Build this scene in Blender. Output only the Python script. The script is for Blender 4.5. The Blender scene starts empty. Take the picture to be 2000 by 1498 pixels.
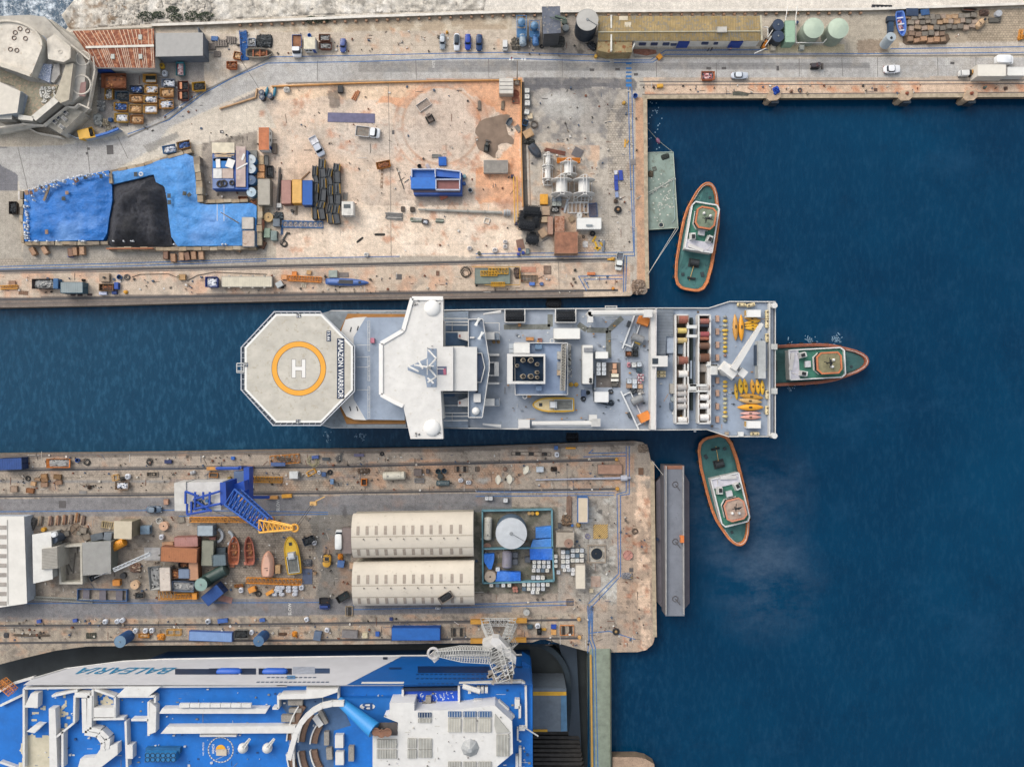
import bpy,math,random
from math import*
import numpy as np
from mathutils import Vector,Matrix
rn=random.Random(11);ru_=rn.uniform
sc=bpy.context.scene
COL=sc.collection
R=radians
# ------ camera, sky, sun, exposure ------
HC=200.0;FP=1520.0
cam=bpy.data.objects.new('camera',bpy.data.cameras.new('camera'));COL.objects.link(cam)
cam.location=(0,0,HC);cam.rotation_euler=(0,0,0)
cam.data.sensor_width=36;cam.data.lens=36*FP/2000;cam.data.clip_start=1;cam.data.clip_end=3000
sc.camera=cam
w=bpy.data.worlds.new('World');sc.world=w;w.use_nodes=1
nt=w.node_tree;nt.nodes.clear()
sky=nt.nodes.new('ShaderNodeTexSky');sky.sky_type='NISHITA';sky.sun_disc=0
sky.sun_elevation=R(43);sky.sun_rotation=R(-42);sky.air_density=1.6;sky.dust_density=4.0;sky.ozone_density=1.0
bg=nt.nodes.new('ShaderNodeBackground');bg.inputs[1].default_value=0.15
out=nt.nodes.new('ShaderNodeOutputWorld')
hsv=nt.nodes.new('ShaderNodeHueSaturation');hsv.inputs['Saturation'].default_value=0.45
nt.links.new(sky.outputs[0],hsv.inputs['Color']);nt.links.new(hsv.outputs[0],bg.inputs[0]);nt.links.new(bg.outputs[0],out.inputs[0])
sl=bpy.data.lights.new('sun','SUN');sl.energy=.95;sl.angle=R(40);sl.color=(1,.95,.88)
so=bpy.data.objects.new('sun',sl);COL.objects.link(so)
so.rotation_euler=(R(47),0,R(222));so.location=(-90,100,150)
sc.view_settings.view_transform='Standard';sc.view_settings.look='None';sc.view_settings.gamma=1
sc.view_settings.exposure=0.5
try:sc.cycles.max_bounces=6
except Exception:pass
# ------ coordinates: survey sheets (pixels of an enlarged sheet) to metres ------
K0=4.755
SH={'A':(0,0),'B':(400,0),'C':(800,0),'D':(1200,0),'E':(1580,0),'F':(0,290),'G':(400,290),'H':(800,290),'I':(1180,290),
'J':(460,570),'K':(860,570),'L':(1260,570),'M':(0,870),'N':(300,870),'O':(640,870),'Q':(920,870),'S':(1240,820),
'T':(0,1183),'U':(400,1183),'V':(800,1183),'X':(0,0),'Y':(0,1260),'Z':(540,1260)}
CUR=[0,0,K0]
def reg(k):
 CUR[0],CUR[1]=SH[k];CUR[2]=dict(X=1.0,L=4.539,Y=3.571,Z=3.846).get(k,K0)
def W(x,y,h=0.0):
 X=CUR[0]+x/CUR[2];Y=CUR[1]+y/CUR[2];s=(HC-h)/FP
 return((X-1000)*s,(749-Y)*s,h)
def ML(l,h=0.0):return l/CUR[2]*(HC-h)/FP
# ------ materials ------
def lin(c):return c/12.92 if c<=.04045 else((c+.055)/1.055)**2.4
KA=1.32
def hx(s):
 return tuple(min(.86,lin(int(s[i:i+2],16)/255)/KA)for i in(0,2,4))+(1,)
MC={}
def m(h,r=.75,v=.25,s=.6,rU=0,metal=0,rc='8a5534',bump=0):
 k=(h,r,v,s,rU,metal,rc)
 if k in MC:return MC[k]
 M_=bpy.data.materials.new('mat_'+h);M_.use_nodes=1;n=M_.node_tree;b=n.nodes['Principled BSDF'];L=n.links.new
 c=hx(h);b.inputs['Roughness'].default_value=r;b.inputs['Metallic'].default_value=metal
 g=n.nodes.new('ShaderNodeNewGeometry')
 def noise(sc_,det=5,ro=.6):
  t=n.nodes.new('ShaderNodeTexNoise');t.inputs['Scale'].default_value=sc_;t.inputs['Detail'].default_value=det;t.inputs['Roughness'].default_value=ro
  L(g.outputs['Position'],t.inputs['Vector']);return t
 t=noise(s,6,.65)
 mr=n.nodes.new('ShaderNodeMapRange');mr.inputs[1].default_value=.3;mr.inputs[2].default_value=.7
 mr.inputs[3].default_value=1-v*.85;mr.inputs[4].default_value=1+v*.5;L(t.outputs[0],mr.inputs[0])
 mx=n.nodes.new('ShaderNodeMix');mx.data_type='RGBA';mx.blend_type='MULTIPLY';mx.inputs[0].default_value=1
 mx.inputs[6].default_value=c;L(mr.outputs[0],mx.inputs[7]);o=mx.outputs[2]
 if rU:
  t2=noise(s*1.7+.4,8,.7)if rU>0 else noise(.11,3,.45);e=abs(rU);r2=n.nodes.new('ShaderNodeMapRange');r2.inputs[1].default_value=.66-e*.3;r2.inputs[2].default_value=(.74 if rU>0 else .9)-e*.3
  L(t2.outputs[0],r2.inputs[0])
  m2=n.nodes.new('ShaderNodeMix');m2.data_type='RGBA';L(r2.outputs[0],m2.inputs[0]);L(o,m2.inputs[6]);m2.inputs[7].default_value=hx(rc);o=m2.outputs[2]
 if bump:q=n.nodes.new('ShaderNodeBump');q.inputs[0].default_value=bump;q.inputs[1].default_value=.3;L(noise(s*3,7,.65).outputs[0],q.inputs['Height']);L(q.outputs[0],b.inputs['Normal'])
 L(o,b.inputs['Base Color']);MC[k]=M_
 return M_
def gls(h='1c2a38'):return m(h,.12,.05)
# ------ mesh builder ------
class MB:
 def __init__(s):s.v=[];s.f=[];s.mi=[]
 def add(s,vs,fs,mi=0):
  o=len(s.v);s.v+=[tuple(a)for a in vs];s.f+=[tuple(i+o for i in f)for f in fs];s.mi+=[mi]*len(fs);return s
 def bo(s,x,y,z,sx,sy,sz,rz=0,tp=1.0,mi=0,ry=0):
  a=R(rz);ca,sa=cos(a),sin(a);vs=[]
  for k,t in((0,1),(1,tp)):
   for i,j in((-1,-1),(1,-1),(1,1),(-1,1)):
    dx=i*sx/2*t;dy=j*sy/2*t
    vs.append((x+dx*ca-dy*sa,y+dx*sa+dy*ca,z+k*sz))
  return s.add(vs,[(3,2,1,0),(4,5,6,7),(0,1,5,4),(1,2,6,5),(2,3,7,6),(3,0,4,7)],mi)
 def pr(s,P,z0,z1,mi=0,top=None,mt=None):
  n=len(P);T=top or P
  ar=sum(P[i][0]*P[(i+1)%n][1]-P[(i+1)%n][0]*P[i][1]for i in range(n))
  if ar<0:P=P[::-1];T=T[::-1]
  vs=[(p[0],p[1],z0)for p in P]+[(p[0],p[1],z1)for p in T]
  s.add(vs,[tuple(range(n-1,-1,-1))]+[(i,(i+1)%n,n+(i+1)%n,n+i)for i in range(n)],mi)
  o=len(s.v)-2*n;s.f.append(tuple(o+n+i for i in range(n)));s.mi.append(mi if mt is None else mt);return s
 def ring(s,P,z0,z1,t,mi=0):
  n=len(P);Q=inset(P,t)
  for i in range(n):
   j=(i+1)%n;s.pr([P[i],P[j],Q[j],Q[i]],z0,z1,mi)
  return s
 def wa(s,pts,z0,z1,t,mi=0):
  for a,b in zip(pts,pts[1:]):
   dx,dy=b[0]-a[0],b[1]-a[1];l=hypot(dx,dy)or 1;nx,ny=-dy/l*t/2,dx/l*t/2
   s.pr([(a[0]+nx,a[1]+ny),(a[0]-nx,a[1]-ny),(b[0]-nx,b[1]-ny),(b[0]+nx,b[1]+ny)],z0,z1,mi)
  return s
 def cyl(s,x,y,z,r,h,r2=None,n=16,mi=0,mt=None):
  r2=r if r2 is None else r2
  a=[(cos(2*pi*i/n),sin(2*pi*i/n))for i in range(n)]
  s.pr([(x+r*c,y+r*d)for c,d in a],z,z+h,mi,[(x+r2*c,y+r2*d)for c,d in a],mt);return s
 def tu(s,p,q,r,n=6,mi=0,r2=None):
  p=Vector(p);q=Vector(q);d=q-p
  if d.length<1e-6:return s
  r2=r if r2 is None else r2
  d.normalize();u=d.orthogonal().normalized();w_=d.cross(u);vs=[]
  for c,rr in((p,r),(q,r2)):
   for i in range(n):
    t=2*pi*i/n+pi/n;vs.append(c+u*cos(t)*rr+w_*sin(t)*rr)
  return s.add(vs,[tuple(range(n-1,-1,-1)),tuple(range(n,2*n))]+[(i,(i+1)%n,n+(i+1)%n,n+i)for i in range(n)],mi)
 def path(s,pts,r,n=6,mi=0,closed=0):
  pts=list(pts)+([pts[0]]if closed else[])
  for a,b in zip(pts,pts[1:]):s.tu(a,b,r,n,mi)
  return s
 def la(s,x,y,prof,n=20,mi=0,sx=1,sy=1):
  vs=[];fs=[]
  for r,z in prof:
   for i in range(n):
    t=2*pi*i/n;vs.append((x+r*cos(t)*sx,y+r*sin(t)*sy,z))
  for k in range(len(prof)-1):
   for i in range(n):fs.append((k*n+i,k*n+(i+1)%n,(k+1)*n+(i+1)%n,(k+1)*n+i))
  fs.append(tuple(range(n-1,-1,-1)));fs.append(tuple(range((len(prof)-1)*n,len(prof)*n)))
  return s.add(vs,fs,mi)
 def dome(s,x,y,z,r,hf=1,n=18,mi=0,sy=1):
  return s.la(x,y,[(max(r*cos(t*pi/12),.001),z+r*hf*sin(t*pi/12))for t in range(7)],n,mi,1,sy)
 def ba(s,x,y,z,r,n=10,mi=0,sx=1,sy=1,sz=1):
  return s.la(x,y,[(max(r*cos(t*pi/8),.001),z+r*sz*sin(t*pi/8))for t in range(-4,5)],n,mi,sx,sy)
 def to(s,x,y,z,R_,r,n=16,k=6,mi=0,ax='z'):
  vs=[];fs=[]
  for i in range(n):
   a=2*pi*i/n
   for j in range(k):
    b=2*pi*j/k;rr=R_+r*cos(b);p=(rr*cos(a),rr*sin(a),r*sin(b))
    if ax=='x':p=(p[2],p[0],p[1])
    if ax=='y':p=(p[0],p[2],p[1])
    vs.append((x+p[0],y+p[1],z+p[2]))
  for i in range(n):
   for j in range(k):fs.append((i*k+j,((i+1)%n)*k+j,((i+1)%n)*k+(j+1)%k,i*k+(j+1)%k))
  return s.add(vs,fs,mi)
 def loft(s,secs,mi=0):
  n=len(secs[0]);vs=[p for c in secs for p in c];fs=[tuple(range(n-1,-1,-1)),tuple(range((len(secs)-1)*n,len(secs)*n))]
  for k in range(len(secs)-1):
   for i in range(n):fs.append((k*n+i,k*n+(i+1)%n,(k+1)*n+(i+1)%n,(k+1)*n+i))
  return s.add(vs,fs,mi)
 def hc(s,x0,x1,y,z,r,n=14,mi=0,cap=.35):
  P=[(x0,.05),(x0+cap*r*.3,.7*r),(x0+cap*r,r),(x1-cap*r,r),(x1-cap*r*.3,.7*r),(x1,.05)]
  return s.loft([[(px,y+q*cos(2*pi*i/n),z+q*sin(2*pi*i/n))for i in range(n)]for px,q in P],mi)
 def heap(s,x,y,z,L,Wd,h,n=7,mi=0,sd=None,j=.35):
  rr=random.Random(sd if sd is not None else len(s.v)+int(L*100));N=n;vs=[];fs=[]
  for i in range(N+1):
   for k in range(N+1):
    u=i/N*2-1;w_=k/N*2-1;e=max(0,1-max(abs(u),abs(w_))**3)
    hh=h*e**.5*(1-j+j*2*rr.random())if e>0 else 0
    q=.04 if e>0 else 0
    vs.append((x+(u+rr.uniform(-q,q))*L/2*(1-.12*w_*w_),y+(w_+rr.uniform(-q,q))*Wd/2*(1-.12*u*u),z+hh))
  for i in range(N):
   for k in range(N):a=i*(N+1)+k;fs.append((a,a+N+1,a+N+2,a+1))
  return s.add(vs,fs,mi)
 def tr(s,p,q,w1,h1,w2=None,h2=None,n=8,r=.07,mi=0,up=(0,0,1)):
  w2=w1 if w2 is None else w2;h2=h1 if h2 is None else h2
  p=Vector(p);q=Vector(q);d=(q-p).normalized();sd=Vector(up).cross(d)
  if sd.length<1e-3:sd=Vector((0,1,0))
  sd.normalize();u=d.cross(sd);C=[]
  for i in range(n+1):
   t=i/n;c=p.lerp(q,t);a=(w1+(w2-w1)*t)/2;b=(h1+(h2-h1)*t)/2
   C.append([c+sd*a*i_+u*b*j_ for i_,j_ in((-1,-1),(1,-1),(1,1),(-1,1))])
  for k in range(4):s.tu(C[0][k],C[-1][k],r*1.4,5,mi)
  for i in range(n+1):
   for k in range(4):
    s.tu(C[i][k],C[i][(k+1)%4],r,4,mi)
    if i<n:s.tu(C[i][k],C[i+1][(k+1)%4],r*.8,4,mi)
  return s
 def bd(s,name,mats,parent=None,smooth=0,ws=0,kind=None):
  me=bpy.data.meshes.new(name);vs=s.v
  if ws and parent is not None:
   inv=Matrix.Translation(parent.location)@parent.rotation_euler.to_matrix().to_4x4();inv=inv.inverted()
   vs=[tuple(inv@Vector(a))for a in vs]
  me.from_pydata(vs,[],s.f);me.validate();
  if not isinstance(mats,(list,tuple)):mats=[mats]
  for a in mats:me.materials.append(a)
  if len(me.polygons)==len(s.mi):me.polygons.foreach_set('material_index',[min(i,len(mats)-1)for i in s.mi])
  if smooth:me.polygons.foreach_set('use_smooth',[1]*len(me.polygons));
  if smooth and hasattr(me,'set_sharp_from_angle'):me.set_sharp_from_angle(angle=R(40))
  me.update()
  o=bpy.data.objects.new(name,me);COL.objects.link(o)
  if parent is not None:o.parent=parent
  if kind:o['kind']=kind
  return o
def inset(P,t):
 n=len(P);ar=sum(P[i][0]*P[(i+1)%n][1]-P[(i+1)%n][0]*P[i][1]for i in range(n));sg=1 if ar>0 else-1;Q=[]
 for i in range(n):
  a=Vector(P[i-1][:2]);b=Vector(P[i][:2]);c=Vector(P[(i+1)%n][:2])
  d1=(b-a).normalized();d2=(c-b).normalized();n1=Vector((-d1.y,d1.x))*sg;n2=Vector((-d2.y,d2.x))*sg
  nn=n1+n2;l=nn.length_squared
  Q.append(tuple(b+nn*(2*t/l))if l>.1 else tuple(b+n1*t))
 return Q
def tag(o,label=None,cat=None,group=None,kind=None):
 if label:o['label']=label
 if cat:o['category']=cat
 if group:o['group']=group
 if kind:o['kind']=kind
 return o
def E_(name,loc=(0,0,0),rz=0):
 o=bpy.data.objects.new(name,None);COL.objects.link(o);o.location=loc;o.rotation_euler=(0,0,R(rz));o.empty_display_size=.5;return o
def TH(name,label,cat,loc=(0,0,0),rz=0,group=None):return tag(E_(name,loc,rz),label,cat,group)
def solo(name,label,cat,mb,mats,loc=None,rz=0,group=None,smooth=0):
 if loc is None:
  xs=[v[0]for v in mb.v];ys=[v[1]for v in mb.v];z0=min(v[2]for v in mb.v);c=((min(xs)+max(xs))/2,(min(ys)+max(ys))/2,z0)
  mb.v=[(a-c[0],b-c[1],d-c[2])for a,b,d in mb.v];loc=c
 o=mb.bd(name,mats,None,smooth);o.location=loc;o.rotation_euler=(0,0,R(rz));return tag(o,label,cat,group)
FONTM={}
def TX(body,w_,h_):
 if body in FONTM:vs,fs=FONTM[body]
 else:
  cu=bpy.data.curves.new('t','FONT');cu.body=body;cu.resolution_u=3;cu.offset=.012
  ob=bpy.data.objects.new('t',cu);COL.objects.link(ob);dg=bpy.context.evaluated_depsgraph_get();ev=ob.evaluated_get(dg)
  me=bpy.data.meshes.new_from_object(ev);vs=[tuple(v.co)for v in me.vertices];fs=[tuple(p.vertices)for p in me.polygons]
  bpy.data.objects.remove(ob);bpy.data.curves.remove(cu);bpy.data.meshes.remove(me);FONTM[body]=(vs,fs)
 x0=min(v[0]for v in vs);x1=max(v[0]for v in vs);y0=min(v[1]for v in vs);y1=max(v[1]for v in vs)
 return[((v[0]-(x0+x1)/2)/(x1-x0)*w_,(v[1]-(y0+y1)/2)/(y1-y0)*h_)for v in vs],fs
def text(mb,body,c,w_,h_,rz,z,mi=0):
 vs,fs=TX(body,w_,h_);a=R(rz);ca,sa=cos(a),sin(a)
 return mb.add([(c[0]+x*ca-y*sa,c[1]+x*sa+y*ca,z)for x,y in vs],fs,mi)
ORD='first second third fourth fifth sixth seventh eighth ninth tenth eleventh twelfth thirteenth fourteenth fifteenth sixteenth'.split()
def PY(*c,h=0):
 return[W(a,b,h)[:2]for a,b in c]
 # ------ ground: quays, water, road ------
def vnoise(x,y,s,sD=0,oct_=4):
 out=np.zeros_like(x,dtype=float);amp=1;tot=0
 for o in range(oct_+1):
  rs=np.random.RandomState(sD+o*17);T=rs.rand(256,256)
  u=x*s*2**o+sD*3.1;v=y*s*2**o+sD*7.7;iu=np.floor(u).astype(int);iv=np.floor(v).astype(int);fu=u-iu;fv=v-iv
  fu=fu*fu*(3-2*fu);fv=fv*fv*(3-2*fv)
  a=T[iu%256,iv%256];b=T[(iu+1)%256,iv%256];c=T[iu%256,(iv+1)%256];d=T[(iu+1)%256,(iv+1)%256]
  out+=amp*((a*(1-fu)+b*fu)*(1-fv)+(c*(1-fu)+d*fu)*fv);tot+=amp;amp*=.6
 return out/tot
def pip(x,y,P):
 ins=np.zeros(x.shape,bool);n=len(P)
 for i in range(n):
  x1,y1=P[i];x2,y2=P[(i+1)%n]
  if y1==y2:continue
  c=((y1>y)!=(y2>y))&(x<(x2-x1)*(y-y1)/(y2-y1)+x1);ins^=c
 return ins
def hl(s):return np.array(hx(s)[:3])*1.22
def ground_mat(name,brick=None,bsc=.35):
 M_=bpy.data.materials.new(name);M_.use_nodes=1;n=M_.node_tree;b=n.nodes['Principled BSDF'];L=n.links.new
 b.inputs['Roughness'].default_value=.92
 a=n.nodes.new('ShaderNodeAttribute');a.attribute_name='Col';g=n.nodes.new('ShaderNodeNewGeometry')
 o=a.outputs['Color']
 for s_,v,lo in((.9,.24,.32),(5,.4,.36),(.12,.14,.3)):
  t=n.nodes.new('ShaderNodeTexNoise');t.inputs['Scale'].default_value=s_;t.inputs['Detail'].default_value=8;t.inputs['Roughness'].default_value=.7
  L(g.outputs['Position'],t.inputs['Vector']);r=n.nodes.new('ShaderNodeMapRange');r.inputs[1].default_value=lo;r.inputs[2].default_value=1-lo;r.inputs[3].default_value=1-v;r.inputs[4].default_value=1+v*.6
  L(t.outputs[0],r.inputs[0]);x=n.nodes.new('ShaderNodeMix');x.data_type='RGBA';x.blend_type='MULTIPLY';x.inputs[0].default_value=1
  L(o,x.inputs[6]);L(r.outputs[0],x.inputs[7]);o=x.outputs[2]
 t=n.nodes.new('ShaderNodeTexNoise');t.inputs['Scale'].default_value=1.3;t.inputs['Detail'].default_value=10;t.inputs['Roughness'].default_value=.75
 L(g.outputs['Position'],t.inputs['Vector']);r=n.nodes.new('ShaderNodeMapRange');r.inputs[1].default_value=.62;r.inputs[2].default_value=.72;r.inputs[4].default_value=.55
 L(t.outputs[0],r.inputs[0]);x=n.nodes.new('ShaderNodeMix');x.data_type='RGBA';L(r.outputs[0],x.inputs[0]);L(o,x.inputs[6]);x.inputs[7].default_value=hx('4a4644');o=x.outputs[2]
 bt=n.nodes.new('ShaderNodeTexBrick');bt.inputs['Scale'].default_value=1;bt.inputs['Brick Width'].default_value=6.2;bt.inputs['Row Height'].default_value=5.1
 bt.inputs['Mortar Size'].default_value=.05;bt.offset=0;bt.inputs['Color1'].default_value=(1,1,1,1);bt.inputs['Color2'].default_value=(.93,.93,.94,1);bt.inputs['Mortar'].default_value=(.55,.53,.52,1)
 L(g.outputs['Position'],bt.inputs['Vector']);x=n.nodes.new('ShaderNodeMix');x.data_type='RGBA';x.blend_type='MULTIPLY';x.inputs[0].default_value=.4
 L(o,x.inputs[6]);L(bt.outputs[0],x.inputs[7]);o=x.outputs[2]
 b2=n.nodes.new('ShaderNodeTexBrick');b2.inputs['Scale'].default_value=1;b2.inputs['Brick Width'].default_value=.75;b2.inputs['Row Height'].default_value=.6
 b2.inputs['Mortar Size'].default_value=.045;b2.inputs['Color1'].default_value=(1.12,1.1,1.08,1);b2.inputs['Color2'].default_value=(.85,.84,.82,1);b2.inputs['Mortar'].default_value=(.5,.48,.45,1)
 L(g.outputs['Position'],b2.inputs['Vector']);x=n.nodes.new('ShaderNodeMix');x.data_type='RGBA';x.blend_type='MULTIPLY';L(a.outputs['Alpha'],x.inputs[0])
 L(o,x.inputs[6]);L(b2.outputs[0],x.inputs[7]);o=x.outputs[2]
 L(o,b.inputs['Base Color']);return M_
GM=ground_mat('quay_concrete')
def sheet(name,P,z,base,layers,step=3.0,zb=None,mat=None,sD=1,bumpy=None,gain=1):
 x0=min(p[0]for p in P)-step;x1=max(p[0]for p in P)+step;y0=min(p[1]for p in P)-step;y1=max(p[1]for p in P)+step
 nx=int((x1-x0)/step)+2;ny=int((y1-y0)/step)+2
 gx,gy=np.meshgrid(x0+np.arange(nx)*step,y0+np.arange(ny)*step,indexing='ij');gx=gx.ravel();gy=gy.ravel()
 ins=pip(gx,gy,P);I=ins.reshape(nx,ny)
 cell=(I[:-1,:-1].astype(int)+I[1:,:-1]+I[1:,1:]+I[:-1,1:])>=1
 best=np.full(gx.shape,1e9);bx=gx.copy();by=gy.copy();n=len(P)
 for i in range(n):
  ax,ay=P[i];cx,cy=P[(i+1)%n];dx,dy=cx-ax,cy-ay;l=dx*dx+dy*dy
  if l==0:continue
  t=np.clip(((gx-ax)*dx+(gy-ay)*dy)/l,0,1);qx=ax+t*dx;qy=ay+t*dy;d=(qx-gx)**2+(qy-gy)**2
  k=d<best;best[k]=d[k];bx[k]=qx[k];by[k]=qy[k]
 out_=~ins;gx=np.where(out_,bx,gx);gy=np.where(out_,by,gy)
 C=np.tile(hl(base),(len(gx),1));A=np.zeros(len(gx))
 wx=gx+(vnoise(gx,gy,.03,sD+5)-.5)*22;wy=gy+(vnoise(gx,gy,.03,sD+9)-.5)*22
 fx=gx+(vnoise(gx,gy,.12,sD+25)-.5)*8;fy=gy+(vnoise(gx,gy,.12,sD+29)-.5)*8
 n1=vnoise(gx,gy,.02,sD+2);n2=vnoise(gx,gy,.1,sD+3)
 for Ly in layers:
  k=Ly[0]
  if k=='p':
   mk=pip(gx,gy,Ly[1])*Ly[3]
  elif k=='w':
   mk=pip(fx,fy,Ly[1])*Ly[3]
  elif k=='W':mk=pip(wx,wy,Ly[1])*Ly[3]
  elif k=='e':
   cx,cy,rx,ry=Ly[1];d=((wx-cx)/rx)**2+((wy-cy)/ry)**2;mk=np.clip(1.3-d,0,1)*Ly[3]
  elif k=='n':
   nn=vnoise(gx,gy,Ly[4],sD+int(Ly[4]*1000)+int(Ly[5]*100));mk=pip(wx,wy,Ly[1])*np.clip((nn-Ly[5])*6,0,1)*Ly[3]
  elif k=='r':
   cx,cy,r,wd=Ly[1];d=np.abs(np.hypot(gx-cx,gy-cy)-r);mk=np.clip(1.2-d/wd,0,1)*Ly[3]
  elif k=='s':
   A=np.maximum(A,pip(fx,fy,Ly[1])*Ly[2]);continue
  C=C*(1-mk[:,None])+hl(Ly[2])[None,:]*mk[:,None]
 C=gain*C*(0.86+.28*n1)[:,None]*(0.9+.2*n2)[:,None]
 s=HC/FP;zz=np.full(len(gx),z)
 if bumpy:zz=zz+np.where(ins,(vnoise(gx,gy,bumpy[1],sD+60,5)-.35)*bumpy[0],0)
 idx=-np.ones(nx*ny,int);vid=np.arange(nx*ny).reshape(nx,ny);ci,cj=np.nonzero(cell)
 quad=np.stack([vid[ci,cj],vid[ci,cj+1],vid[ci+1,cj+1],vid[ci+1,cj]],1)
 us=np.unique(quad);idx[us]=np.arange(len(us));quad=idx[quad]
 X=(gx[us]-1000)*s;Y=(749-gy[us])*s
 me=bpy.data.meshes.new(name);me.vertices.add(len(us));me.vertices.foreach_set('co',np.stack([X,Y,zz[us]],1).ravel())
 nf=len(quad);me.loops.add(nf*4);me.polygons.add(nf);me.loops.foreach_set('vertex_index',quad.ravel());me.polygons.foreach_set('loop_start',np.arange(nf)*4);me.polygons.foreach_set('loop_total',np.full(nf,4))
 me.update();me.validate()
 at=me.color_attributes.new('Col','FLOAT_COLOR','POINT');at.data.foreach_set('color',np.concatenate([np.clip(C[us],0,1),A[us][:,None]],1).ravel())
 me.materials.append(mat or GM);o=bpy.data.objects.new(name,me);COL.objects.link(o);o['kind']='structure'
 if bumpy:me.polygons.foreach_set('use_smooth',[1]*nf)
 if zb is not None:
  b=MB();Q=[((p[0]-1000)*s,(749-p[1])*s)for p in P];n=len(Q)
  ar=sum(Q[i][0]*Q[(i+1)%n][1]-Q[(i+1)%n][0]*Q[i][1]for i in range(n))
  if ar<0:Q=Q[::-1]
  for i in range(n):
   j=(i+1)%n;b.add([(*Q[i],zb),(*Q[j],zb),(*Q[j],z),(*Q[i],z)],[(0,1,2,3)])
  b.bd(name+'_wall',m('7a6a58',.9,.5,.5),None,kind='structure')
 return o
def X(*c):return list(c)
UQ=[(-60,603),(0,601),(200,597),(420,591),(640,587),(860,584),(1100,581),(1232,578),(1244,566),(1263,563),(1262,420),(1258,188),(1500,188),(2080,185),(2080,-60),(170,-60),(150,30),(128,60),(-60,60)]
YARD=[(498,172),(1018,158),(1016,420),(1018,498),(540,505),(535,400),(505,330)]
ROAD=[(-60,290),(33,288),(120,284),(235,270),(320,226),(400,176),(522,117),(700,110),(1000,108),(1200,116),(2080,112),(2080,150),(1200,152),(1000,153),(700,158),(560,164),(505,172),(430,205),(330,250),(300,290),(230,330),(40,372),(33,340)]
TOPC=[(940,-60),(2080,-60),(2080,12),(1700,16),(1000,24),(942,22)]
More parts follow.
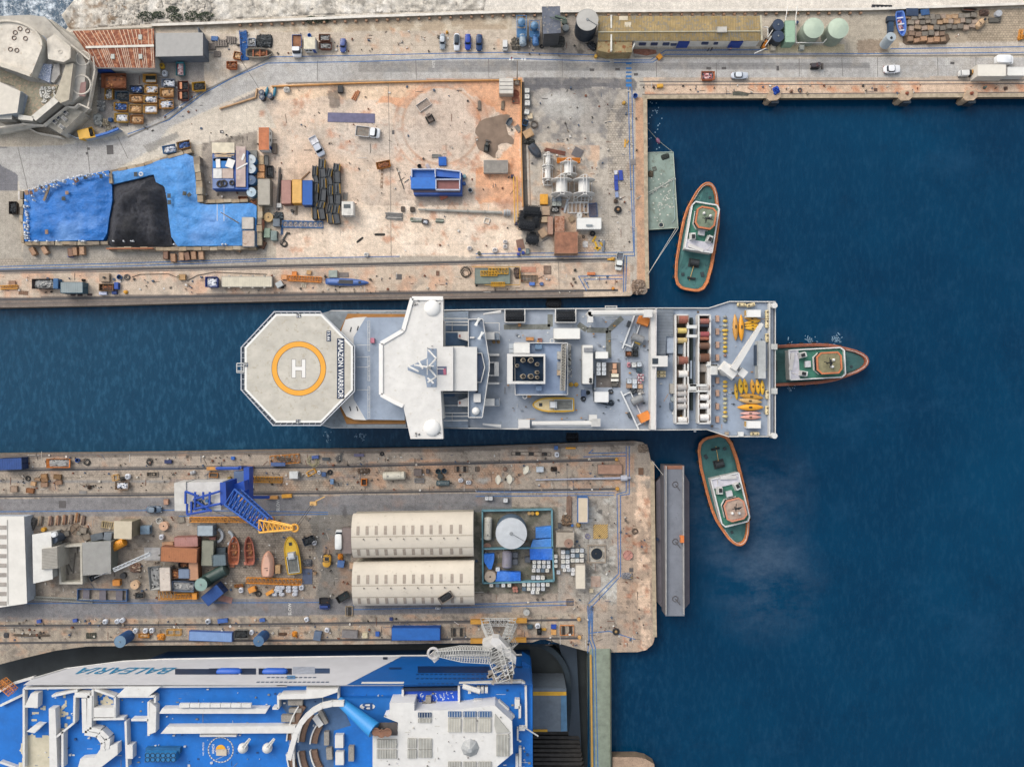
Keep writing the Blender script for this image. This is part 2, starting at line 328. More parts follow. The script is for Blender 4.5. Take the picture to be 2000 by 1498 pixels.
layU=[
('W',[(-60,-60),(960,-60),(945,22),(400,40),(330,46),(200,52),(100,70),(-60,70)],'cfc6b8',1),
('n',[(160,-60),(960,-60),(940,22),(160,50)],'9a948c',.7,.06,.56),
('n',[(160,-60),(960,-60),(940,22),(160,50)],'e2dbd0',.8,.12,.55),
('p',TOPC,'cfc8bd',1),
('p',[(400,48),(1000,28),(1000,60),(700,64),(400,72)],'a8967f',.9),
('n',[(400,48),(1000,28),(1000,60),(700,64),(400,72)],'c9bda9',.7,.05,.5),
('p',[(400,66),(1010,58),(1010,112),(520,118),(440,170),(330,240),(250,262),(190,250),(190,80),(300,60)],'b9ab9a',1),
('p',[(190,110),(400,110),(400,170),(330,240),(250,262),(190,250)],'85807c',.9),
('n',[(400,60),(520,60),(520,118),(400,180)],'c9bfb0',.8,.08,.45),
('n',[(700,60),(1010,60),(1010,105),(700,105)],'c08f6c',.5,.05,.6),
('p',[(1010,40),(1175,34),(1175,105),(1235,115),(1010,112)],'8d847a',.9),
('n',[(1010,50),(1180,50),(1180,115),(1010,112)],'47433f',.8,.06,.48),
('p',[(1235,95),(1490,95),(1490,112),(1235,112)],'8f8a84',.8),
('p',[(1660,30),(1740,25),(1740,100),(1650,108)],'a79d8d',1),
('p',[(1490,90),(1650,88),(1650,103),(1490,103)],'c4b494',1),
('p',[(1740,20),(2080,15),(2080,90),(1740,95)],'a0927f',1),('s',[(1890,20),(2080,18),(2080,84),(1890,84)],.9),
('p',[(1755,85),(2080,80),(2080,108),(1755,108)],'b0a69a',1),
('w',[(1675,78),(1725,78),(1735,104),(1675,106)],'7d6a58',.7),
('p',[(1200,152),(2080,149),(2080,190),(1200,192)],'c4ab94',1),
('p',[(1330,148),(2080,145),(2080,160),(1250,162)],'ab9d8e',.9),
('n',[(1200,165),(2080,160),(2080,190),(1200,192)],'c08460',.75,.05,.52),
('s',[(1470,167),(1760,166),(1760,182),(1470,182)],.5),
('p',[(1018,150),(1258,150),(1262,420),(1264,580),(1018,580)],'aba296',1),
('p',[(1018,152),(1210,152),(1205,190),(1175,260),(1120,260),(1070,230)],'868380',.55),('n',[(1018,150),(1240,150),(1200,330),(1030,330)],'6e6c6c',.7,.06,.5),('n',[(1018,150),(1240,150),(1240,570),(1030,570)],'746c64',.5,.15,.58),
('e',(1100,205,45,30),'a9a6a0',.7),('e',(1085,190,25,12),'b8b4ae',.6),
('W',[(1022,152),(1240,152),(1235,175),(1110,172),(1060,172),(1022,178)],'55555a',.75),
('n',[(1018,280),(1170,280),(1160,500),(1018,500)],'c49f80',.6,.03,.45),
('s',[(1183,205),(1236,205),(1240,370),(1190,368)],.9),('s',[(1120,455),(1200,455),(1200,492),(1130,492)],.8),
('p',[(1240,190),(1258,190),(1264,578),(1244,578)],'b98f6f',.85),
('n',[(1225,190),(1262,190),(1264,578),(1228,578)],'8f7a68',.6,.08,.5),
('p',[(180,262),(320,232),(420,180),(500,175),(505,260),(400,280),(240,330),(60,372),(36,372),(36,288),(120,284)],'bfb7aa',.9),
('p',[(-60,372),(33,370),(45,505),(0,505),(-60,505)],'a39b8f',1),('p',[(-60,288),(33,288),(36,372),(-60,376)],'6f6e72',1),
('p',[(-60,505),(1020,495),(1020,520),(-60,536)],'a69c8f',1),
('p',[(45,480),(520,480),(520,520),(45,525)],'999288',1),
('s',[(0,505),(520,498),(520,512),(0,522)],.8),
('p',[(395,270),(510,255),(510,500),(395,500)],'958b80',.9),
('n',[(395,270),(510,255),(510,500),(395,500)],'5c564f',.7,.07,.5),
('p',[(-60,532),(1230,512),(1232,580),(-60,604)],'b9a896',1),
('n',[(-60,532),(1230,512),(1232,570),(-60,590)],'c4977a',.6,.03,.5),
('n',[(-60,532),(1230,512),(1232,570),(-60,590)],'8e857b',.6,.06,.55),
('p',[(-60,582),(640,570),(1140,566),(1140,584),(640,588),(-60,604)],'5b5350',.8),
('p',YARD,'ceb9a5',1),
('p',[(400,176),(505,172),(540,250),(505,255),(400,280),(330,260)],'c2b7a8',1),
('n',YARD,'aea295',.6,.018,.48),
('W',[(770,150),(1020,150),(1018,420),(935,420),(925,330),(1000,290),(1010,250),(960,210),(900,170),(840,172),(790,210),(740,200)],'d69a70',.75),
('W',[(500,160),(830,156),(790,190),(500,195)],'d8bda0',.8),
('e',(866,240,88,80),'b7a698',.7),('e',(800,290,90,40),'bfae9e',.6),
('r',(862,245,76,3),'a8744f',.5),('r',(862,245,92,2.5),'b98361',.4),
('e',(720,270,110,40),'b3aaa0',.55),('e',(620,330,60,60),'c9ab92',.5),
('W',[(560,400),(1016,400),(1016,500),(600,500)],'dcc9b4',.7),
('n',[(640,400),(1016,380),(1016,500),(640,500)],'ebdccb',.45,.03,.5),
('e',(895,380,70,16),'8f8378',.6),('w',[(810,375),(903,370),(903,402),(812,404)],'857a70',.7),
('n',YARD,'b06a40',.55,.045,.62),('n',YARD,'5f554c',.5,.2,.66),('n',YARD,'7a6f66',.55,.09,.66),
('n',[(500,330),(640,330),(640,440),(520,470)],'8c7c6e',.5,.05,.52),
('w',[(640,180),(662,180),(664,210),(645,210)],'5d534c',.7),('e',(653,175,9,7),'5d534c',.5),
('e',(940,210,30,22),'a8693f',.45),('e',(985,400,26,12),'9a5a35',.5),
('p',ROAD,'a8a5a1',1),
('p',[(700,122),(1000,120),(1200,124),(1700,124),(1700,134),(1000,140),(700,142)],'83817f',.9),
('p',[(730,118),(1010,118),(1010,135),(730,138)],'7d7b7a',.5),
('n',[(400,110),(2080,108),(2080,152),(400,175)],'9c958c',.5,.04,.5),
('p',[(455,200),(500,180),(500,190),(470,204)],'7c7874',.9),('p',[(280,285),(345,258),(350,268),(290,300)],'86827c',.8),
]
gu=sheet('quay_ground',UQ,0.0,'b4a999',layU,step=2.6,zb=-9,sD=3,gain=1.16)
LQ=[(-60,887),(0,886),(300,883),(540,879),(900,873),(1180,863),(1238,861),(1256,864),(1266,874),(1271,900),(1274,1000),(1279,1180),(1280,1240),(1275,1258),(1262,1269),(1245,1273),(1155,1274),(1112,1262),(1060,1247),(1040,1254),(700,1258),(300,1260),(170,1262),(110,1270),(50,1284),(0,1297),(-60,1318)]
layL=[
('p',[(-60,930),(620,925),(1220,910),(1220,975),(620,975),(-60,980)],'a89b8c',1),
('p',[(-60,974),(640,968),(1000,962),(1000,1000),(640,1005),(-60,1010)],'8b8784',.95),
('s',[(-60,915),(1000,905),(1000,930),(-60,935)],.6),('s',[(540,940),(700,935),(700,960),(540,962)],.8),
('p',[(-60,938),(430,936),(430,942),(-60,944)],'8a8784',.8),('p',[(480,934),(700,928),(700,934),(480,940)],'8b8784',.8),
('p',[(-60,1002),(640,995),(640,1180),(-60,1190)],'9b9083',.9),
('s',[(420,1025),(620,1020),(620,1145),(430,1150)],.8),
('n',[(50,1010),(640,1005),(640,1160),(50,1170)],'6f675e',.6,.05,.5),
('W',[(595,1010),(690,990),(690,1180),(610,1180),(630,1100)],'77746f',.85),
('p',[(-60,1172),(690,1168),(1000,1180),(1000,1196),(690,1200),(-60,1214)],'858280',.95),
('p',[(640,985),(940,980),(940,1000),(640,1005)],'7d7d7d',.7),
('e',(790,993,55,7),'4d5257',.7),
('p',[(925,990),(1090,990),(1090,1160),(925,1160)],'7f7a6e',.9),
('n',[(925,990),(1090,990),(1090,1160),(925,1160)],'585a4c',.8,.06,.45),
('p',[(1090,975),(1205,970),(1205,1180),(1090,1180)],'a39c92',.9),
('n',[(1130,970),(1205,970),(1205,1180),(1130,1180)],'bdbab2',.8,.05,.48),
('n',[(1140,1090),(1205,1090),(1205,1150),(1140,1150)],'44423f',.7,.06,.52),
('w',[(1168,998),(1180,994),(1177,1003),(1165,1004)],'4a4846',.8),
('p',[(1205,970),(1280,950),(1280,1275),(1205,1275)],'b09a86',.9),
('n',[(1240,930),(1268,930),(1272,1265),(1248,1265)],'dfc2a8',.95,.05,.36),
('n',[(1215,980),(1268,950),(1272,1265),(1215,1265)],'a2572f',.55,.07,.58),
('n',[(1000,1180),(1280,1180),(1280,1275),(1000,1275)],'8f8479',.6,.05,.5),
('p',[(-60,1206),(960,1200),(1150,1196),(1150,1275),(-60,1320)],'a69a8a',.9),
('n',[(-60,1206),(1150,1200),(1150,1275),(-60,1320)],'c49876',.6,.04,.52),
('n',[(-60,1206),(1150,1200),(1150,1275),(-60,1320)],'77706a',.6,.08,.52),
('n',[(640,905),(1240,885),(1240,950),(640,960)],'c09474',.6,.04,.45),
('s',[(750,905),(920,900),(920,925),(750,928)],.7),('s',[(330,955),(1000,950),(1000,962),(330,965)],.3),
('p',[(-60,884),(900,872),(1240,860),(1240,870),(900,882),(-60,897)],'605751',.75),
('n',LQ,'5c544d',.6,.13,.58),('n',LQ,'b98a66',.35,.03,.6),('p',[(-60,974),(640,968),(1000,962),(1000,1000),(640,1005),(-60,1010)],'75757a',.55),('p',[(-60,1172),(690,1168),(1000,1180),(1000,1196),(690,1200),(-60,1214)],'75757a',.55),
('w',[(655,895),(670,880),(672,900),(662,905)],'43484d',.8),('e',(672,1000,6,14),'4c4a4a',.7),
('e',(945,938,18,8),'b5b2ab',.8),
]
gl=sheet('pier_ground',LQ,0.0,'a5988a',layL,step=2.6,zb=-9,sD=8)
sheet('pier_corner_ground',[(1196,1478),(1245,1478),(1262,1482),(1278,1492),(1285,1540),(1196,1540)],0.0,'a58d78',[],step=3,zb=-9,sD=5)
# ------ water ------
def water_mat(name,foam=0):
 M_=bpy.data.materials.new(name);M_.use_nodes=1;n=M_.node_tree;b=n.nodes['Principled BSDF'];L=n.links.new
 b.inputs['Roughness'].default_value=.12;b.inputs['IOR'].default_value=1.33;b.inputs['Specular IOR Level'].default_value=.3
 g=n.nodes.new('ShaderNodeNewGeometry')
 def noise(s,d=6,ro=.6,vec=None):
  t=n.nodes.new('ShaderNodeTexNoise');t.inputs['Scale'].default_value=s;t.inputs['Detail'].default_value=d;t.inputs['Roughness'].default_value=ro
  L(vec or g.outputs['Position'],t.inputs['Vector']);return t
 def mr(a,lo,hi,c=0,d=1):
  r=n.nodes.new('ShaderNodeMapRange');r.inputs[1].default_value=lo;r.inputs[2].default_value=hi;r.inputs[3].default_value=c;r.inputs[4].default_value=d;L(a,r.inputs[0]);return r.outputs[0]
 def mix(f,a,c):
  x=n.nodes.new('ShaderNodeMix');x.data_type='RGBA'
  L(f,x.inputs[0])
  for i,q in((6,a),(7,c)):
   if isinstance(q,tuple):x.inputs[i].default_value=q
   else:L(q,x.inputs[i])
  return x.outputs[2]
 deep=(.0,.023,.06,1);mid=(.0,.033,.08,1);teal=(.008,.044,.085,1)
 sx=n.nodes.new('ShaderNodeSeparateXYZ');L(g.outputs['Position'],sx.inputs[0])
 big=noise(.022,5,.6);o=mix(mr(big.outputs[0],.38,.66),deep,mid)
 o=mix(mr(sx.outputs['X'],20,-110,0,.85),o,teal)
 mp=n.nodes.new('ShaderNodeMapping');L(g.outputs['Position'],mp.inputs[0]);mp.inputs['Rotation'].default_value=(0,0,R(28));mp.inputs['Scale'].default_value=(.9,.35,1)
 rp=noise(1.1,5,.62,mp.outputs[0]);q0=n.nodes.new('ShaderNodeMath');q0.operation='MULTIPLY';L(mr(rp.outputs[0],.48,.7,0,.7),q0.inputs[0]);L(mr(sx.outputs['X'],-20,45,1,.22),q0.inputs[1]);o2=mix(q0.outputs[0],o,(.02,.08,.145,1))
 mp2=n.nodes.new('ShaderNodeMapping');L(g.outputs['Position'],mp2.inputs[0]);mp2.inputs['Scale'].default_value=(.9,1.6,1);
 d1=noise(.035,7,.75,mp2.outputs[0]);o3=mix(mr(d1.outputs[0],.55,.8,0,.5),o2,(.012,.055,.115,1))
 d2=noise(.05,9,.8);o3=mix(mr(d2.outputs[0],.3,.47,.4,0),o3,(.0,.012,.036,1))
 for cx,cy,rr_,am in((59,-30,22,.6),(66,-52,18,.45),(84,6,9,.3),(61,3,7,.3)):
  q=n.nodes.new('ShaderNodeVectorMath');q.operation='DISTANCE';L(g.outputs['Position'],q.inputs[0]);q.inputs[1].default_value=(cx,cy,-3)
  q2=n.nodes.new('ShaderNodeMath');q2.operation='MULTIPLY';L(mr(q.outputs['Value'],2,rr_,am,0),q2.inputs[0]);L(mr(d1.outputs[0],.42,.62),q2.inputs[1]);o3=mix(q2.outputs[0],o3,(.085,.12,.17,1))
 if foam:
  f=noise(.35,10,.8);o3=mix(mr(f.outputs[0],.48,.62,0,1),o3,(.6,.66,.72,1))
  f2=noise(1.5,8,.8);o3=mix(mr(f2.outputs[0],.56,.66,0,.8),o3,(.75,.78,.8,1))
 L(o3,b.inputs['Base Color'])
 bp=n.nodes.new('ShaderNodeBump');bp.inputs['Strength'].default_value=.5;bp.inputs['Distance'].default_value=.25;h=noise(1.0,6,.6,mp.outputs[0]);L(h.outputs[0],bp.inputs['Height']);L(bp.outputs[0],b.inputs['Normal'])
 return M_
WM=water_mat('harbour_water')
b=MB();
s0=HC/FP
xw=lambda p:(p-1000)*s0
yw=lambda p:(749-p)*s0
Z=-3.0
for(a,c,d,e)in((-900,-900,3400,1000),(-900,1000,3400,1265),(1150,1265,3400,2400),(-900,1700,1150,2400)):
 b.add([(xw(a),yw(e),Z),(xw(d),yw(e),Z),(xw(d),yw(c),Z),(xw(a),yw(c),Z)],[(0,1,2,3)])
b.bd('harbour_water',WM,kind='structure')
b=MB();b.pr([(xw(x),yw(y))for x,y in((-80,-80),(155,-80),(158,20),(140,48),(60,60),(-80,60))],Z-.5,Z+.1);b.pr([(xw(x),yw(y))for x,y in((150,-80),(215,-80),(205,4),(180,12),(158,8))],Z-.5,Z+.12)
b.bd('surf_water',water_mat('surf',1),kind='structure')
b=MB();b.add([(xw(-900),yw(2400),-9.2),(xw(3400),yw(2400),-9.2),(xw(3400),yw(-900),-9.2),(xw(-900),yw(-900),-9.2)],[(0,1,2,3)]);b.bd('dock_floor',m('3a4040',.5,.6,.15),kind='structure')
b=MB()
for i in range(520):
 x=ru_(140,420)if i<330 else ru_(400,900);y=ru_(-10,44)if i<330 else ru_(-10,24)
 if i<330 and x<200 and y<10 and rn.random()<.7:continue
 if x<230 and rn.random()<.5:x=ru_(150,240);y=ru_(10,58)
 r=ru_(.25,1.0)*(1 if x<420 else .6)
 k=len(b.v);b.ba(xw(x),yw(y),r*.2+(-.2 if x>200 else-1.2),r,6,0,ru_(.7,1.3),ru_(.7,1.3),.6)
 b.v[k:]=[(p[0]+ru_(-.2,.2)*r,p[1]+ru_(-.2,.2)*r,p[2]+ru_(-.15,.15)*r)for p in b.v[k:]]
b.bd('shore_boulders',m('c8c0b4',.9,.45,.7),kind='stuff')
sheet('rock_shore',[(120,30),(150,-5),(152,-60),(960,-60),(945,20),(600,30),(330,44),(190,54),(140,66)],0.03,'cfc7ba',[('n',[(100,-60),(960,-60),(940,30),(100,60)],'8a847b',.8,.09,.5),('n',[(100,-60),(960,-60),(940,30),(100,60)],'e6e0d6',.8,.05,.5),('n',[(150,-10),(300,-10),(200,60),(130,60)],'7d6346',.8,.06,.45)],step=2.6,sD=31,bumpy=(.9,.12))
# ------ line markings ------
def strip(name,lines,wd,z,mat,kind='structure'):
 b=MB()
 for pts in lines:
  Q=PY(*pts)
  for a,c in zip(Q,Q[1:]):
   dx,dy=c[0]-a[0],c[1]-a[1];l=hypot(dx,dy)or 1;nx,ny=-dy/l*wd/2,dx/l*wd/2;ex,ey=dx/l*wd/2,dy/l*wd/2
   b.add([(a[0]+nx-ex,a[1]+ny-ey,z),(a[0]-nx-ex,a[1]-ny-ey,z),(c[0]-nx+ex,c[1]-ny+ey,z),(c[0]+nx+ex,c[1]+ny+ey,z)],[(0,1,2,3)])
   z+=.0004
 return b.bd(name,mat,kind=kind)
reg('X')
BL=m('4a76ac',.8,.5,2.0)
strip('walkway_lines',[
[(250,262),(330,235),(400,182),(530,112),(700,109),(900,104),(1000,103),(1200,109)],[(320,228),(400,176),(522,124),(700,121),(900,115),(1010,115),(1190,121)],
[(1200,118),(1270,118),(1300,99),(1500,98)],[(1200,123),(1275,122),(1300,107),(1490,107),(1900,104),(2000,103)],[(1740,96),(2000,92)],
[(1227,170),(1230,300),(1232,360),(1238,493),(930,496)],[(1234,170),(1237,300),(1239,500),(930,503)],
[(1215,538),(1130,540),(1145,567)],[(1215,545),(1141,546),(1150,562)],[(1218,500),(1218,570)],[(1224,500),(1222,568)],
[(0,521),(250,514),(520,506),(780,501)],[(0,526),(250,520),(520,510)],
[(1223,872),(1223,960),(1205,965),(1208,1120),(1150,1178)],[(1229,872),(1229,965),(1212,967),(1212,1125),(1155,1185),(1148,1274)],
[(1222,884),(1150,885),(1158,878)],[(1222,890),(1140,892)],
[(930,960),(1200,962)],[(930,969),(1198,967)],[(0,999),(350,996),(640,1000)],[(350,1008),(640,1004)],[(1120,1174),(900,1180),(690,1182)],[(1120,1181),(690,1190)],[(0,1180),(60,1178),(640,1176)],
[(1152,1186),(1150,1236),(1190,1232),(1240,1248)],[(1158,1186),(1157,1234)],
],.22,.012,BL)
DK=m('4e4b4c',.7,.3,1.5);DK2=m('6b6562',.8,.3,1)
strip('crane_rails',[[(-40,531),(400,524),(1200,506)],[(-40,586),(640,575),(1205,567)],[(-40,919),(640,912),(1205,898)],[(-40,970),(640,963),(1205,955)],[(-40,1222),(500,1219),(1130,1210)],[(-40,1256),(330,1252),(1130,1246)]],.55,.02,DK)
strip('rail_edges',[[(-40,535),(400,528),(1200,510)],[(-40,594),(640,583),(1140,577)],[(-40,528),(400,521),(1100,506)],[(-40,915),(640,908),(1200,895)],[(-40,892),(640,880),(1200,866)],[(-40,966),(640,959),(1000,954)],[(-40,1226),(500,1223),(940,1216)],[(1250,160),(1330,160),(2040,157)],[(1250,167),(2040,164)],[(1255,185),(2040,181)]],.22,.016,DK2)
strip('road_kerb',[[(560,163),(700,160),(1008,155)],[(1240,112),(1300,111),(1900,109),(2040,107)],[(250,268),(330,232),(400,178),(525,115)]],.3,.1,m('8e8880',.9,.3,1))
strip('quay_coping',[[(1258,190),(2060,186)],[(1260,190),(1262,420),(1264,560)],[(1274,905),(1278,1180),(1279,1240)]],1.0,.05,m('b8a890',.9,.5,.8))
strip('drain_channel',[[(1020,165),(1024,290),(1027,400)]],1.1,.018,m('5a544e',.9,.5,1))
strip('channel_edge',[[(1033,280),(1036,400)]],.3,.02,m('9d8a78',.9,.3,1))
strip('expansion_joints',[[(470,117),(505,172)],[(620,120),(620,158)],[(812,118),(814,156)],[(954,116),(955,153)],[(1098,115),(1098,152)],[(1282,122),(1282,150)],[(1399,124),(1399,152)],[(1561,115),(1561,150)],[(1644,114),(1646,150)],[(1714,113),(1714,150)],[(1831,112),(1832,148)],[(1906,112),(1906,146)],[(35,288),(55,372)],[(170,284),(178,360)],[(230,268),(250,310)],[(758,160),(762,330),(764,500)],[(1091,510),(1092,565)],[(1107,905),(1109,980)]],.12,.014,DK2)
b=MB()
for yy,hh in((124,4),(134,3),(142,3),(150,4),(158,5),(167,6)):
 b.bo(xw(1228),yw(yy),.01,1.45,hh*s0*1.0,.006)
b.bd('blue_crossing',m('2f78b8',.8,.5,1.5),kind='structure')
WP=m('dedbd4',.8,.3,1.5)
def slow(x,y,rz,w_=15,h_=5.5,t='SLOW',mat=WP):
 b=MB();text(b,t,(xw(x),yw(y)),w_*s0,h_*s0,rz,.03);b.bd('road_lettering',mat,kind='structure')
slow(846.5,126.5,-90);slow(1606,142,90);slow(1849,121,90);slow(543,986,90,24,6);slow(566,1189,90,24,6)
b=MB()
for x,y,a,c in((1156,137,9,5),(1206,136,9,5),(1384,134,9,5),(1414,134,9,5),(1519,134,5,9),(1860,124,8,5),(215,293,13,18),(173,291,5,5),(170,300,5,5),(433,258,7,6),(1242,146,8,5),(768,259,5,8),(775,380,0,0),(1964,173,8,6),(1710,176,7,5),(779,541,12,11),(122,985,14,14),(1233,1113,8,8),(1252,919,9,11)):
 if a:b.bo(xw(x),yw(y),.008,a*s0,c*s0,.02,ru_(-4,4))
b.bd('manhole_covers',m('5a5655',.7,.3,2),kind='structure')
# ------ builders: each returns a root object ------
LGT='ecebe8'
def ellp(L,Wd,n=16,p=2.0,x0=0):
 return[(x0+L/2*copysign(abs(cos(2*pi*i/n))**(2/p),cos(2*pi*i/n)),Wd/2*copysign(abs(sin(2*pi*i/n))**(2/p),sin(2*pi*i/n)))for i in range(n)]
def sup(x,L,Wd,z,n=20,p=4):return[(x+a,b,z)for a,b in ellp(L,Wd,n,p)]
def wheels(t,xs,y,r=.33,w_=.22):
 for x in xs:
  for s in(-1,1):
   b=MB();b.tu((x,s*y-w_/2,r),(x,s*y+w_/2,r),r,12);o=b.bd('wheel',m('1e1e20',.8,.2),t)
   c=MB();c.tu((x,s*(y+w_/2)-.02,r),(x,s*(y+w_/2)+.02,r),r*.55,10);c.bd('rim',m('9a9c9e',.4,.2),o)
def b_car(L,Wd,h,c='8a9098',rO=None,shape='hatch',**k):
 t=E_('car');h=h or 1.48
 b=MB();f=.46
 b.loft([sup(0,L*.96,Wd*.92,.28),sup(0,L,Wd,.5),sup(0,L,Wd,.72),sup(0,L*.97,Wd*.95,.86),sup(0,L*.9,Wd*.86,.93)]);b.bd('body',m(c,.3,.08),t,1)
 cx=-.07*L if shape!='suv'else-.1*L;cl=L*(.52 if shape=='hatch'else .62)
 g=MB();g.loft([sup(cx,cl,Wd*.86,.9),sup(cx-.01*L,cl*.8,Wd*.74,h-.06)]);g.bd('windows',gls(),t,1)
 r=MB();r.loft([sup(cx-.015*L,cl*.72,Wd*.76,h-.08),sup(cx-.015*L,cl*.7,Wd*.72,h),sup(cx-.015*L,cl*.55,Wd*.55,h+.03)]);r.bd('roof',m(rO or c,.3,.08),t,1)
 p=MB()
 for s in(-1,1):
  p.tu((cx+cl*.47,s*Wd*.4,.93),(cx+cl*.33,s*Wd*.37,h-.04),.04);p.tu((cx-cl*.47,s*Wd*.4,.93),(cx-cl*.38,s*Wd*.37,h-.04),.05)
 p.bd('pillar',m(c,.3,.08),t)
 for s in(-1,1):
  q=MB();q.bo(L*.455,s*Wd*.34,.6,.16,.34,.16,s*-12);q.bd('headlight',m('e8ecf0',.15,.02),t)
  q=MB();q.bo(-L*.47,s*Wd*.36,.62,.1,.3,.16);q.bd('tail_light',m('8e2420',.3,.05),t)
  q=MB();q.bo(cx+cl*.36,s*Wd*.53,.88,.16,.2,.12);q.bd('wing_mirror',m(c,.3,.05),t)
 wheels(t,(L*.31,-L*.31),Wd*.42);return t
def b_pickup(L,Wd,h,c='e6e8ea',bed='7a7068',crew=.42,side=None,**k):
 t=E_('pickup_truck');h=h or 1.9;cb=L*crew;bl=L-cb
 b=MB();b.loft([sup(L/2-cb/2,cb,Wd*.94,.35,20,5),sup(L/2-cb/2,cb,Wd,.6,20,5),sup(L/2-cb/2,cb,Wd*.98,1.05,20,5),sup(L/2-cb/2-.05,cb*.95,Wd*.9,1.15,20,5)]);b.bd('cab',m(c,.35,.1),t,1)
 x=L/2-cb*.62;gl_=cb*.62
 g=MB();g.loft([sup(x,gl_*1.08,Wd*.88,1.12,20,6),sup(x-.08,gl_*.78,Wd*.78,h-.05,20,6)]);g.bd('windscreen',gls(),t,1)
 r=MB();r.loft([sup(x-.12,gl_*.74,Wd*.8,h-.07,20,6),sup(x-.12,gl_*.7,Wd*.76,h,20,6)]);r.bd('roof',m(c,.35,.1),t,1)
 d=MB();bx=-L/2+bl/2;w2=Wd*(1.0 if crew<.5 else .96);d.bo(bx,0,.78,bl-.08,w2,.1);d.bd('load_bed',m(bed,.8,.5,1,.3),t)
 e=MB();P=[(bx-bl/2+.02,-w2/2),(bx+bl/2-.08,-w2/2),(bx+bl/2-.08,w2/2),(bx-bl/2+.02,w2/2)];e.ring(P,.8,1.22,.07);e.bd('bed_side',m(side or c,.5,.15),t)
 f=MB();f.bo(-.02*L,0,.42,L*.9,Wd*.5,.3);f.bd('chassis',m('2a2a2c'),t)
 for s in(-1,1):
  q=MB();q.bo(L*.48,s*Wd*.36,.65,.12,.3,.18);q.bd('headlight',m('e8ecf0',.15,.02),t)
  q=MB();q.bo(L/2-cb*.35,s*Wd*.57,1.15,.14,.24,.24);q.bd('wing_mirror',m('2a2a2c'),t)
 wheels(t,(L*.33,-L*.3),Wd*.42,.36);return t
def b_van(L,Wd,h,c='e8eaec',**k):
 t=E_('van');h=h or 2.2
 b=MB();b.loft([sup(0,L*.98,Wd*.95,.35,20,6),sup(0,L,Wd,.7,20,6),sup(-.01*L,L*.97,Wd,1.15,20,6)]);b.bd('body',m(c,.35,.1),t,1)
 r=MB();r.loft([sup(-.08*L,L*.82,Wd*.98,1.15,20,7),sup(-.1*L,L*.78,Wd*.92,h-.08,20,7),sup(-.1*L,L*.74,Wd*.84,h,20,7)]);r.bd('roof',m(c,.35,.12),t,1)
 g=MB();g.add([(L*.37,-Wd*.42,1.2),(L*.37,Wd*.42,1.2),(L*.27,Wd*.38,h-.12),(L*.27,-Wd*.38,h-.12),(L*.33,-Wd*.42,1.15),(L*.33,Wd*.42,1.15),(L*.24,Wd*.38,h-.15),(L*.24,-Wd*.38,h-.15)],[(0,1,2,3),(4,7,6,5),(0,4,5,1),(3,2,6,7),(0,3,7,4),(1,5,6,2)]);g.bd('windscreen',gls(),t)
 for s in(-1,1):
  q=MB();q.bo(L*.47,s*Wd*.36,.7,.12,.28,.16);q.bd('headlight',m('e8ecf0',.15,.02),t)
 wheels(t,(L*.31,-L*.31),Wd*.42);return t
def b_container(L,Wd,h,c='2f6fb8',rO=None,rU=0,v=.2,door=None,**k):
 t=E_('container');h=h or 2.5
 b=MB();n=max(6,int(L/.28));
 for s in(-1,1):
  for i in range(n):
   x=-L/2+(i+.5)*L/n;b.bo(x,s*(Wd/2-.05-(.03 if i%2 else 0)),.12,L/n*.98,.08,h-.2)
 b.bo(-L/2+.05,0,.12,.08,Wd-.1,h-.2);b.bo(0,0,.05,L-.1,Wd-.1,.1);b.bd('side_wall',m(c,.6,v,.8,rU),t)
 r=MB();r.bo(0,0,h-.1,L-.06,Wd-.06,.08)
 for i in range(n//2):r.bo(-L/2+(i+.5)*L/(n//2),0,h-.02,L/n*.8,Wd-.3,.03)
 r.bd('roof',m(rO or c,.65,v,.7,rU),t)
 d=MB();
 for s in(-1,1):d.bo(L/2-.03,s*Wd/4,.15,.06,Wd/2-.1,h-.3)
 d.bd('door',m(door or c,.6,v,.8,rU),t)
 e=MB()
 for i in(-1,1):
  for j in(-1,1):e.bo(i*(L/2-.07),j*(Wd/2-.07),0,.15,.15,h+.01)
  e.bo(0,i*(Wd/2-.05),h-.12,L,.1,.13);e.bo(i*(L/2-.05),0,h-.12,.1,Wd,.125)
 e.bd('corner_frame',m(c,.6,v,.8,rU),t);return t
RUB={'w':('e4e6ea','c4c8d4','2c3644','8c94a6','d8d2cc'),'b':('2c4c86','1c2c44','5070a8','28323c','8a98b0'),'o':('c8a074','b08a60','8a7058','d4b48c','6e5a48'),'g':('9a9a98','c4c2bc','6c6c6a','3c3c3e','b2aeaa'),
'p':('e0b4b4','c44848','e8e0dc','9c5a5a','484a54'),'d':('22262a','2e3438','1a1c20','3a3e40','2a2a2c'),'r':('8a5434','a4683e','5e3a26','6e5244','b47c4c'),'m':('d8dce4','2c5a9c','c8a880','2a3038','e8e4e0')}
def rubble(t,name,L,Wd,z,h,cO,n=26,sD=1):
 rr=random.Random(sD);b=MB();b.heap(0,0,z,L,Wd,h*.7,6,0,sD)
 for i in range(n):
  x=rr.uniform(-.43,.43)*L;y=rr.uniform(-.4,.4)*Wd;s=rr.uniform(.16,.42)*min(1,Wd/1.6)
  e=max(0,1-(2*x/L)**2*.8)*max(0,1-(2*y/Wd)**2*.8)
  if rr.random()<.5:b.ba(x,y,z+h*.6*e**.5+.05,s*.7,6,rr.randrange(1,5),rr.uniform(.7,1.5),rr.uniform(.6,1.2),.6)
  else:b.bo(x,y,z+h*.5*e**.5,s*rr.uniform(.8,2.2),s*rr.uniform(.5,1.2),s*.5,rr.uniform(0,180),.9,rr.randrange(0,5))
 return b.bd(name,[m(q,.85,.25,1.5)for q in cO],t)
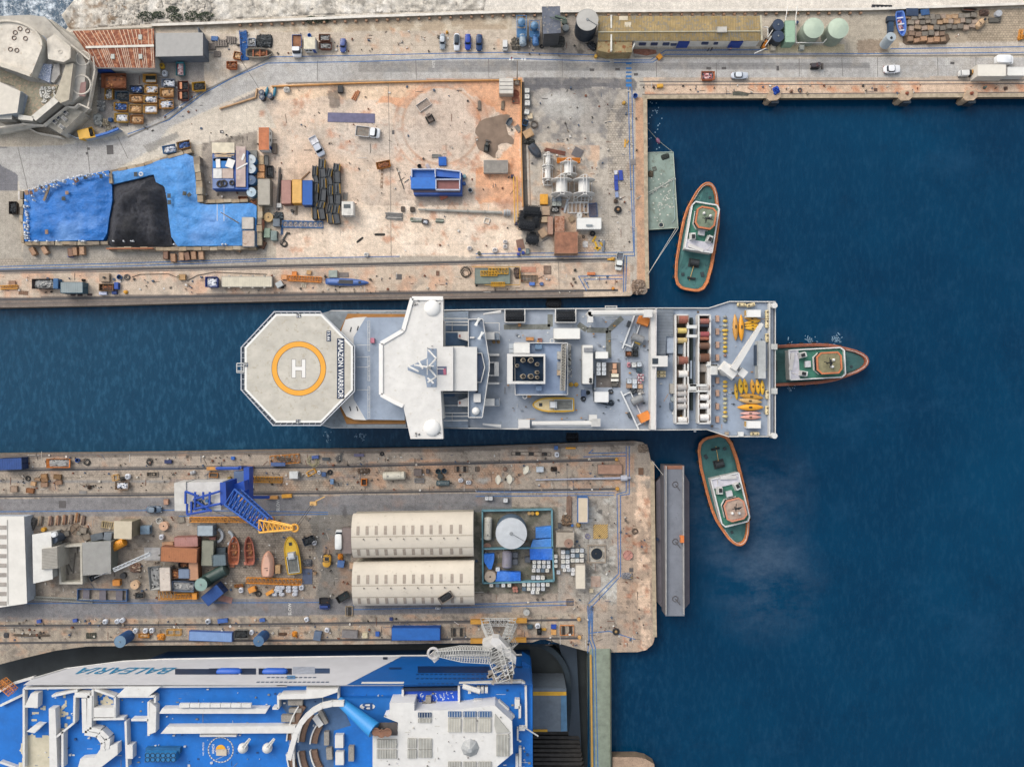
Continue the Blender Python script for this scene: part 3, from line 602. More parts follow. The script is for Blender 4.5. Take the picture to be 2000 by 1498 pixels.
def b_skip(L,Wd,h,c='d89a3c',fI='w',n=26,sD=1,rU=.15,full=.8,**k):
 t=E_('skip');h=h or 1.25
 P=[(L/2*a,Wd/2*d)for a,d in((-1,-1),(1,-1),(1,1),(-1,1))];B=[(L*.37*a,Wd*.46*d)for a,d in((-1,-1),(1,-1),(1,1),(-1,1))]
 b=MB();Pi=inset(P,.09);Bi=inset(B,.09)
 for i in range(4):
  j=(i+1)%4
  b.add([(*B[i],.1),(*B[j],.1),(*P[j],h),(*P[i],h)],[(0,1,2,3)]);b.add([(*Bi[i],.1),(*Bi[j],.1),(*Pi[j],h),(*Pi[i],h)],[(3,2,1,0)]);b.add([(*P[i],h),(*P[j],h),(*Pi[j],h),(*Pi[i],h)],[(0,1,2,3)])
 b.pr(B,.04,.1)
 for s in(-1,1):b.bo(0,s*(Wd/2-.02),h-.1,L*.98,.1,.1);b.bo(s*(L/2-.02),0,h-.1,.1,Wd,.1);b.bo(s*L*.25,Wd/2*.98,.2,.1,.12,h-.3);b.bo(s*L*.25,-Wd/2*.98,.2,.1,.12,h-.3)
 b.bd('bin',m(c,.65,.3,.9,rU),t)
 if fI:rubble(t,'rubbish',L*.9,Wd*.9,h*full-.35,.5,RUB[fI],n,sD)
 else:
  q=MB();q.bo(0,0,h*.35,L*.86,Wd*.88,.05);q.bd('rain_water',m('28302e',.15,.3),t)
 return t
def b_box(L,Wd,h,c='9c9a94',top=None,rU=0,lid=.94,v=.3,**k):
 t=E_('box');h=h or 1.2
 b=MB();b.bo(0,0,.06,L,Wd,h-.1,0,1.0);b.bo(0,0,0,L*.9,Wd*.85,.07);b.bd('casing',m(c,.65,v,.9,rU),t)
 r=MB();r.bo(0,0,h-.04,L*1.03,Wd*1.03,.05,0,1);r.bo(0,0,h+.01,L*lid,Wd*lid,.04,0,.96);r.bd('lid',m(top or c,.65,v,1.1,rU),t)
 g=MB()
 for s in(-1,1):g.bo(s*(L/2+.01),0,h*.4,.03,Wd*.5,h*.3)
 g.bd('vent',m('3a3c3e',.7),t);return t
def b_cabin(L,Wd,h,c='e6e6e4',rO=None,rU=0,win=2,door='2a4f9e',side=-1,**k):
 t=E_('cabin');h=h or 2.6
 b=MB();b.bo(0,0,.1,L-.1,Wd-.1,h-.18);b.bd('wall',m(c,.7,.2,.8),t)
 r=MB();r.bo(0,0,h-.08,L,Wd,.08);n=max(4,int(L/.5))
 for i in range(n):r.bo(-L/2+(i+.5)*L/n,0,h-.0,.12,Wd-.1,.04)
 r.bd('roof',m(rO or c,.7,.3,.8,rU),t)
 for i in range(win):
  q=MB();q.bo(-L*.3+i*L*.3,side*(Wd/2-.04),1.2,.7,.06,.7);q.bd('window',gls(),t)
 q=MB();q.bo(L*.33,side*(Wd/2-.04),.12,.8,.06,1.95);q.bd('door',m(door,.5),t)
 q=MB()
 for i in(-1,1):
  for j in(-1,1):q.bo(i*(L/2-.06),j*(Wd/2-.06),0,.14,.14,h-.05)
 q.bd('corner_post',m('c8c8c6',.6,.2),t);return t
def b_ibc(L,Wd,h,c='e2e3e2',lid='6a6c70',sD=0,**k):
 t=E_('tank_cube');h=h or 1.15;L=min(L,Wd)*1.02;Wd=L*.97
 b=MB();b.loft([sup(0,L*.93,Wd*.93,.16,16,6),sup(0,L*.95,Wd*.95,.3,16,6),sup(0,L*.95,Wd*.95,h-.1,16,6),sup(0,L*.86,Wd*.86,h,16,6)]);b.bd('tank',m(c,.45,.16,1.2),t,1)
 f=MB()
 for i in(-1,1):
  for a in(-.45,0,.45):f.tu((a*L,i*Wd/2,.1),(a*L,i*Wd/2,h),.03,4);f.tu((i*L/2,a*Wd,.1),(i*L/2,a*Wd,h),.03,4)
  for z in(.4,h-.03):f.tu((-L/2,i*Wd/2,z),(L/2,i*Wd/2,z),.03,4);f.tu((i*L/2,-Wd/2,z),(i*L/2,Wd/2,z),.03,4)
 f.tu((-L/2,Wd*.2,h+.02),(L/2,Wd*.2,h+.02),.025,4)
 f.bd('cage',m('8e9296',.4,.1,1,0,.6),t)
 p=MB();
 for a in(-.4,0,.4):p.bo(0,a*Wd,0,L,.12,.14)
 p.bd('pallet',m('6a5a48',.9),t)
 l=MB();l.cyl(0,0,h-.01,.09,.06,None,8);l.bd('cap',m(lid,.5),t);return t
def b_pallets(L,Wd,h,c='b89468',n=5,**k):
 t=E_('pallet_stack');h=h or .8;q=max(1,int(h/.16));b=MB()
 for kk in range(q):
  z=kk*.16;jx=ru_(-.05,.05)
  for a in(-.42,0,.42):b.bo(jx,a*Wd,z,L,.1,.1)
  for i in range(n):b.bo(jx-L/2+(i+.5)*L/n,0,z+.1,L/n*.7,Wd,.03)
 o=b.bd('pallets',m(c,.9,.4,1.5),t);return t
def b_crate(L,Wd,h,c='b48a5c',fI=None,sD=2,rU=0,**k):
 t=E_('crate');h=h or .9;b=MB();P=[(-L/2,-Wd/2),(L/2,-Wd/2),(L/2,Wd/2),(-L/2,Wd/2)];b.ring(P,.08,h,.07);b.bo(0,0,.06,L-.1,Wd-.1,.06)
 for i in(-1,0,1):b.bo(i*L*.42,0,0,.1,Wd,.08);b.bo(i*L*.42,Wd/2+.02,.1,.1,.05,h-.1);b.bo(i*L*.42,-Wd/2-.02,.1,.1,.05,h-.1)
 b.bd('frame',m(c,.85,.35,1.4,rU),t)
 if fI:rubble(t,'contents',L*.85,Wd*.85,h*.45,.35,RUB[fI],16,sD)
 else:q=MB();q.bo(0,0,h-.12,L-.16,Wd-.16,.06);q.bd('lid',m(c,.85,.35,1.8,rU),t)
 return t
def b_vtank(L,Wd,h,c='c8ccc8',top=None,rail=0,rU=0,cone=.05,hat=.12,**k):
 t=E_('tank');r=L/2;h=h or r*2
 b=MB();b.cyl(0,0,0,r*.98,h,None,40)
 for z in(.33,.66):b.cyl(0,0,h*z-.04,r*.995,.08,None,40)
 b.bd('shell',m(c,.55,.18,.5,rU),t,1)
 q=MB();q.la(0,0,[(r,h),(r,h+.1),(r*.55,h+.1+r*cone*.5),(.05,h+.1+r*cone)],40);q.to(0,0,h+.1,r*.98,.05,40,5);q.bd('top',m(top or c,.55,.15,.6,rU),t,1)
 if hat:q=MB();q.cyl(0,0,h+.1+r*cone*.7,r*hat,.2,None,12);q.bd('hatch',m('8a8e90',.5),t)
 if rail:q=MB();q.tu((r*.1,-r*.05,h+.2+r*cone),(r*.85,-r*.5,h+.2),.06);q.bd('roof_pipe',m('6a6e74',.5),t)
 return t
def b_htank(L,Wd,h,c='d8d6d0',rU=0,band='8a8a86',**k):
 t=E_('tank');r=Wd/2
 b=MB();b.hc(-L/2,L/2,0,r+.25,r,18,0,.3);b.bd('vessel',m(c,.5,.2,.8,rU),t,1)
 q=MB()
 for s in(-.3,.3):q.bo(s*L,0,0,.25,Wd*.8,.5);q.to(s*L,0,r+.25,r*1.01,.03,18,4,0,'x')
 q.bd('cradle',m(band,.6),t)
 q=MB();q.cyl(-L*.25,0,r*2+.2,.22,.14,None,12);q.cyl(L*.2,0,r*2+.2,.12,.14,None,8);q.bd('hatch',m(band,.5),t);return t
def b_reel(L,Wd,h,c='e4e2de',**k):
 t=E_('cable_reel');r=Wd/2;h=r*2
 for s in(-1,1):
  f=MB();f.tu((s*L*.36-.06,0,r),(s*L*.36+.06,0,r),r,26);
  for i in range(6):
   a=i*pi/3;f.tu((s*L*.42,0,r),(s*L*.42,cos(a)*r*.96,r+sin(a)*r*.96),.05,4)
  f.bd('flange',m(c,.6,.2,.9,.06),t)
 d=MB();d.tu((-L*.36,0,r),(L*.36,0,r),r*.52,20);d.bd('drum',m(c,.6,.15,.9),t,1)
 q=MB()
 for s in(-1,1):
  q.path([(s*L*.5,-r*.8,0),(s*L*.5,-r*.15,r*2.05),(s*L*.5,r*.15,r*2.05),(s*L*.5,r*.8,0)],.1,5);q.tu((s*L*.5,-r*.8,.08),(s*L*.5,r*.8,.08),.1,5);q.tu((-L*.5,s*r*.8,.08),(L*.5,s*r*.8,.08),.1,5);q.tu((-L*.5,s*r*.15,r*2.05),(L*.5,s*r*.15,r*2.05),.09,5)
 q.bd('stand',m(c,.6,.2,.9),t);return t
def b_spool(L,Wd,h,c='d4ad84',core='3a3634',**k):
 t=E_('cable_spool');r=L/2;h=h or 1.0
 for z,nm in((0,'lower_flange'),(h-.1,'upper_flange')):
  b=MB();b.cyl(0,0,z,r,.1,None,24);
  if z:b.to(0,0,z+.1,r*.55,.03,20,4)
  b.bd(nm,m(c,.85,.25,1.6),t)
 b=MB();b.cyl(0,0,.1,r*.6,h-.2,None,18);b.bd('cable_winding',m(core,.7),t)
 b=MB();b.cyl(0,0,h-.02,r*.16,.05,None,10);b.bd('hub',m('2c2824',.8),t);return t
def b_coil(L,Wd,h,c='4a4440',**k):
 b=MB();r=L/2;rr=random.Random(int(L*77));s=.05
 for i in range(7):b.to(rr.uniform(-.12,.12)*L,rr.uniform(-.12,.12)*L,.05+i*.04,r*rr.uniform(.5,.9),s,18,4)
 return b.bd('hose_coil',m(c,.8,.2))
def b_tyre(L,Wd,h,c='26272a',**k):
 t=MB();r=L/2;t.to(0,0,r*.35,r*.7,r*.33,18,8);return t.bd('tyre',m(c,.85,.2),None,1)
def b_bag(L,Wd,h,c='e6e8ee',hole='2c3440',**k):
 t=E_('bulk_bag');h=h or .9
 b=MB();b.loft([sup(0,L*.85,Wd*.85,0,14,3.4),sup(0,L,Wd,.25,14,3),sup(.02,L*.98,Wd*.98,h*.75,14,3),sup(.02,L*.8,Wd*.8,h,14,2.6)]);b.bd('sack',m(c,.8,.22,1.6),t,1)
 q=MB();q.to(.02,0,h+.02,L*.24,.05,10,5);q.bo(.05,0,h-.02,L*.22,Wd*.16,.06,25);q.bd('spout',m(hole,.8),t)
 q=MB()
 for i in(-1,1):q.path([(i*L*.38,-Wd*.3,h*.8),(i*L*.3,-Wd*.1,h+.18),(i*L*.3,Wd*.1,h+.18),(i*L*.38,Wd*.3,h*.8)],.04,4)
 q.bd('lifting_loop',m(c,.8),t);return t
def hull(L,Wd,pts,n=None):
 a=[(u*L/2,w_*Wd/2)for u,w_ in pts];return a+[(x,-y)for x,y in a[::-1]if abs(y)>1e-4 or 1]
HB=[(-1,.55),(-.97,.75),(-.8,.92),(-.4,1),(0,1),(.3,.94),(.6,.75),(.8,.5),(.93,.25),(1,.02)]
def b_boat(L,Wd,h,c='b06a44',inn='8e5238',thwart=3,fI=None,seats='9a5a3c',**k):
 t=E_('boat');h=h or 1.1;O=hull(L,Wd,HB);I=[(x*.93,y*.82)for x,y in O];B=[(x*.82,y*.6)for x,y in O]
 b=MB();n=len(O)
 b.loft([[(x,y,.0)for x,y in B],[(x*.97,y*.92,h*.55)for x,y in O],[(x,y,h)for x,y in O],[(x,y,h)for x,y in I],[(x*.9,y*.8,h*.35)for x,y in I]]);b.bd('hull',m(c,.65,.3,.9,.15,0,'6e4a3a'),t)
 q=MB();q.pr([(x*.86,y*.78)for x,y in I],h*.3,h*.36);q.bd('floor',m(inn,.8,.4,1.3),t)
 for i in range(thwart):
  q=MB();u=-.5+i*1.0/max(1,thwart-1);q.bo(u*L*.5,0,h*.7,L*.05,Wd*.76*(1-.35*max(0,u)),.06);q.bd('seat',m(seats,.8),t)
 if fI:rubble(t,'contents',L*.45,Wd*.5,h*.35,.3,RUB[fI],14,3)
 q=MB();q.path([(x,y,h+.03)for x,y in O],.06,5,0,1);q.bd('gunwale',m(c,.6,.2,1),t);return t
def b_lifeboat(L,Wd,h,c='e0a48c',top=None,**k):
 t=E_('lifeboat');h=h or 2.2;O=hull(L,Wd,HB)
 b=MB();b.loft([[(x*.85,y*.5,0)for x,y in O],[(x*.97,y*.95,.3*h)for x,y in O],[(x,y,.5*h)for x,y in O]]);b.bd('hull',m(c,.5,.15),t,1)
 q=MB();q.loft([[(x*.98,y*.95,.5*h)for x,y in O],[(x*.93-.1,y*.82,h*.8)for x,y in O],[(x*.8-.2,y*.5,h)for x,y in O]]);q.bd('canopy',m(top or c,.45,.15),t,1)
 q=MB();q.bo(L*.3,0,h*.87,.6,.6,.3);q.bd('hatch',m('2a2e34',.4),t)
 q=MB();q.bo(-L*.12,.1,h-.02,.15,.9,.06,10);q.bo(-L*.2,-.2,h-.02,.2,.4,.08);q.bd('fitting',m('4a3a36'),t)
 q=MB();q.path([(x,y,.5*h)for x,y in O],.09,6,0,1);q.bd('fender',m(c,.6,.2),t)
 return t
def b_workboat(L,Wd,h,c='e8b83c',deck='e4cd9c',well='8c8c84',**k):
 t=E_('work_boat');h=1.3;O=hull(L,Wd,[(-1,.82),(-.98,.9),(-.5,1),(0,1),(.3,.98),(.55,.86),(.75,.66),(.9,.4),(.97,.2),(1,.03)])
 b=MB();b.loft([[(x*.8,y*.5,0)for x,y in O],[(x*.96,y*.93,.7)for x,y in O],[(x,y,h)for x,y in O]]);b.bd('hull',m(c,.5,.15),t,1)
 q=MB();q.pr([(x*.95,y*.84)for x,y in O if x>-.02*L],h,h+.12);q.bd('foredeck',m(deck,.6,.2),t)
 q=MB();q.bo(-L*.25,0,h-.02,L*.46,Wd*.72,.06);q.bd('well_deck',m(well,.8,.35,1.2),t)
 q=MB();q.ring([(-L*.47,-Wd*.38),(-.02*L,-Wd*.38),(-.02*L,Wd*.38),(-L*.47,Wd*.38)],h,h+.4,.12);q.bd('coaming',m('c8ccc8',.6,.2),t)
 q=MB();q.bo(L*.0,0,h,L*.2,Wd*.56,1.1,0,.8);q.bd('cabin',m('b8bcc0',.5,.2),t)
 q=MB();q.bo(L*.02,0,h+1.08,L*.12,Wd*.38,.12);q.bd('cabin_roof',m('d8dadc',.5,.15),t)
 q=MB();q.bo(L*.31,0,h+.12,.8,.8,.08);q.bd('hatch',m('30363c',.5),t)
 q=MB()
 for y in(-.6,0,.6):q.tu((-.12*L,y,h+.5),(-.42*L,y,h+.4),.06)
 q.bd('rack',m('6e7276',.5),t)
 q=MB();q.path([(x,y,h+.06)for x,y in O],.12,6,0,1);q.bd('fender',m(c,.6,.15),t);return t
def b_float(L,Wd,h,c='e8a828',mark=1,**k):
 t=E_('float');r=Wd/2;P=[(-1,.1),(-.9,.3),(-.65,.66),(-.3,.94),(0,1),(.3,.97),(.6,.76),(.85,.42),(.96,.2),(1,.05)]
 b=MB();n=12;b.loft([[(u*L/2,r*q*cos(2*pi*i/n),r+r*q*.85*sin(2*pi*i/n))for i in range(n)]for u,q in P]);b.bd('shell',m(c,.45,.2,1.4),t,1)
 if mark:q=MB();q.bo(-.02*L,0,r*1.83,L*.13,Wd*.3,.05);q.bd('marking',m('4a3a24',.6),t)
 q=MB();q.bo(0,0,0,L*.06,Wd*.9,.14);q.bo(L*.25,0,0,.1,Wd*.7,.14);q.bo(-L*.25,0,0,.1,Wd*.7,.14);q.bd('chock',m('c8ccd0',.5),t);return t
def b_truss(L,Wd,h,c='e09a30',n=10,deck=None,r=.06,**k):
 t=E_('lattice_section');h=h or Wd*.8
 b=MB();b.tr((-L/2,0,h/2+.1),(L/2,0,h/2+.1),Wd,h,None,None,n,r);b.bd('lattice',m(c,.6,.3,1,.1),t)
 if deck:q=MB();q.bo(0,0,.1,L*.98,Wd*.8,.05);q.bd('deck',m(deck,.8,.4),t)
 return t
def b_ladder(L,Wd,h,c='4a4a4a',n=10,frame=None,**k):
 b=MB();h=h or .4;P=[(-L/2,-Wd/2),(L/2,-Wd/2),(L/2,Wd/2),(-L/2,Wd/2)];b.ring(P,0,h,.12,0)
 for i in range(n):b.bo(-L/2+(i+.5)*L/n,0,h*.5,L/n*.4,Wd-.2,.08,0,1,1)
 return b.bd('grating',[m(frame or c,.7,.3,1,.2),m(c,.7,.3,1,.2)])
def b_frame(L,Wd,h,c='e2e0dc',n=3,**k):
 b=MB();h=h or .9;r=.09
 for z in(.1,h):
  for s in(-1,1):b.tu((-L/2,s*Wd/2,z),(L/2,s*Wd/2,z),r,5)
  for i in range(n+1):x=-L/2+i*L/n;b.tu((x,-Wd/2,z),(x,Wd/2,z),r,5)
 for i in range(n+1):
  for s in(-1,1):b.tu((-L/2+i*L/n,s*Wd/2,0),(-L/2+i*L/n,s*Wd/2,h),r,5)
 return b.bd('steel_frame',m(c,.6,.2,1,.05))
def b_pile(L,Wd,h,c='6a625a',n=8,rU=.2,rnd_=3,pipe=0,cs=None,**k):
 b=MB();h=h or .5;rr=random.Random(int(L*31+Wd*7));lay=max(1,int(h/.22));w_=Wd/n;cs=cs or[c,c,c]
 for z in range(lay):
  for i in range(n-z):
   y=-Wd/2+(i+.5+z*.5)*w_;l=L*rr.uniform(.78,1);x=rr.uniform(-1,1)*(L-l)/2;a=rr.uniform(-rnd_,rnd_)
   if pipe:dx=l/2*cos(R(a));dy=l/2*sin(R(a));b.tu((x-dx,y-dy,.15+z*w_*.8),(x+dx,y+dy,.15+z*w_*.8),w_*.42,7,rr.randrange(len(cs)))
   else:b.bo(x,y,z*.22,l,w_*.8,.2,a,1,rr.randrange(len(cs)))
 return b.bd('beam_pile',[m(q,.8,.35,1.2,rU)for q in cs])
def b_plate(L,Wd,h,c='6e6a78',rU=0,**k):
 b=MB();h=h or .08;b.bo(0,0,.03,L,Wd,h)
 for s in(-1,1):b.bo(s*L*.3,0,0,.15,Wd*.9,.04)
 return b.bd('steel_plate',m(c,.8,.35,.7,rU))
def b_heap(L,Wd,h,c='6a5a4c',cO=None,n=30,sD=5,**k):
 b=MB();h=h or .8;b.heap(0,0,0,L,Wd,h,9,0,sD);rr=random.Random(sD)
 cO=cO or(c,)
 for i in range(n):
  x=rr.uniform(-.42,.42)*L;y=rr.uniform(-.42,.42)*Wd;e=max(0,1-(2*x/L)**2)*max(0,1-(2*y/Wd)**2);s=rr.uniform(.15,.45)*min(1.2,Wd/2.2)
  b.bo(x,y,h*.8*e**.5,s*rr.uniform(.8,3),s*.6,s*.5,rr.uniform(0,180),.9,rr.randrange(len(cO)))
 return b.bd('scrap_heap',[m(q,.85,.4,1.5,.1)for q in cO])
def b_bollard(L,Wd,h,c='c88a2c',**k):
 t=E_('bollard');r=L/2
 b=MB();b.la(0,0,[(r*.9,0),(r*.95,.12),(r*.5,.2),(r*.45,.55),(r*.8,.68),(r*.75,.8),(.02,.85)],16);b.bd('post',m(c,.6,.3,1,.25),t,1)
 b=MB();b.cyl(0,0,0,r*1.15,.05,None,16);b.bd('base_plate',m('6a5a4c',.8),t);return t
def b_machine(L,Wd,h,c='e0a030',cab='2c3238',arm=1,**k):
 t=E_('yard_machine');h=h or 2.0
 for s in(-1,1):
  q=MB();q.loft([sup(-.1*L,L*.6,Wd*.2,z,14,4)for z in(0,.55)]);q.v=[(x,y+s*Wd*.38,z)for x,y,z in q.v];q.bd('track',m('2a2a2a',.9,.3),t)
 q=MB();q.bo(-.15*L,0,.5,L*.5,Wd*.6,.7,0,.92);q.bd('engine_cover',m(c,.5,.25,1,.1),t)
 q=MB();q.bo(.06*L,0,.5,L*.22,Wd*.55,h-.55,0,.85);q.bd('cab',m(cab,.3,.2),t)
 q=MB();q.bo(.06*L,0,h-.06,L*.2,Wd*.5,.07);q.bd('cab_roof',m(c,.5,.25),t)
 if arm:
  q=MB()
  for s in(-1,1):q.path([(-.05*L,s*Wd*.22,1.1),(.25*L,s*Wd*.22,1.2),(.42*L,s*Wd*.22,.5)],.08,5)
  q.bd('lift_arm',m(c,.5,.25,1,.1),t)
  q=MB();q.bo(.45*L,0,.1,.12*L,Wd*.9,.5);q.bd('bucket',m('5a5450',.7,.3,1,.2),t)
 return t
def b_forklift(L,Wd,h,c='e0a838',**k):
 t=E_('forklift');h=h or 2.1
 q=MB();q.loft([sup(-.1*L,L*.62,Wd,.3,16,5),sup(-.1*L,L*.62,Wd*.96,.95,16,5)]);q.bd('body',m(c,.5,.2,1),t,1)
 q=MB();q.la(-.33*L,0,[(Wd*.48,.3),(Wd*.48,1.1),(Wd*.3,1.25),(.02,1.25)],16);q.bd('counterweight',m(c,.5,.2,1),t,1)
 q=MB();q.ring([(-.18*L,-Wd*.38),(.14*L,-Wd*.38),(.14*L,Wd*.38),(-.18*L,Wd*.38)],h-.1,h,.12)
 for i in range(5):q.bo(-.15*L+i*.06*L,0,h-.07,.05,Wd*.7,.05)
 for i in(-.17,.13):
  for s in(-1,1):q.tu((i*L,s*Wd*.35,.9),(i*L,s*Wd*.35,h),.05,5)
 q.bd('overhead_guard',m('4a4e50',.6),t)
 q=MB();q.bo(-.05*L,0,.95,.16*L,Wd*.4,.35);q.bd('seat',m('2a2a2c'),t)
 for s in(-1,1):q=MB();q.bo(.24*L,s*Wd*.25,.1,.1,.12,h);q.bd('mast',m('3a3c3e'),t);q=MB();q.bo(.38*L,s*Wd*.22,.08,.26*L,.12,.06);q.bd('fork',m('3a3c3e'),t)
 wheels(t,(.16*L,-.3*L),Wd*.42,.3);return t
def b_person(L,Wd,h,top='c84848',legs='2c3a58',hair='3a2a20',arm=0,**k):
 t=E_('person')
 P=[(0,0,.92),(0,0,1.12),(0,0,1.4),(0,0,1.52),(.02,0,1.66),(-.0,.19,1.42),(.05,.24,1.15),(.16,.22,.95),(0,-.19,1.42),(.04,-.24,1.15),(.14,-.22,.95),(0,.1,.88),(.1,.11,.48),(.02,.11,.06),(.14,.12,.03),(0,-.1,.88),(-.06,-.11,.48),(-.16,-.11,.08),(-.05,-.12,.03)]
 Ed=[(0,1),(1,2),(2,3),(3,4),(2,5),(5,6),(6,7),(2,8),(8,9),(9,10),(0,11),(11,12),(12,13),(13,14),(0,15),(15,16),(16,17),(17,18)]
 Rr=[.15,.14,.16,.06,.1,.07,.05,.035,.07,.05,.035,.1,.07,.045,.04,.1,.07,.045,.04]
 me=bpy.data.meshes.new('body');me.from_pydata(P,Ed,[]);o=bpy.data.objects.new('body',me);COL.objects.link(o);o.parent=t
 o.modifiers.new('skin','SKIN')
 for i,r in enumerate(Rr):me.skin_vertices[0].data[i].radius=(r,r)
 me.skin_vertices[0].data[0].use_root=1
 s=o.modifiers.new('sub','SUBSURF');s.levels=1;s.render_levels=1
 dg=bpy.context.evaluated_depsgraph_get();ev=o.evaluated_get(dg);nm=bpy.data.meshes.new_from_object(ev);o.modifiers.clear();o.data=nm
 nm.materials.clear()
 for c in('c89678',top,legs):nm.materials.append(m(c,.8,.1))
 for f in nm.polygons:z=f.center.z;f.material_index=2 if z<.95 and abs(f.center.y)<.2 else(1 if z<1.5 and z>1.0 else 0);f.use_smooth=1
 q=MB();q.dome(.0,0,1.66,.115,1.1,12);q.bd('hair',m(hair,.8),t,1);return t
def b_dishlet(L,Wd,h,c='e4dcc8',**k):
 t=E_('blade');O=[(-1,0),(-.8,.45),(-.4,.85),(0,1),(.4,.9),(.75,.55),(1,.0),(.75,-.5),(.3,-.75),(-.2,-.75),(-.7,-.4)]
 b=MB();b.loft([[(x*L/2,y*Wd/2,.1+.25*(1-x*x))for x,y in O],[(x*L/2*.96,y*Wd/2*.94,.22+.3*(1-x*x))for x,y in O]]);b.bd('blade_face',m(c,.5,.12,1),t)
 b=MB();b.cyl(0,-Wd*.38,0,Wd*.28,.35,None,14);b.bd('root_flange',m('a8a49a',.6,.2),t);return t
def b_drum(L,Wd,h,c='3a4450',top=None,**k):
 t=E_('drum');r=L/2;h=h or .9;b=MB();b.cyl(0,0,0,r*.96,h,None,18)
 for z in(0,.33,.66,.97):b.cyl(0,0,h*z,r,.05,None,18)
 b.bd('barrel',m(c,.5,.2,1),t,1);q=MB();q.cyl(0,0,h+.01,r*.8,.03,None,16);q.cyl(r*.4,0,h+.03,.05,.04,None,6);q.bd('lid',m(top or c,.5,.3,2),t);return t
def b_bucket(L,Wd,h,c='3d5a6a',inn='22303a',**k):
 t=E_('tub');r=L/2;h=h or .8;b=MB();b.la(0,0,[(r*.8,0),(r,h),(r*.88,h),(r*.7,.15)],18);b.bd('rim_shell',m(c,.6,.25,1),t,1)
 q=MB();q.cyl(0,0,.1,r*.75,.12,None,16);q.ba(r*.2,0,.3,r*.3,8);q.bd('contents',m(inn,.7),t);return t
def b_cross(L,Wd,h,c='8a6a50',**k):
 t=E_('round_cover');r=L/2;b=MB();b.to(0,0,.15,r*.94,.1,24,6);b.cyl(0,0,.02,r*.9,.08,None,24);b.bd('disc',m(c,.8,.3,1,.3),t)
 q=MB();q.bo(0,0,.1,L*.92,.16,.16,45);q.bo(0,0,.1,L*.92,.16,.158,-45);q.cyl(0,0,.1,r*.16,.22,None,10);q.bd('stiffener',m(c,.8,.3,1,.3),t);return t
BLD=dict(car=b_car,pickup=b_pickup,van=b_van,container=b_container,skip=b_skip,box=b_box,cabin=b_cabin,ibc=b_ibc,pallets=b_pallets,crate=b_crate,vtank=b_vtank,htank=b_htank,reel=b_reel,spool=b_spool,coil=b_coil,tyre=b_tyre,bag=b_bag,boat=b_boat,lifeboat=b_lifeboat,workboat=b_workboat,float=b_float,truss=b_truss,ladder=b_ladder,frame=b_frame,pile=b_pile,plate=b_plate,heap=b_heap,bollard=b_bollard,machine=b_machine,forklift=b_forklift,person=b_person,blade=b_dishlet,drum=b_drum,bucket=b_bucket,cross=b_cross)
DH=dict(car=1.5,pickup=1.9,van=2.2,container=2.5,skip=1.25,box=1.2,cabin=2.6,ibc=1.15,pallets=.8,crate=.9,vtank=3,htank=1.5,reel=2.5,spool=1,coil=.3,tyre=.5,bag=.9,boat=1.1,lifeboat=2.2,workboat=1.5,float=1,truss=1,ladder=.4,frame=.9,pile=.5,plate=.1,heap=.8,bollard=.8,machine=2,forklift=2.1,person=1.7,blade=.5,drum=.9,bucket=.8,cross=.2)
NM=dict(car=('parked_car','car'),pickup=('pickup_truck','truck'),van=('van','van'),container=('shipping_container','container'),skip=('waste_skip','skip'),box=('equipment_box','box'),cabin=('site_cabin','cabin'),ibc=('cube_tank','cube tank'),pallets=('pallet_stack','pallets'),crate=('crate','crate'),vtank=('storage_tank','tank'),htank=('pressure_tank','tank'),reel=('cable_reel','reel'),spool=('cable_spool','cable spool'),coil=('hose_coil','hose'),tyre=('tyre','tyre'),bag=('bulk_bag','bag'),boat=('boat','boat'),lifeboat=('lifeboat','lifeboat'),workboat=('work_boat','boat'),float=('float','float'),truss=('lattice_section','lattice'),ladder=('steel_grating','grating'),frame=('open_frame','rack'),pile=('beam_pile','beams'),plate=('steel_plate','plate'),heap=('scrap_heap','scrap'),bollard=('bollard','bollard'),machine=('yard_machine','machine'),forklift=('forklift','forklift'),person=('person','person'),blade=('propeller_blade','blade'),drum=('drum','drum'),bucket=('tub','tub'),cross=('round_cover','cover'))  # frame entry: plain open steel frames, not racks for pipes
CACHE={}
def pu(kind,x,y,l,w_,rot,label,group=None,z=0,n=None,cat=None,name=None,h=None,**kw):
 hh=h or DH[kind];X_,Y_,_=W(x,y,z+hh);Lm=round(ML(l,z+hh),1);Wm=round(ML(w_,z+hh),1);Lm=max(Lm,.3);Wm=max(Wm,.3)
 if n:kw['n']=n
 key=(kind,Lm,Wm,hh,tuple(sorted((a,str(c))for a,c in kw.items())))
 if key in CACHE:root=dup(CACHE[key])
 else:
  root=BLD[kind](Lm,Wm,hh,**kw);CACHE[key]=tree(root)
 nm,ct=NM[kind];root.name=name or nm
 root.location=(X_,Y_,z);root.rotation_euler=(0,0,R(rot))
 root['label']=label;root['category']=cat or ct
 if group:root['group']=group
 elif'group'in root.keys():del root['group']
 return root
def tree(o):
 ks=[c for c in COL.objects if c.parent==o];return(o,[tree(c)for c in ks])
def dup(t,parent=None):
 o,ks=t;c=o.copy();COL.objects.link(c);c.parent=parent
 for k in ks:dup(k,c)
 return c
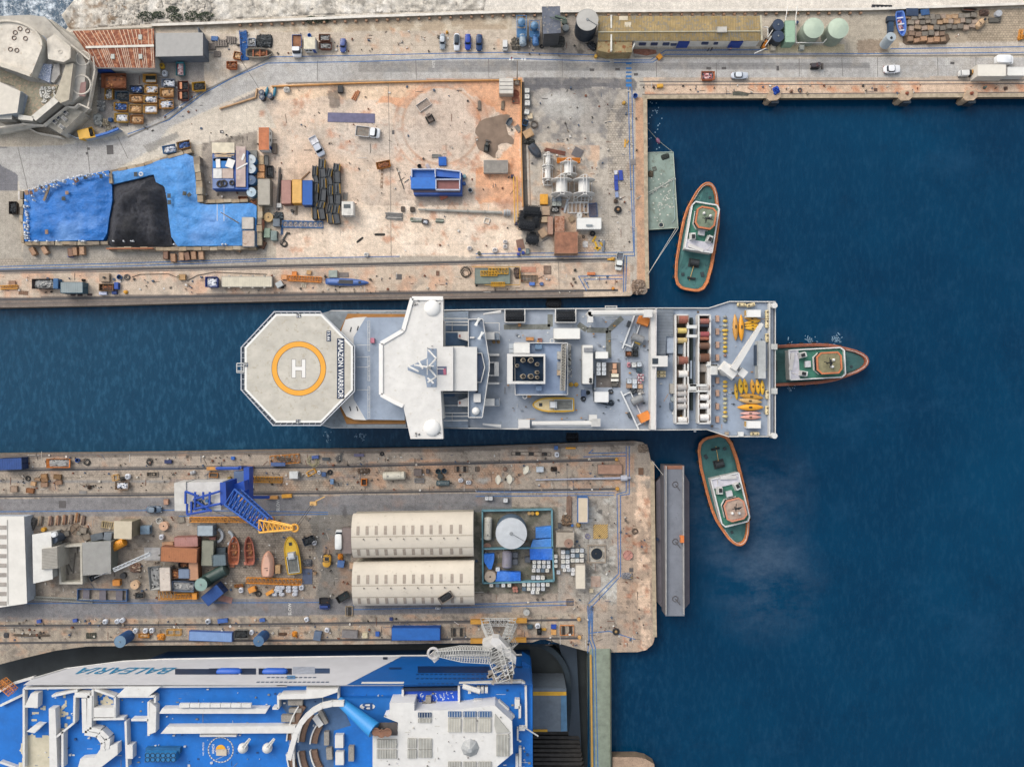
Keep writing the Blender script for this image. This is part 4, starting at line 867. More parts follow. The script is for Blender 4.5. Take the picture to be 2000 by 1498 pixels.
 # === north quay ===
 # ---- old fort, top left ----
reg('A')
ft=TH('stone_fort','weathered stone fort with round terrace roof and sloping walls beside the sea','fort',W(500,700,0))
def part(T,nm,P,z0,z1,mat,top=None,mt=None):
 b=MB();b.pr(P,z0,z1,0,top,None if mt is None else 1);return b.bd(nm,[mat]+([mt]if mt else[]),T,ws=1)
st=m('c9c2b6',.9,.4,.35,.12,0,'8c8478');st2=m('dfd6c8',.9,.3,.5,.2,0,'b9a58c');st3=m('b8b0a4',.92,.4,.3,.2,0,'84796a');gv=m('9aa4bc',.95,.7,2.6,.5,0,'e4e6ea')
part(ft,'lower_wall',PY((-200,210),(330,185),(480,185),(590,265),(690,330),(885,500),(890,660),(850,1040),(660,1230),(560,1260),(430,1180),(-200,1300),h=0),0,3.2,st,PY((-200,200),(330,178),(470,185),(575,275),(670,345),(865,510),(875,650),(830,1010),(700,1140),(400,1160),(-200,1210),h=3.2))
part(ft,'upper_wall',PY((-200,200),(330,182),(470,200),(560,300),(660,400),(800,520),(850,640),(820,900),(700,1000),(560,960),(400,1150),(-200,1100),h=3.2),3.2,5.5,m('bdb7ad',.9,.35,.4,.12,0,'a39c92'))
part(ft,'round_terrace',PY(*[(60+335*cos(a/10),430-240*sin(a/10))for a in range(0,32)],(-280,560),(0,600),(290,700),(345,560),h=9),3.2,9,st,None,st2)
b=MB();b.wa(PY(*[(60+328*cos(a/10),430-234*sin(a/10))for a in range(0,20)],h=9.3),9,9.5,.5);b.bd('parapet',m('d8cfc0',.9,.3,.5,.2,0,'b49a7c'),ft,ws=1);b=MB();b.wa(PY((290,700),(150,650),(0,600),(-200,520),h=9.3),9,9.6,1.0);b.bd('parapet',m('d8cfc0',.9,.3,.5,.2,0,'b49a7c'),ft,ws=1)
b=MB()
for x,y in((140,305),(185,270),(130,355),(235,360),(95,460),(155,470),(255,290)):b=MB();b.to(*W(x,y,9.1),.5,.08,12,5);b.bd('mooring_ring',m('6a4a3c',.8),ft,ws=1)
part(ft,'gun_block',PY((435,365),(505,320),(560,360),(655,445),(655,545),(590,580),(445,550),h=8),3.2,8,st3,None,st2)
b=MB();b.to(*W(560,485,8.05),.45,.06,14,5);b.wa(PY((505,322),(655,445),(652,545),h=8),8,8.3,.4);b.bd('rim',m('d8cfc0',.9,.3,.6),ft,ws=1)
part(ft,'gravel_gutter',PY((395,330),(440,375),(440,540),(360,525),(385,400),h=6),5.4,6,gv);part(ft,'gravel_bed',PY((340,590),(480,600),(460,770),(300,700),h=6.5),5.4,6.5,gv)
part(ft,'barrel_vault',PY((480,590),(570,580),(575,700),(500,790),(440,770),h=6.2),3.2,6.2,m('b4b0aa',.9,.4,.4),PY((500,600),(550,590),(555,690),(500,770),(460,760),h=6.2))
part(ft,'rampart',PY((610,600),(680,590),(640,930),(560,960),(510,905),(560,760),h=7),3.2,7,st3,None,m('c2b8a4',.9,.3,.6))
part(ft,'gun_pit',PY((750,770),(800,760),(790,900),(730,890),h=5.6),5.5,5.58,m('9a7a74',.9,.3,.6))
b=MB();b.to(*W(770,545,5.5),1.8,.18,16,5);b.to(*W(755,790,5.5),2.4,.22,16,5);b.wa(PY((660,420),(760,500),(830,560),h=6),5.5,6.1,.4);b.wa(PY((870,520),(885,660),(850,860),(820,1010),h=4),3.2,4.4,.35);b.bd('pit_rim',st2,ft,ws=1)
part(ft,'courtyard',PY((0,640),(280,760),(540,790),(500,910),(310,1080),(170,1070),(240,900),(130,800),(0,760),h=5.7),5.5,5.7,m('a09a84',.95,.5,.6,.5,0,'bfa68e'))
b=MB()
for i in range(70):
 x,y=ru_(380,520),ru_(810,960)
 if(x-450)**2/80**2+(y-880)**2/90**2<1:b.bo(*W(x,y,5.7),ru_(.3,.8),ru_(.3,.6),ru_(.2,.5),ru_(0,180),.8)
b.bd('rubble',m('dcd8ce',.9,.3),ft,ws=1)
for P in([(500,905),(545,945),(330,1125),(290,1080)],[(170,1065),(310,1085),(305,1125),(170,1110)],[(-50,1070),(110,1060),(110,1110),(-50,1110)]):part(ft,'white_parapet',PY(*P,h=7),3.2,7,m('9c968c',.9,.3,.5),None,m('ded8cc',.85,.2,.8))
part(ft,'store_roof',PY((-60,740),(190,850),(160,1050),(-60,1075),h=8),3.2,8,m('a4aab0',.8,.3,.5),None,m('ddd5c8',.85,.15,.6))
b=MB();b.pr(PY((200,850),(255,890),(215,1060),(165,1050),h=6),3.2,6);b.bd('lean_to_roof',m('98a0aa',.7,.3,.8),ft,ws=1)
part(ft,'south_annex',PY((430,1165),(640,985),(770,1040),(560,1245),h=4),0,4,st,None,m('a49e92',.9,.5,.8))
b=MB();b.wa(PY((200,1150),(400,1165),(620,990),(690,1000),(730,965),(830,1010),h=5),4,5,.35);b.wa(PY((-50,1190),(200,1155),h=5),4,5,.35);b.wa(PY((200,1160),(340,1230),(560,1270),h=2),0,1.6,.3);b.bd('coping',st2,ft,ws=1)
for x,y in((610,1050),(510,1135),(545,1100),(600,1105),(575,1180)):
 b=MB();b.bo(*W(x,y,4.0),1.5 if x!=545 else 1,1.0,.35,-40);o=b.bd('skylight',m('c8c4ba',.8),ft,ws=1)
 c=MB();c.bo(*W(x,y,4.3),1.1 if x!=545 else .7,.7,.1,-40);c.v=[(a-ft.location.x,d-ft.location.y,e)for a,d,e in c.v];c.bd('pane',m('2c3644',.2),o)
b=MB()
for i in range(26):b.bo(*W(600+i*8.6,1225-i*4.4,.4+i*.0),.25,1.1,.25+.05*i,-62)
b.bd('stairway',m('c4bcae',.9),ft,ws=1)
# ---- rusty roofed shed ----
def shed(nm,label,cat,P,h,wallc,roofm,ridge=None,rh=.6,ribs=None,ribm=None,over=.15):
 t=TH(nm,label,cat,(sum(p[0]for p in P)/len(P),sum(p[1]for p in P)/len(P),0))
 Q=inset(P,.25);b=MB();b.pr(Q,0,h-.05);b.bd('wall',wallc,t,ws=1)
 if ridge:
  (a,b_),(c,d)=ridge;A,B,C,D=P
  r=MB();r1=(a,b_,h+rh);r2=(c,d,h+rh);e=.12
  r.add([(*A,h),(*B,h),r2,r1,(*A,h-e),(*B,h-e),(*C,h),(*D,h),(*C,h-e),(*D,h-e)],[(0,3,2,1),(3,7,6,2),(0,1,5,4),(6,7,9,8),(0,4,9,7,3),(1,2,6,8,5)]);r.bd('roof',roofm,t,ws=1)
 else:r=MB();r.pr(P,h-.1,h+.05);r.bd('roof',roofm,t,ws=1)
 return t
P=PY((672,290),(1430,270),(1440,640),(895,635),h=4);rd=[W(800,445,4.6)[:2],W(1432,430,4.6)[:2]]
t=shed('shed','long shed with rusted orange corrugated roof, white ridge strip and blue doors','shed',P,4,m('d8d4cc',.8,.3,.6,.1),m('bc7e5c',.85,.5,.5,.75,0,'80452e'),rd,.7)
def SL(t,nm,A,B,C,D,n,z1,z2,wd,mat,skip=lambda i:0,th=.04):
 b=MB()
 for i in range(n):
  if skip(i):continue
  u=(i+.5)/n;p=(A[0]+(B[0]-A[0])*u,A[1]+(B[1]-A[1])*u,z1+th/2);q=(D[0]+(C[0]-D[0])*u,D[1]+(C[1]-D[1])*u,z2+th/2)
  dx=wd/2;b.add([(p[0]-dx,p[1],p[2]+th),(p[0]+dx,p[1],p[2]+th),(q[0]+dx,q[1],q[2]+th),(q[0]-dx,q[1],q[2]+th),(p[0]-dx,p[1],p[2]-.1),(p[0]+dx,p[1],p[2]-.1),(q[0]+dx,q[1],q[2]-.1),(q[0]-dx,q[1],q[2]-.1)],[(3,2,1,0),(4,5,1,0),(7,3,0,4),(1,5,6,2)])
 b.bd(nm,mat,t,ws=1)
SL(t,'roof_batten',P[0],P[1],rd[1],rd[0],20,4.02,4.72,.16,m('e2c4a8',.8,.5,.6,.3,0,'b4704c'),lambda i:i%7==3)
SL(t,'roof_batten',rd[0],rd[1],P[2],P[3],34,4.72,4.02,.15,m('e4cbb4',.8,.5,.5,.35,0,'b4704c'),lambda i:i%9 in(3,4)or i%5==1)
b=MB();b.wa([rd[0],rd[1]],4.6,4.85,.55);b.bd('ridge_strip',m('e4ded2',.8,.2,.6),t,ws=1)
b=MB();b.wa([P[3],P[2]],3.9,4.15,.25);b.bd('gutter',m('7a7470',.7),t,ws=1)
for x in(1015,1305,1400):
 b=MB();c=W(x,690 if x<1100 else 678,0);b.bo(c[0],c[1]-.1,0,4.0 if x<1100 else 2.6,.15,3.2);b.bd('door',m('2450a0',.5,.2),t,ws=1)
for x,y in((1305,350),(1050,530),(1308,530)):
 b=MB();b.bo(*W(x,y,4.4),.9,1.2,.22);b.bd('skylight',m('a8aca4',.4,.3),t,ws=1)
P=PY((1447,312),(1885,307),(1885,520),(1447,530),h=4.5)
t=shed('shed','open-fronted shed with flat pale grey sheet roof beside the rusty roofed shed','shed',P,4.5,m('6c7480',.7,.3),m('b9b6b2',.7,.18,.9))
SL(t,'roof_ribs',P[0],P[1],P[2],P[3],40,4.55,4.55,.07,m('c6c4c0',.7,.1))
for x,y in((1690,560),(1900,545)):b=MB();b.bo(*W(x,y,0)[:2],0,.3,.3,4.4);b.bd('post',m('8c4a34',.8),t,ws=1)
b=MB();b.wa(PY((1895,320),(1940,570),h=0),0,4,.2);b.bd('side_panel',m('56606c',.7,.3),t,ws=1)
reg('X')
sw=TH('sea_wall','low white-capped sea wall with small brick buttresses running along the rocks','wall',W(700,40,0))
pts=PY((300,53),(400,50),(560,43),(700,37),(820,33),(1000,27),(1200,26),(1500,24),(1700,22),(2050,10))
b=MB();b.wa(pts,0,1.0,.5);b.bd('wall',m('a89c8c',.9,.4,.6),sw,ws=1)
b=MB();b.wa(pts,1.0,1.12,.62);b.bd('coping',m('e6e0d6',.85,.25,.6),sw,ws=1)
b=MB()
for i in range(60):
 x=470+i*20.5
 if 1140<x<1170:continue
 y=np.interp(x,[300,560,820,1000,1700],[55,47,37,31,26]);b.bo(*W(x,y+1.5,0)[:2],0,.6,.5,.7)
b.bd('buttress',m('a8866c',.9,.3),sw,ws=1)
b=MB();b.wa(PY((190,60),(300,56),h=0),0,1,.4);b.wa(PY((150,62),(300,52),(300,86),h=0),0,.6,.4);b.bd('return_wall',m('cfc6b8',.9,.3),sw,ws=1)
def shrub(x,y,r,label,g=None):
 t=TH('shrub',label,'shrub',W(x,y,0),0,g);k=K0_=1;rr=random.Random(int(x));b=MB();b.tu((0,0,0),(0,0,r*.5),.06);b.bd('stem',m('5a4a38'),t)
 b=MB()
 for i in range(int(90*r)):
  a=rr.uniform(0,6.28);q=r*rr.random()**.5;z=r*.2+r*.7*(1-(q/r)**2)*rr.uniform(.4,1);b.bo(q*cos(a)*1.5,q*sin(a)*.8,z,.3,.2,.08,rr.uniform(0,180),.5,rr.randrange(3))
 b.bd('foliage',[m('3e4a34',.9,.4,3),m('55604a',.9,.4,3),m('2e3a2c',.9,.4,3)],t)
for x,y,r,l in((286,34,1.6,'largest dark green shrub on the pale rocks above the rusty shed'),(311,31,1.2,'small dark shrub right of the largest shrub on the rocks'),(345,36,1.4,'low dark shrub beside the sea wall above the grey roofed shed'),(378,33,1.6,'bushy shrub left of the dark shrub at the wall corner'),(403,34,1.5,'dark green shrub at the bend of the white-capped sea wall'),(611,41,1.3,'round green shrub growing against the sea wall above the white cabin'),(634,40,1.1,'small round shrub just right of the round shrub on the sea wall'),(558,43,.5,'tiny shrub on the sea wall above the rotting boat'),(338,21,1.2,'dry shrub high on the rocks near the top edge')):shrub(x,y,r,l)
# ---- skips ----
reg('A')
G='rubbish skips parked beside the fort'
SK=[(1055,750,230,130,0,'8c5234','r',dict(rU=.5,h=2),'large rusty open-topped container below the rusty shed'),
(1388,728,122,75,0,'d09a48',None,{},'yellow skip holding dark rainwater below the blue shed doors'),
(1007,870,110,72,90,'c8943c','g',{},'yellow skip standing upright in plan below the large rusty container'),
(1130,888,122,72,0,'3a5468','d',{},'dark blue skip of black rubbish beside the upright yellow skip'),
(1262,828,122,68,0,'4a4c52','b',{},'grey skip heaped with blue sacks'),
(1403,828,124,76,0,'cc9846','m',{},'yellow skip of mixed rubbish directly below the skip of rainwater'),
(1560,770,124,74,0,'8890a0','w',{},'pale skip heaped with white and blue sacks, under the grey shed'),
(1845,802,122,80,5,'e0aa3c','d',{},'bright yellow skip furthest right, black rubbish with white scraps'),
(1262,915,120,70,0,'c08848','o',{},'yellow skip full of splintered boards, below the skip of blue sacks'),
(1395,922,128,74,0,'d09c50','w',{},'yellow skip heaped with white and navy scraps in the middle of the skip rows'),
(1548,860,128,76,0,'c89454','o',{},'tan skip of wood offcuts with a black bag'),
(1118,990,122,76,0,'d8a040','b',{},'yellow skip of navy and white bags below the dark blue skip'),
(1253,1008,116,72,0,'d4aa6a','o',{'n':8},'yellow skip filled level with straight pale planks'),
(1392,1012,130,76,0,'e0a858','w',{'n':12},'yellow skip covered with a whitish green sheet'),
(1543,965,130,80,3,'d89c50','m',{},'tan skip nearest the kerb, mixed timber and black scraps'),
(1125,1093,126,80,0,'e0b04c','w',{},'yellow skip of white sacks at the lower left of the skip rows'),
(1268,1108,124,76,0,'b8824c','o',{},'skip of brown boards with a rusty barrel at its end, lowest of the rows'),
(1670,640,128,72,90,'3c8894','p',{},'teal skip heaped with pink and white sacks below the grey shed'),
(1570,1385,125,72,10,'5a86b4','w',{},'blue and white heaped skip on the road edge above the tarpaulin store'),
(1705,1345,122,70,12,'b48a54','b',{},'wooden-sided skip of blue bags, upper right of the pair above the tarpaulins')]
for i,(x,y,l,w_,r,c,f,k,lb)in enumerate(SK):pu('skip',x,y,l,w_,r,lb,G,c=c,fI=f,sD=i+3,**k)
for y,s in((797,'upper'),(888,'lower')):
 t=pu('skip',1700,y,100,82,2,s+' of two rusty tipping hoppers with an orange lid panel','tipping hoppers',c='7a4a40',fI='d',sD=int(y),rU=.4)
 q=MB();q.bo(-.55,0,1.25,.6,1.7,.06);q.bd('lid',m('c8845c',.7,.3),t)
for x,y,l,w_,c,lb in((930,975,72,108,('8a8a88','b0aca4','6c6a68','d0ccc4'),'grey heap of torn bags against the fort wall'),(900,1110,92,120,('a4a49e','7c7c78','c4c2ba'),'larger pale grey heap of sheeting below the torn bags'),(975,1135,60,80,('b4a488','8a8274','c8c0b4'),'small brown and white rubbish heap by the blue fence'),(1010,1200,90,60,('9c9484','b4ac9c','6c6458'),'low scattered heap beside the yellow hut')):pu('heap',x,y,l,w_,0,lb,'rubbish heaps by the fort',cO=c,sD=int(x),n=26,cat='rubbish',name='rubbish_heap')
pu('bag',1500,610,42,50,10,'small yellow sack in front of the rusty shed corner',c='d8aa30');pu('bag',1525,680,50,60,0,'white sack with dark folds below the yellow sack',c='d8dae0');pu('bag',1020,1110,40,36,0,'blue sack between the grey heap and the skip of white sacks',c='3c6aa4')
t=pu('skip',798,1240,140,92,14,'bright yellow hooded skip with a black opening below the fort',None,c='e8b02c',fI='d',h=1.8,rU=.03,full=.9)
q=MB();q.bo(-.55,0,1.78,2.9,2.3,.12);q.bd('hood',m('e8b030',.5,.15),t)
b=MB();fp=[W(x,y,0)[:2]for x,y in((640,1250),(740,1300),(830,1310),(930,1290),(1040,1260),(1140,1220))]
t=TH('panel_fence','curved fence of grey panels with blue and yellow tops below the fort','fence',W(900,1280,0))
b.wa(fp,0,1.8,.12);b.bd('panel',m('a8b4c4',.6,.3,.8),t,ws=1);b=MB();b.wa(fp[2:4],1.8,2.0,.3);b.bd('yellow_rail',m('d8a83c'),t,ws=1);b=MB();b.wa(fp[3:],1.8,2.3,.5);b.bd('blue_cover',m('2c6cc0',.6),t,ws=1)
# ---- vehicle bay in front of sea wall ----
reg('B')
pu('pickup',842,408,205,86,-90,'flatbed truck with white cab and blue-sided rusty bed by the rotting boat',c='e4e6ea',side='2c5aa0',bed='9a6848',h=2.3)
pu('cabin',972,402,105,110,0,'small cream-roofed site cabin between the truck and the rust skips',rO='e6dcc4')
pu('bucket',970,330,36,26,0,'blue round tub behind the cream-roofed cabin',c='2c74c4',inn='1c4c8c')
pu('skip',1112,350,105,58,0,'upper rusty skip of dark metal scrap right of the cabin',c='8a5a44',fI='g',sD=90);pu('skip',1120,425,118,62,0,'lower rusty skip of pale metal scrap right of the cabin',c='7a4c3c',fI='g',sD=91)
pu('car',1278,412,130,58,-90,'small blue hatchback parked alone right of the rust skips',c='4a5c98')
pu('boat',508,492,250,92,0,'rotting open wooden boat with yellow rags inside',c='7c7468',inn='4e4a42',fI='r',thwart=3)
pu('heap',545,375,160,130,0,'heap of dark rubber hoses behind the rotting boat',cO=('3e4244','55595c','2c2e30'),n=70,cat='hoses',name='hose_heap')
t=pu('truss',362,420,270,62,-86,'blue steel gangway standing left of the rotting boat',None,c='2a62a8',deck='2f6cb4',h=.7,n=9,name='gangway',cat='gangway')
pu('crate',433,390,68,70,0,'white-framed crate between the gangway and the rubber hoses',c='c8d0dc',fI='g')
pu('crate',300,515,70,66,-12,'orange wooden crate left of the gangway foot',c='b87a48',fI='o');pu('skip',250,605,98,66,0,'rusty skip with a bright orange rim on the rocky ground',c='c8703c',fI='r',sD=4)
for x,y,l,w_,lb in((90,360,60,40,'blue box'),(60,430,70,60,''),(150,400,120,60,''),(240,370,90,60,''),(110,500,60,50,'')):
 pu('pallets'if lb==''else'box',x,y,l,w_,ru_(-5,5),{60:'weathered boards at the far left of the timber yard',150:'grey decking boards in the middle of the timber yard',240:'planks beside the blue gangway top',110:'dark pallet by the rocky ground',90:'small blue box on the timber yard boards'}[x],None,c='8a8078'if lb==''else'3c68a0',h=.5)
for x,y,l in((528,862,'upper black drum'),(530,905,'lower black drum'),(606,892,'right-hand black drum')):pu('vtank',x,y,50,50,0,l+' with a round opening at the yard corner','black drums at the yard corner',c='30343c',top='4a5468',h=1.4,hat=.45)
for x,l in((568,'left'),(642,'right')):pu('float',x,848,100,30,80,l+' of two teal torpedo-shaped floats standing by the black drums','teal floats',c='2a7a94',mark=0)
pu('bag',757,832,60,50,0,'white bulk bag lying on the sandy yard near the black drums',c='d8d4cc')
pu('box',1258,828,46,60,0,'black box with a hose on the stained yard',c='26262a',h=1)
pu('pile',1402,885,100,46,62,'two rusty orange pipes lying on the yard',None,c='c08058',pipe=1,n=3,h=.3,name='pipe_bundle',cat='pipes')
pu('plate',1360,1096,436,88,-1.5,'long grey-purple steel plate lying on the yard above the white pickup',c='6e6c88')
pu('pickup',1508,1218,228,96,-6,'white double-cab pickup with an open grey bed below the steel plate',c='eceef0',bed='8a8278',side='d8dade')
pu('pickup',1035,1352,200,76,-61,'silver-grey pickup parked diagonally in the middle of the yard',c='c0c6d2',bed='e6e6ea',side='dcdee4',crew=.62,h=1.75)
pu('cabin',548,1290,210,96,-90,'white cabin with a rusty orange corrugated roof at the yard edge',rO='c87a50',rU=.1,side=1,h=2.8)
# ---- car park, centre top ----
reg('C')
G='cars parked in a row below the sea wall'
pu('car',303,376,148,56,-90,'silver-grey hatchback, leftmost of the four parked together',G,c='98a0a8',rO='c4cad0')
pu('car',436,380,165,60,-90,'white estate car with a dark glass roof',G,c='dfe2e8',rO='2c3c4c',shape='suv')
pu('car',540,380,150,60,-90,'bright cobalt blue car between the white and the navy cars',G,c='1c44a8')
pu('car',645,386,158,62,-90,'dark navy car, rightmost of the four parked together',G,c='1c3c6a')
pu('van',887,414,88,46,-90,'tiny white van parked alone before the blue tank frames',c='dcdcda',h=1.7)
pu('bollard',346,295,26,26,0,'yellow bollard behind the silver hatchback',c='c8902c')
t=shed('shed','tall dark shed with stained blue-grey roof beside the large round tank','shed',PY((1228,65),(1397,62),(1405,310),(1240,318),h=8),8,m('4a4c50',.8,.3),m('6a6f7c',.8,.5,.4,.35,0,'9a968c'))
b=MB();b.tu(W(1300,160,8.6),W(1420,200,8.6),.12);b.tu(W(1350,150,8.4),W(1450,180,8.4),.3);b.bd('exhaust_pipe',m('5c6c60',.6),t,ws=1)
pu('vtank',1650,188,206,206,0,'large dark tank with a pale grey domed top beside the long warehouse',c='2c3744',top='b9b6b0',h=6.5,rail=1)
for x,y,nm,c in((1040,250,'left','3a7cb4'),(1160,270,'right','2f6ca4')):
 t=TH('tank_stand',nm+' blue steel tank stand with a round blue vessel','tank stand',W(x,y+100,0));X_,Y_,_=W(x,y,3)
 lx=ML(44,3);ly=ML(95 if nm=='left'else 70,3);b=MB()
 for i in(-1,1):
  for j in(-1,0,1):b.tu((X_+i*lx,Y_+j*ly,0),(X_+i*lx,Y_+j*ly,3.4),.07,5)
  for z in(1.6,3.4):b.tu((X_+i*lx,Y_-ly,z),(X_+i*lx,Y_+ly,z),.07,5)
 for j in(-1,0,1):b.tu((X_-lx,Y_+j*ly,3.4),(X_+lx,Y_+j*ly,3.4),.07,5);
 b.tu((X_-lx,Y_-ly,0),(X_+lx,Y_,3.4),.05,5);b.bd('frame',m(c,.5,.2),t,ws=1)
 b=MB();b.la(X_,Y_+ly*.5,[(.05,.6),(lx*.8,1.6),(lx*.8,3.0),(lx*.3,3.5),(.02,3.6)],18);b.bd('vessel',m('6c94b8',.5,.3),t,1,1)
 b=MB();b.bo(X_,Y_-ly*.4,1.6,lx*1.8,ly*.9,.1);b.bd('platform',m('3c74a4',.6,.4),t,ws=1)
pu('htank',1050,370,110,66,-85,'pale blue-grey upright vessel below the left tank stand',c='9cacb8',band='5c82a8');pu('htank',1170,370,100,62,-85,'blue vessel below the right tank stand',c='4c7cb4',band='2c5c94')
pu('heap',985,400,80,120,0,'heap of nets and rubbish beside the pale vessel',cO=('6c665c','8a8070','4a463e'),cat='nets',name='net_heap')
pu('tyre',1228,430,40,40,0,'loose tyre below the blue vessel');pu('drum',1450,260,60,60,0,'grey drum beside the dark shed',c='6c7478');pu('drum',1440,200,50,50,0,'green machinery drum above the grey drum',c='3c4c42');pu('heap',1700,420,90,70,-40,'dark frame and scrap in front of the large tank',cO=('3a3e44','6a6e74','2a2c30'))
pu('heap',1370,380,150,110,0,'blackened scrap below the dark shed',cO=('3a3a38','4c4a46','5a564e'),n=30);pu('drum',1730,520,28,40,0,'yellow drum at the corner of the long warehouse',c='d8a83c')
t=TH('street_lamp','tall street lamp with four lamp heads at the corner of the sandy yard','street lamp',W(998,770,0))
b=MB();p=W(998,765,0);q=W(998,566,13.5);q=(p[0],p[1]-.0,13.5);b.tu(p,q,.16,10,0,.1);b.bd('mast',m('b4aa9c',.6,.2),t,ws=1)
b=MB();b.tu((q[0]-1.6,q[1],13.4),(q[0]+1.6,q[1],13.4),.07);b.bd('cross_arm',m('c4bcb0',.5),t,ws=1)
for i in(-1.8,-1.1,1.1,1.8):b=MB();b.bo(q[0]+i,q[1]+.15,13.35,.45,.5,.22,0,.8);b.bd('lamp_head',m('e4e4e0',.4),t,ws=1)
b=MB();b.bo(998/K0*0+p[0],p[1]-.3,0,1.1,1.1,.5);b.bd('plinth',m('8c8074',.9),t,ws=1)
pu('person',948,533,20,20,120,'person in red and white walking on the road by the street lamp',top='c05868',legs='e0dcdc')
t=pu('container',897,798,130,146,0,'cream roofed store made of four bays at the yard corner',c='c4bcb0',rO='d8d2c8',h=2.4,name='store',cat='store')
b=MB();
for i in(-.25,0,.25):b.bo(0,i*3.8,2.42,3.3,.1,.06)
b.bd('roof_joint',m('8a8480'),t)
G='white cube tanks along the yard wall'
for x,y,l,r in((1092,842,48,'topmost of three white cube tanks in a column beyond the yard wall'),(1092,898,48,'middle of three white cube tanks in a column beyond the yard wall'),(1095,957,50,'lowest of three white cube tanks in a column beyond the yard wall'),(1090,1040,48,'tilted greyish cube tank just below the column of three')):pu('ibc',x,y,l,l,0 if y<1000 else-12,r,G,c='d8d6ce')
pu('crate',1118,1078,46,46,3,'pale wooden box below the tilted cube tank',c='dcc8a8')
pu('cross',982,872,72,72,0,'round reddish grating beside the cream roofed store',c='9a5a44');pu('ladder',985,932,66,56,0,'red-brown steel grating below the round grating',c='a8644c',n=5)
pu('pile',648,978,95,34,90,'left stack of grey beams on the orange ground',c='7c7064',n=4);pu('pile',865,978,92,34,88,'right stack of grey beams on the orange ground',c='8a7a68',n=4)
t=pu('machine',178,1075,120,76,118,'dark cluttered yard machine pushing a pale platform on the orange ground',c='6a5a50',cab='3a3430',arm=0);pu('ladder',130,975,130,76,35,'pale grey slatted platform ahead of the cluttered yard machine',c='9c9088',frame='d0c8c0',n=12)
b=MB();b.pr(PY((650,1132),(700,1105),(770,1090),(850,1068),(905,1064),(935,1075),(925,1095),(890,1150),(900,1190),(918,1255),(945,1270),(970,1300),(965,1342),(940,1342),(900,1328),(850,1335),(820,1352),(822,1390),(798,1430),(800,1468),(780,1470),(740,1440),(700,1420),(640,1390),(615,1330),(610,1290),(642,1280),(625,1260),(608,1240),(612,1200),(630,1170)),.02,.06);solo('brown_tarpaulin','large ragged brown tarpaulin spread on the orange ground','tarpaulin',b,m('8c7868',.95,.35,.35))
pu('machine',716,1345,120,52,80,'small black yard machine standing on the brown tarpaulin',c='3a3e3c',cab='4c5450');pu('boat',928,1130,80,46,62,'small upturned grey dinghy at the edge of the brown tarpaulin',c='5c6268',inn='6a7076',thwart=0,h=.6)
pu('pile',1010,1195,76,46,-55,'pile of grey rails beside the yard wall',c='8a8680',n=5,h=.3)
pu('skip',1075,1140,50,50,-20,'blue box and junk against the yard wall',c='2c6494',fI='d',sD=9);pu('box',1102,1240,82,70,28,'tan tilted box beside the yard wall',c='b8946c',h=1.2);pu('coil',1162,1158,70,60,0,'coil of brown hose on the paving',c='6c6258')
pu('lifeboat',1168,1398,150,80,-52,'upturned dark grey rubber boat near the white reels',c='3c424c',h=1.2)
pu('pile',1350,1405,200,36,-13,'bundle of long rusty brown beams above the orange beam',c='7a4a3c',n=4,h=.4)
pu('plate',1560,1420,90,88,-28,'square dark grey plate lying on the stained paving',c='6a6668');pu('heap',1110,1310,110,60,-10,'dark scrap beside the trench above the rubber boat',cO=('3c3c38','4c4e48'))
b=MB();reg('X');w1=PY((532,171),(700,164),(860,160),(1018,158),(1018,290),(1021,405));b.wa(w1,0,.7,.28);solo('yard_wall','low orange-topped wall around the sandy yard','wall',b,m('d0985c',.85,.3,1))
b=MB();b.wa(PY((430,214),(500,192),(503,175)),0,.6,.3);solo('kerb_wall','short orange-edged kerb wall at the yard entrance ramp','wall',b,m('c8a27c',.9,.3))
# ---- long warehouse ----
reg('D');
P=[W(-150,152,4)[:2],W(1355,152,4)[:2],W(1365,382,4)[:2],W(-155,382,4)[:2]]
rd=[W(-150,298,5)[:2],W(1358,290,5)[:2]]
t=shed('warehouse','long warehouse with lichen-stained ochre roof and white wall with blue doors','warehouse',P,4,m('e8e4dc',.75,.15,.5),m('ab9468',.95,.45,.35,.55,0,'8a8478'),rd,.8)
SL(t,'roof_sheets',P[0],P[1],rd[1],rd[0],62,4.02,4.82,.12,m('a08c62',.95,.3));SL(t,'roof_sheets',rd[0],rd[1],P[2],P[3],62,4.82,4.02,.12,m('a38d5c',.95,.3))
b=MB();b.wa(rd,4.8,4.95,.22);b.wa([P[1],P[2]],4,4.35,.45);b.bd('ridge',m('c4bca4',.9,.3),t,ws=1)
b=MB();b.bo(*W(995,285,4.7)[:2],4.6,2.4,1.3,.7);b.bd('roof_vent',m('c4c0b8',.85,.3),t,ws=1)
b=MB();b.bo(*W(125,250,4.4)[:2],4.3,1.6,2.1,.25);b.bo(*W(85,172,4.3)[:2],4.1,2.2,1.0,.2);b.bd('roof_patch',m('d8ccb4',.85),t,ws=1)
b=MB();b.pr(PY((-155,382),(165,382),(165,488),(-60,492),(-155,470),h=3.8),0,3.8);b.bd('side_bay',m('a08e68',.95,.5,.4,.4),t,ws=1)
b=MB();b.wa([W(168,455,0)[:2],W(135,545,0)[:2]],0,3.5,.3);b.wa([W(-50,220,0)[:2],W(-50,545,0)[:2]],3.5,4.6,.4);b.bd('gable_wall',m('e4e0d6'),t,ws=1)
yb=W(0,448,0)[1]-.02
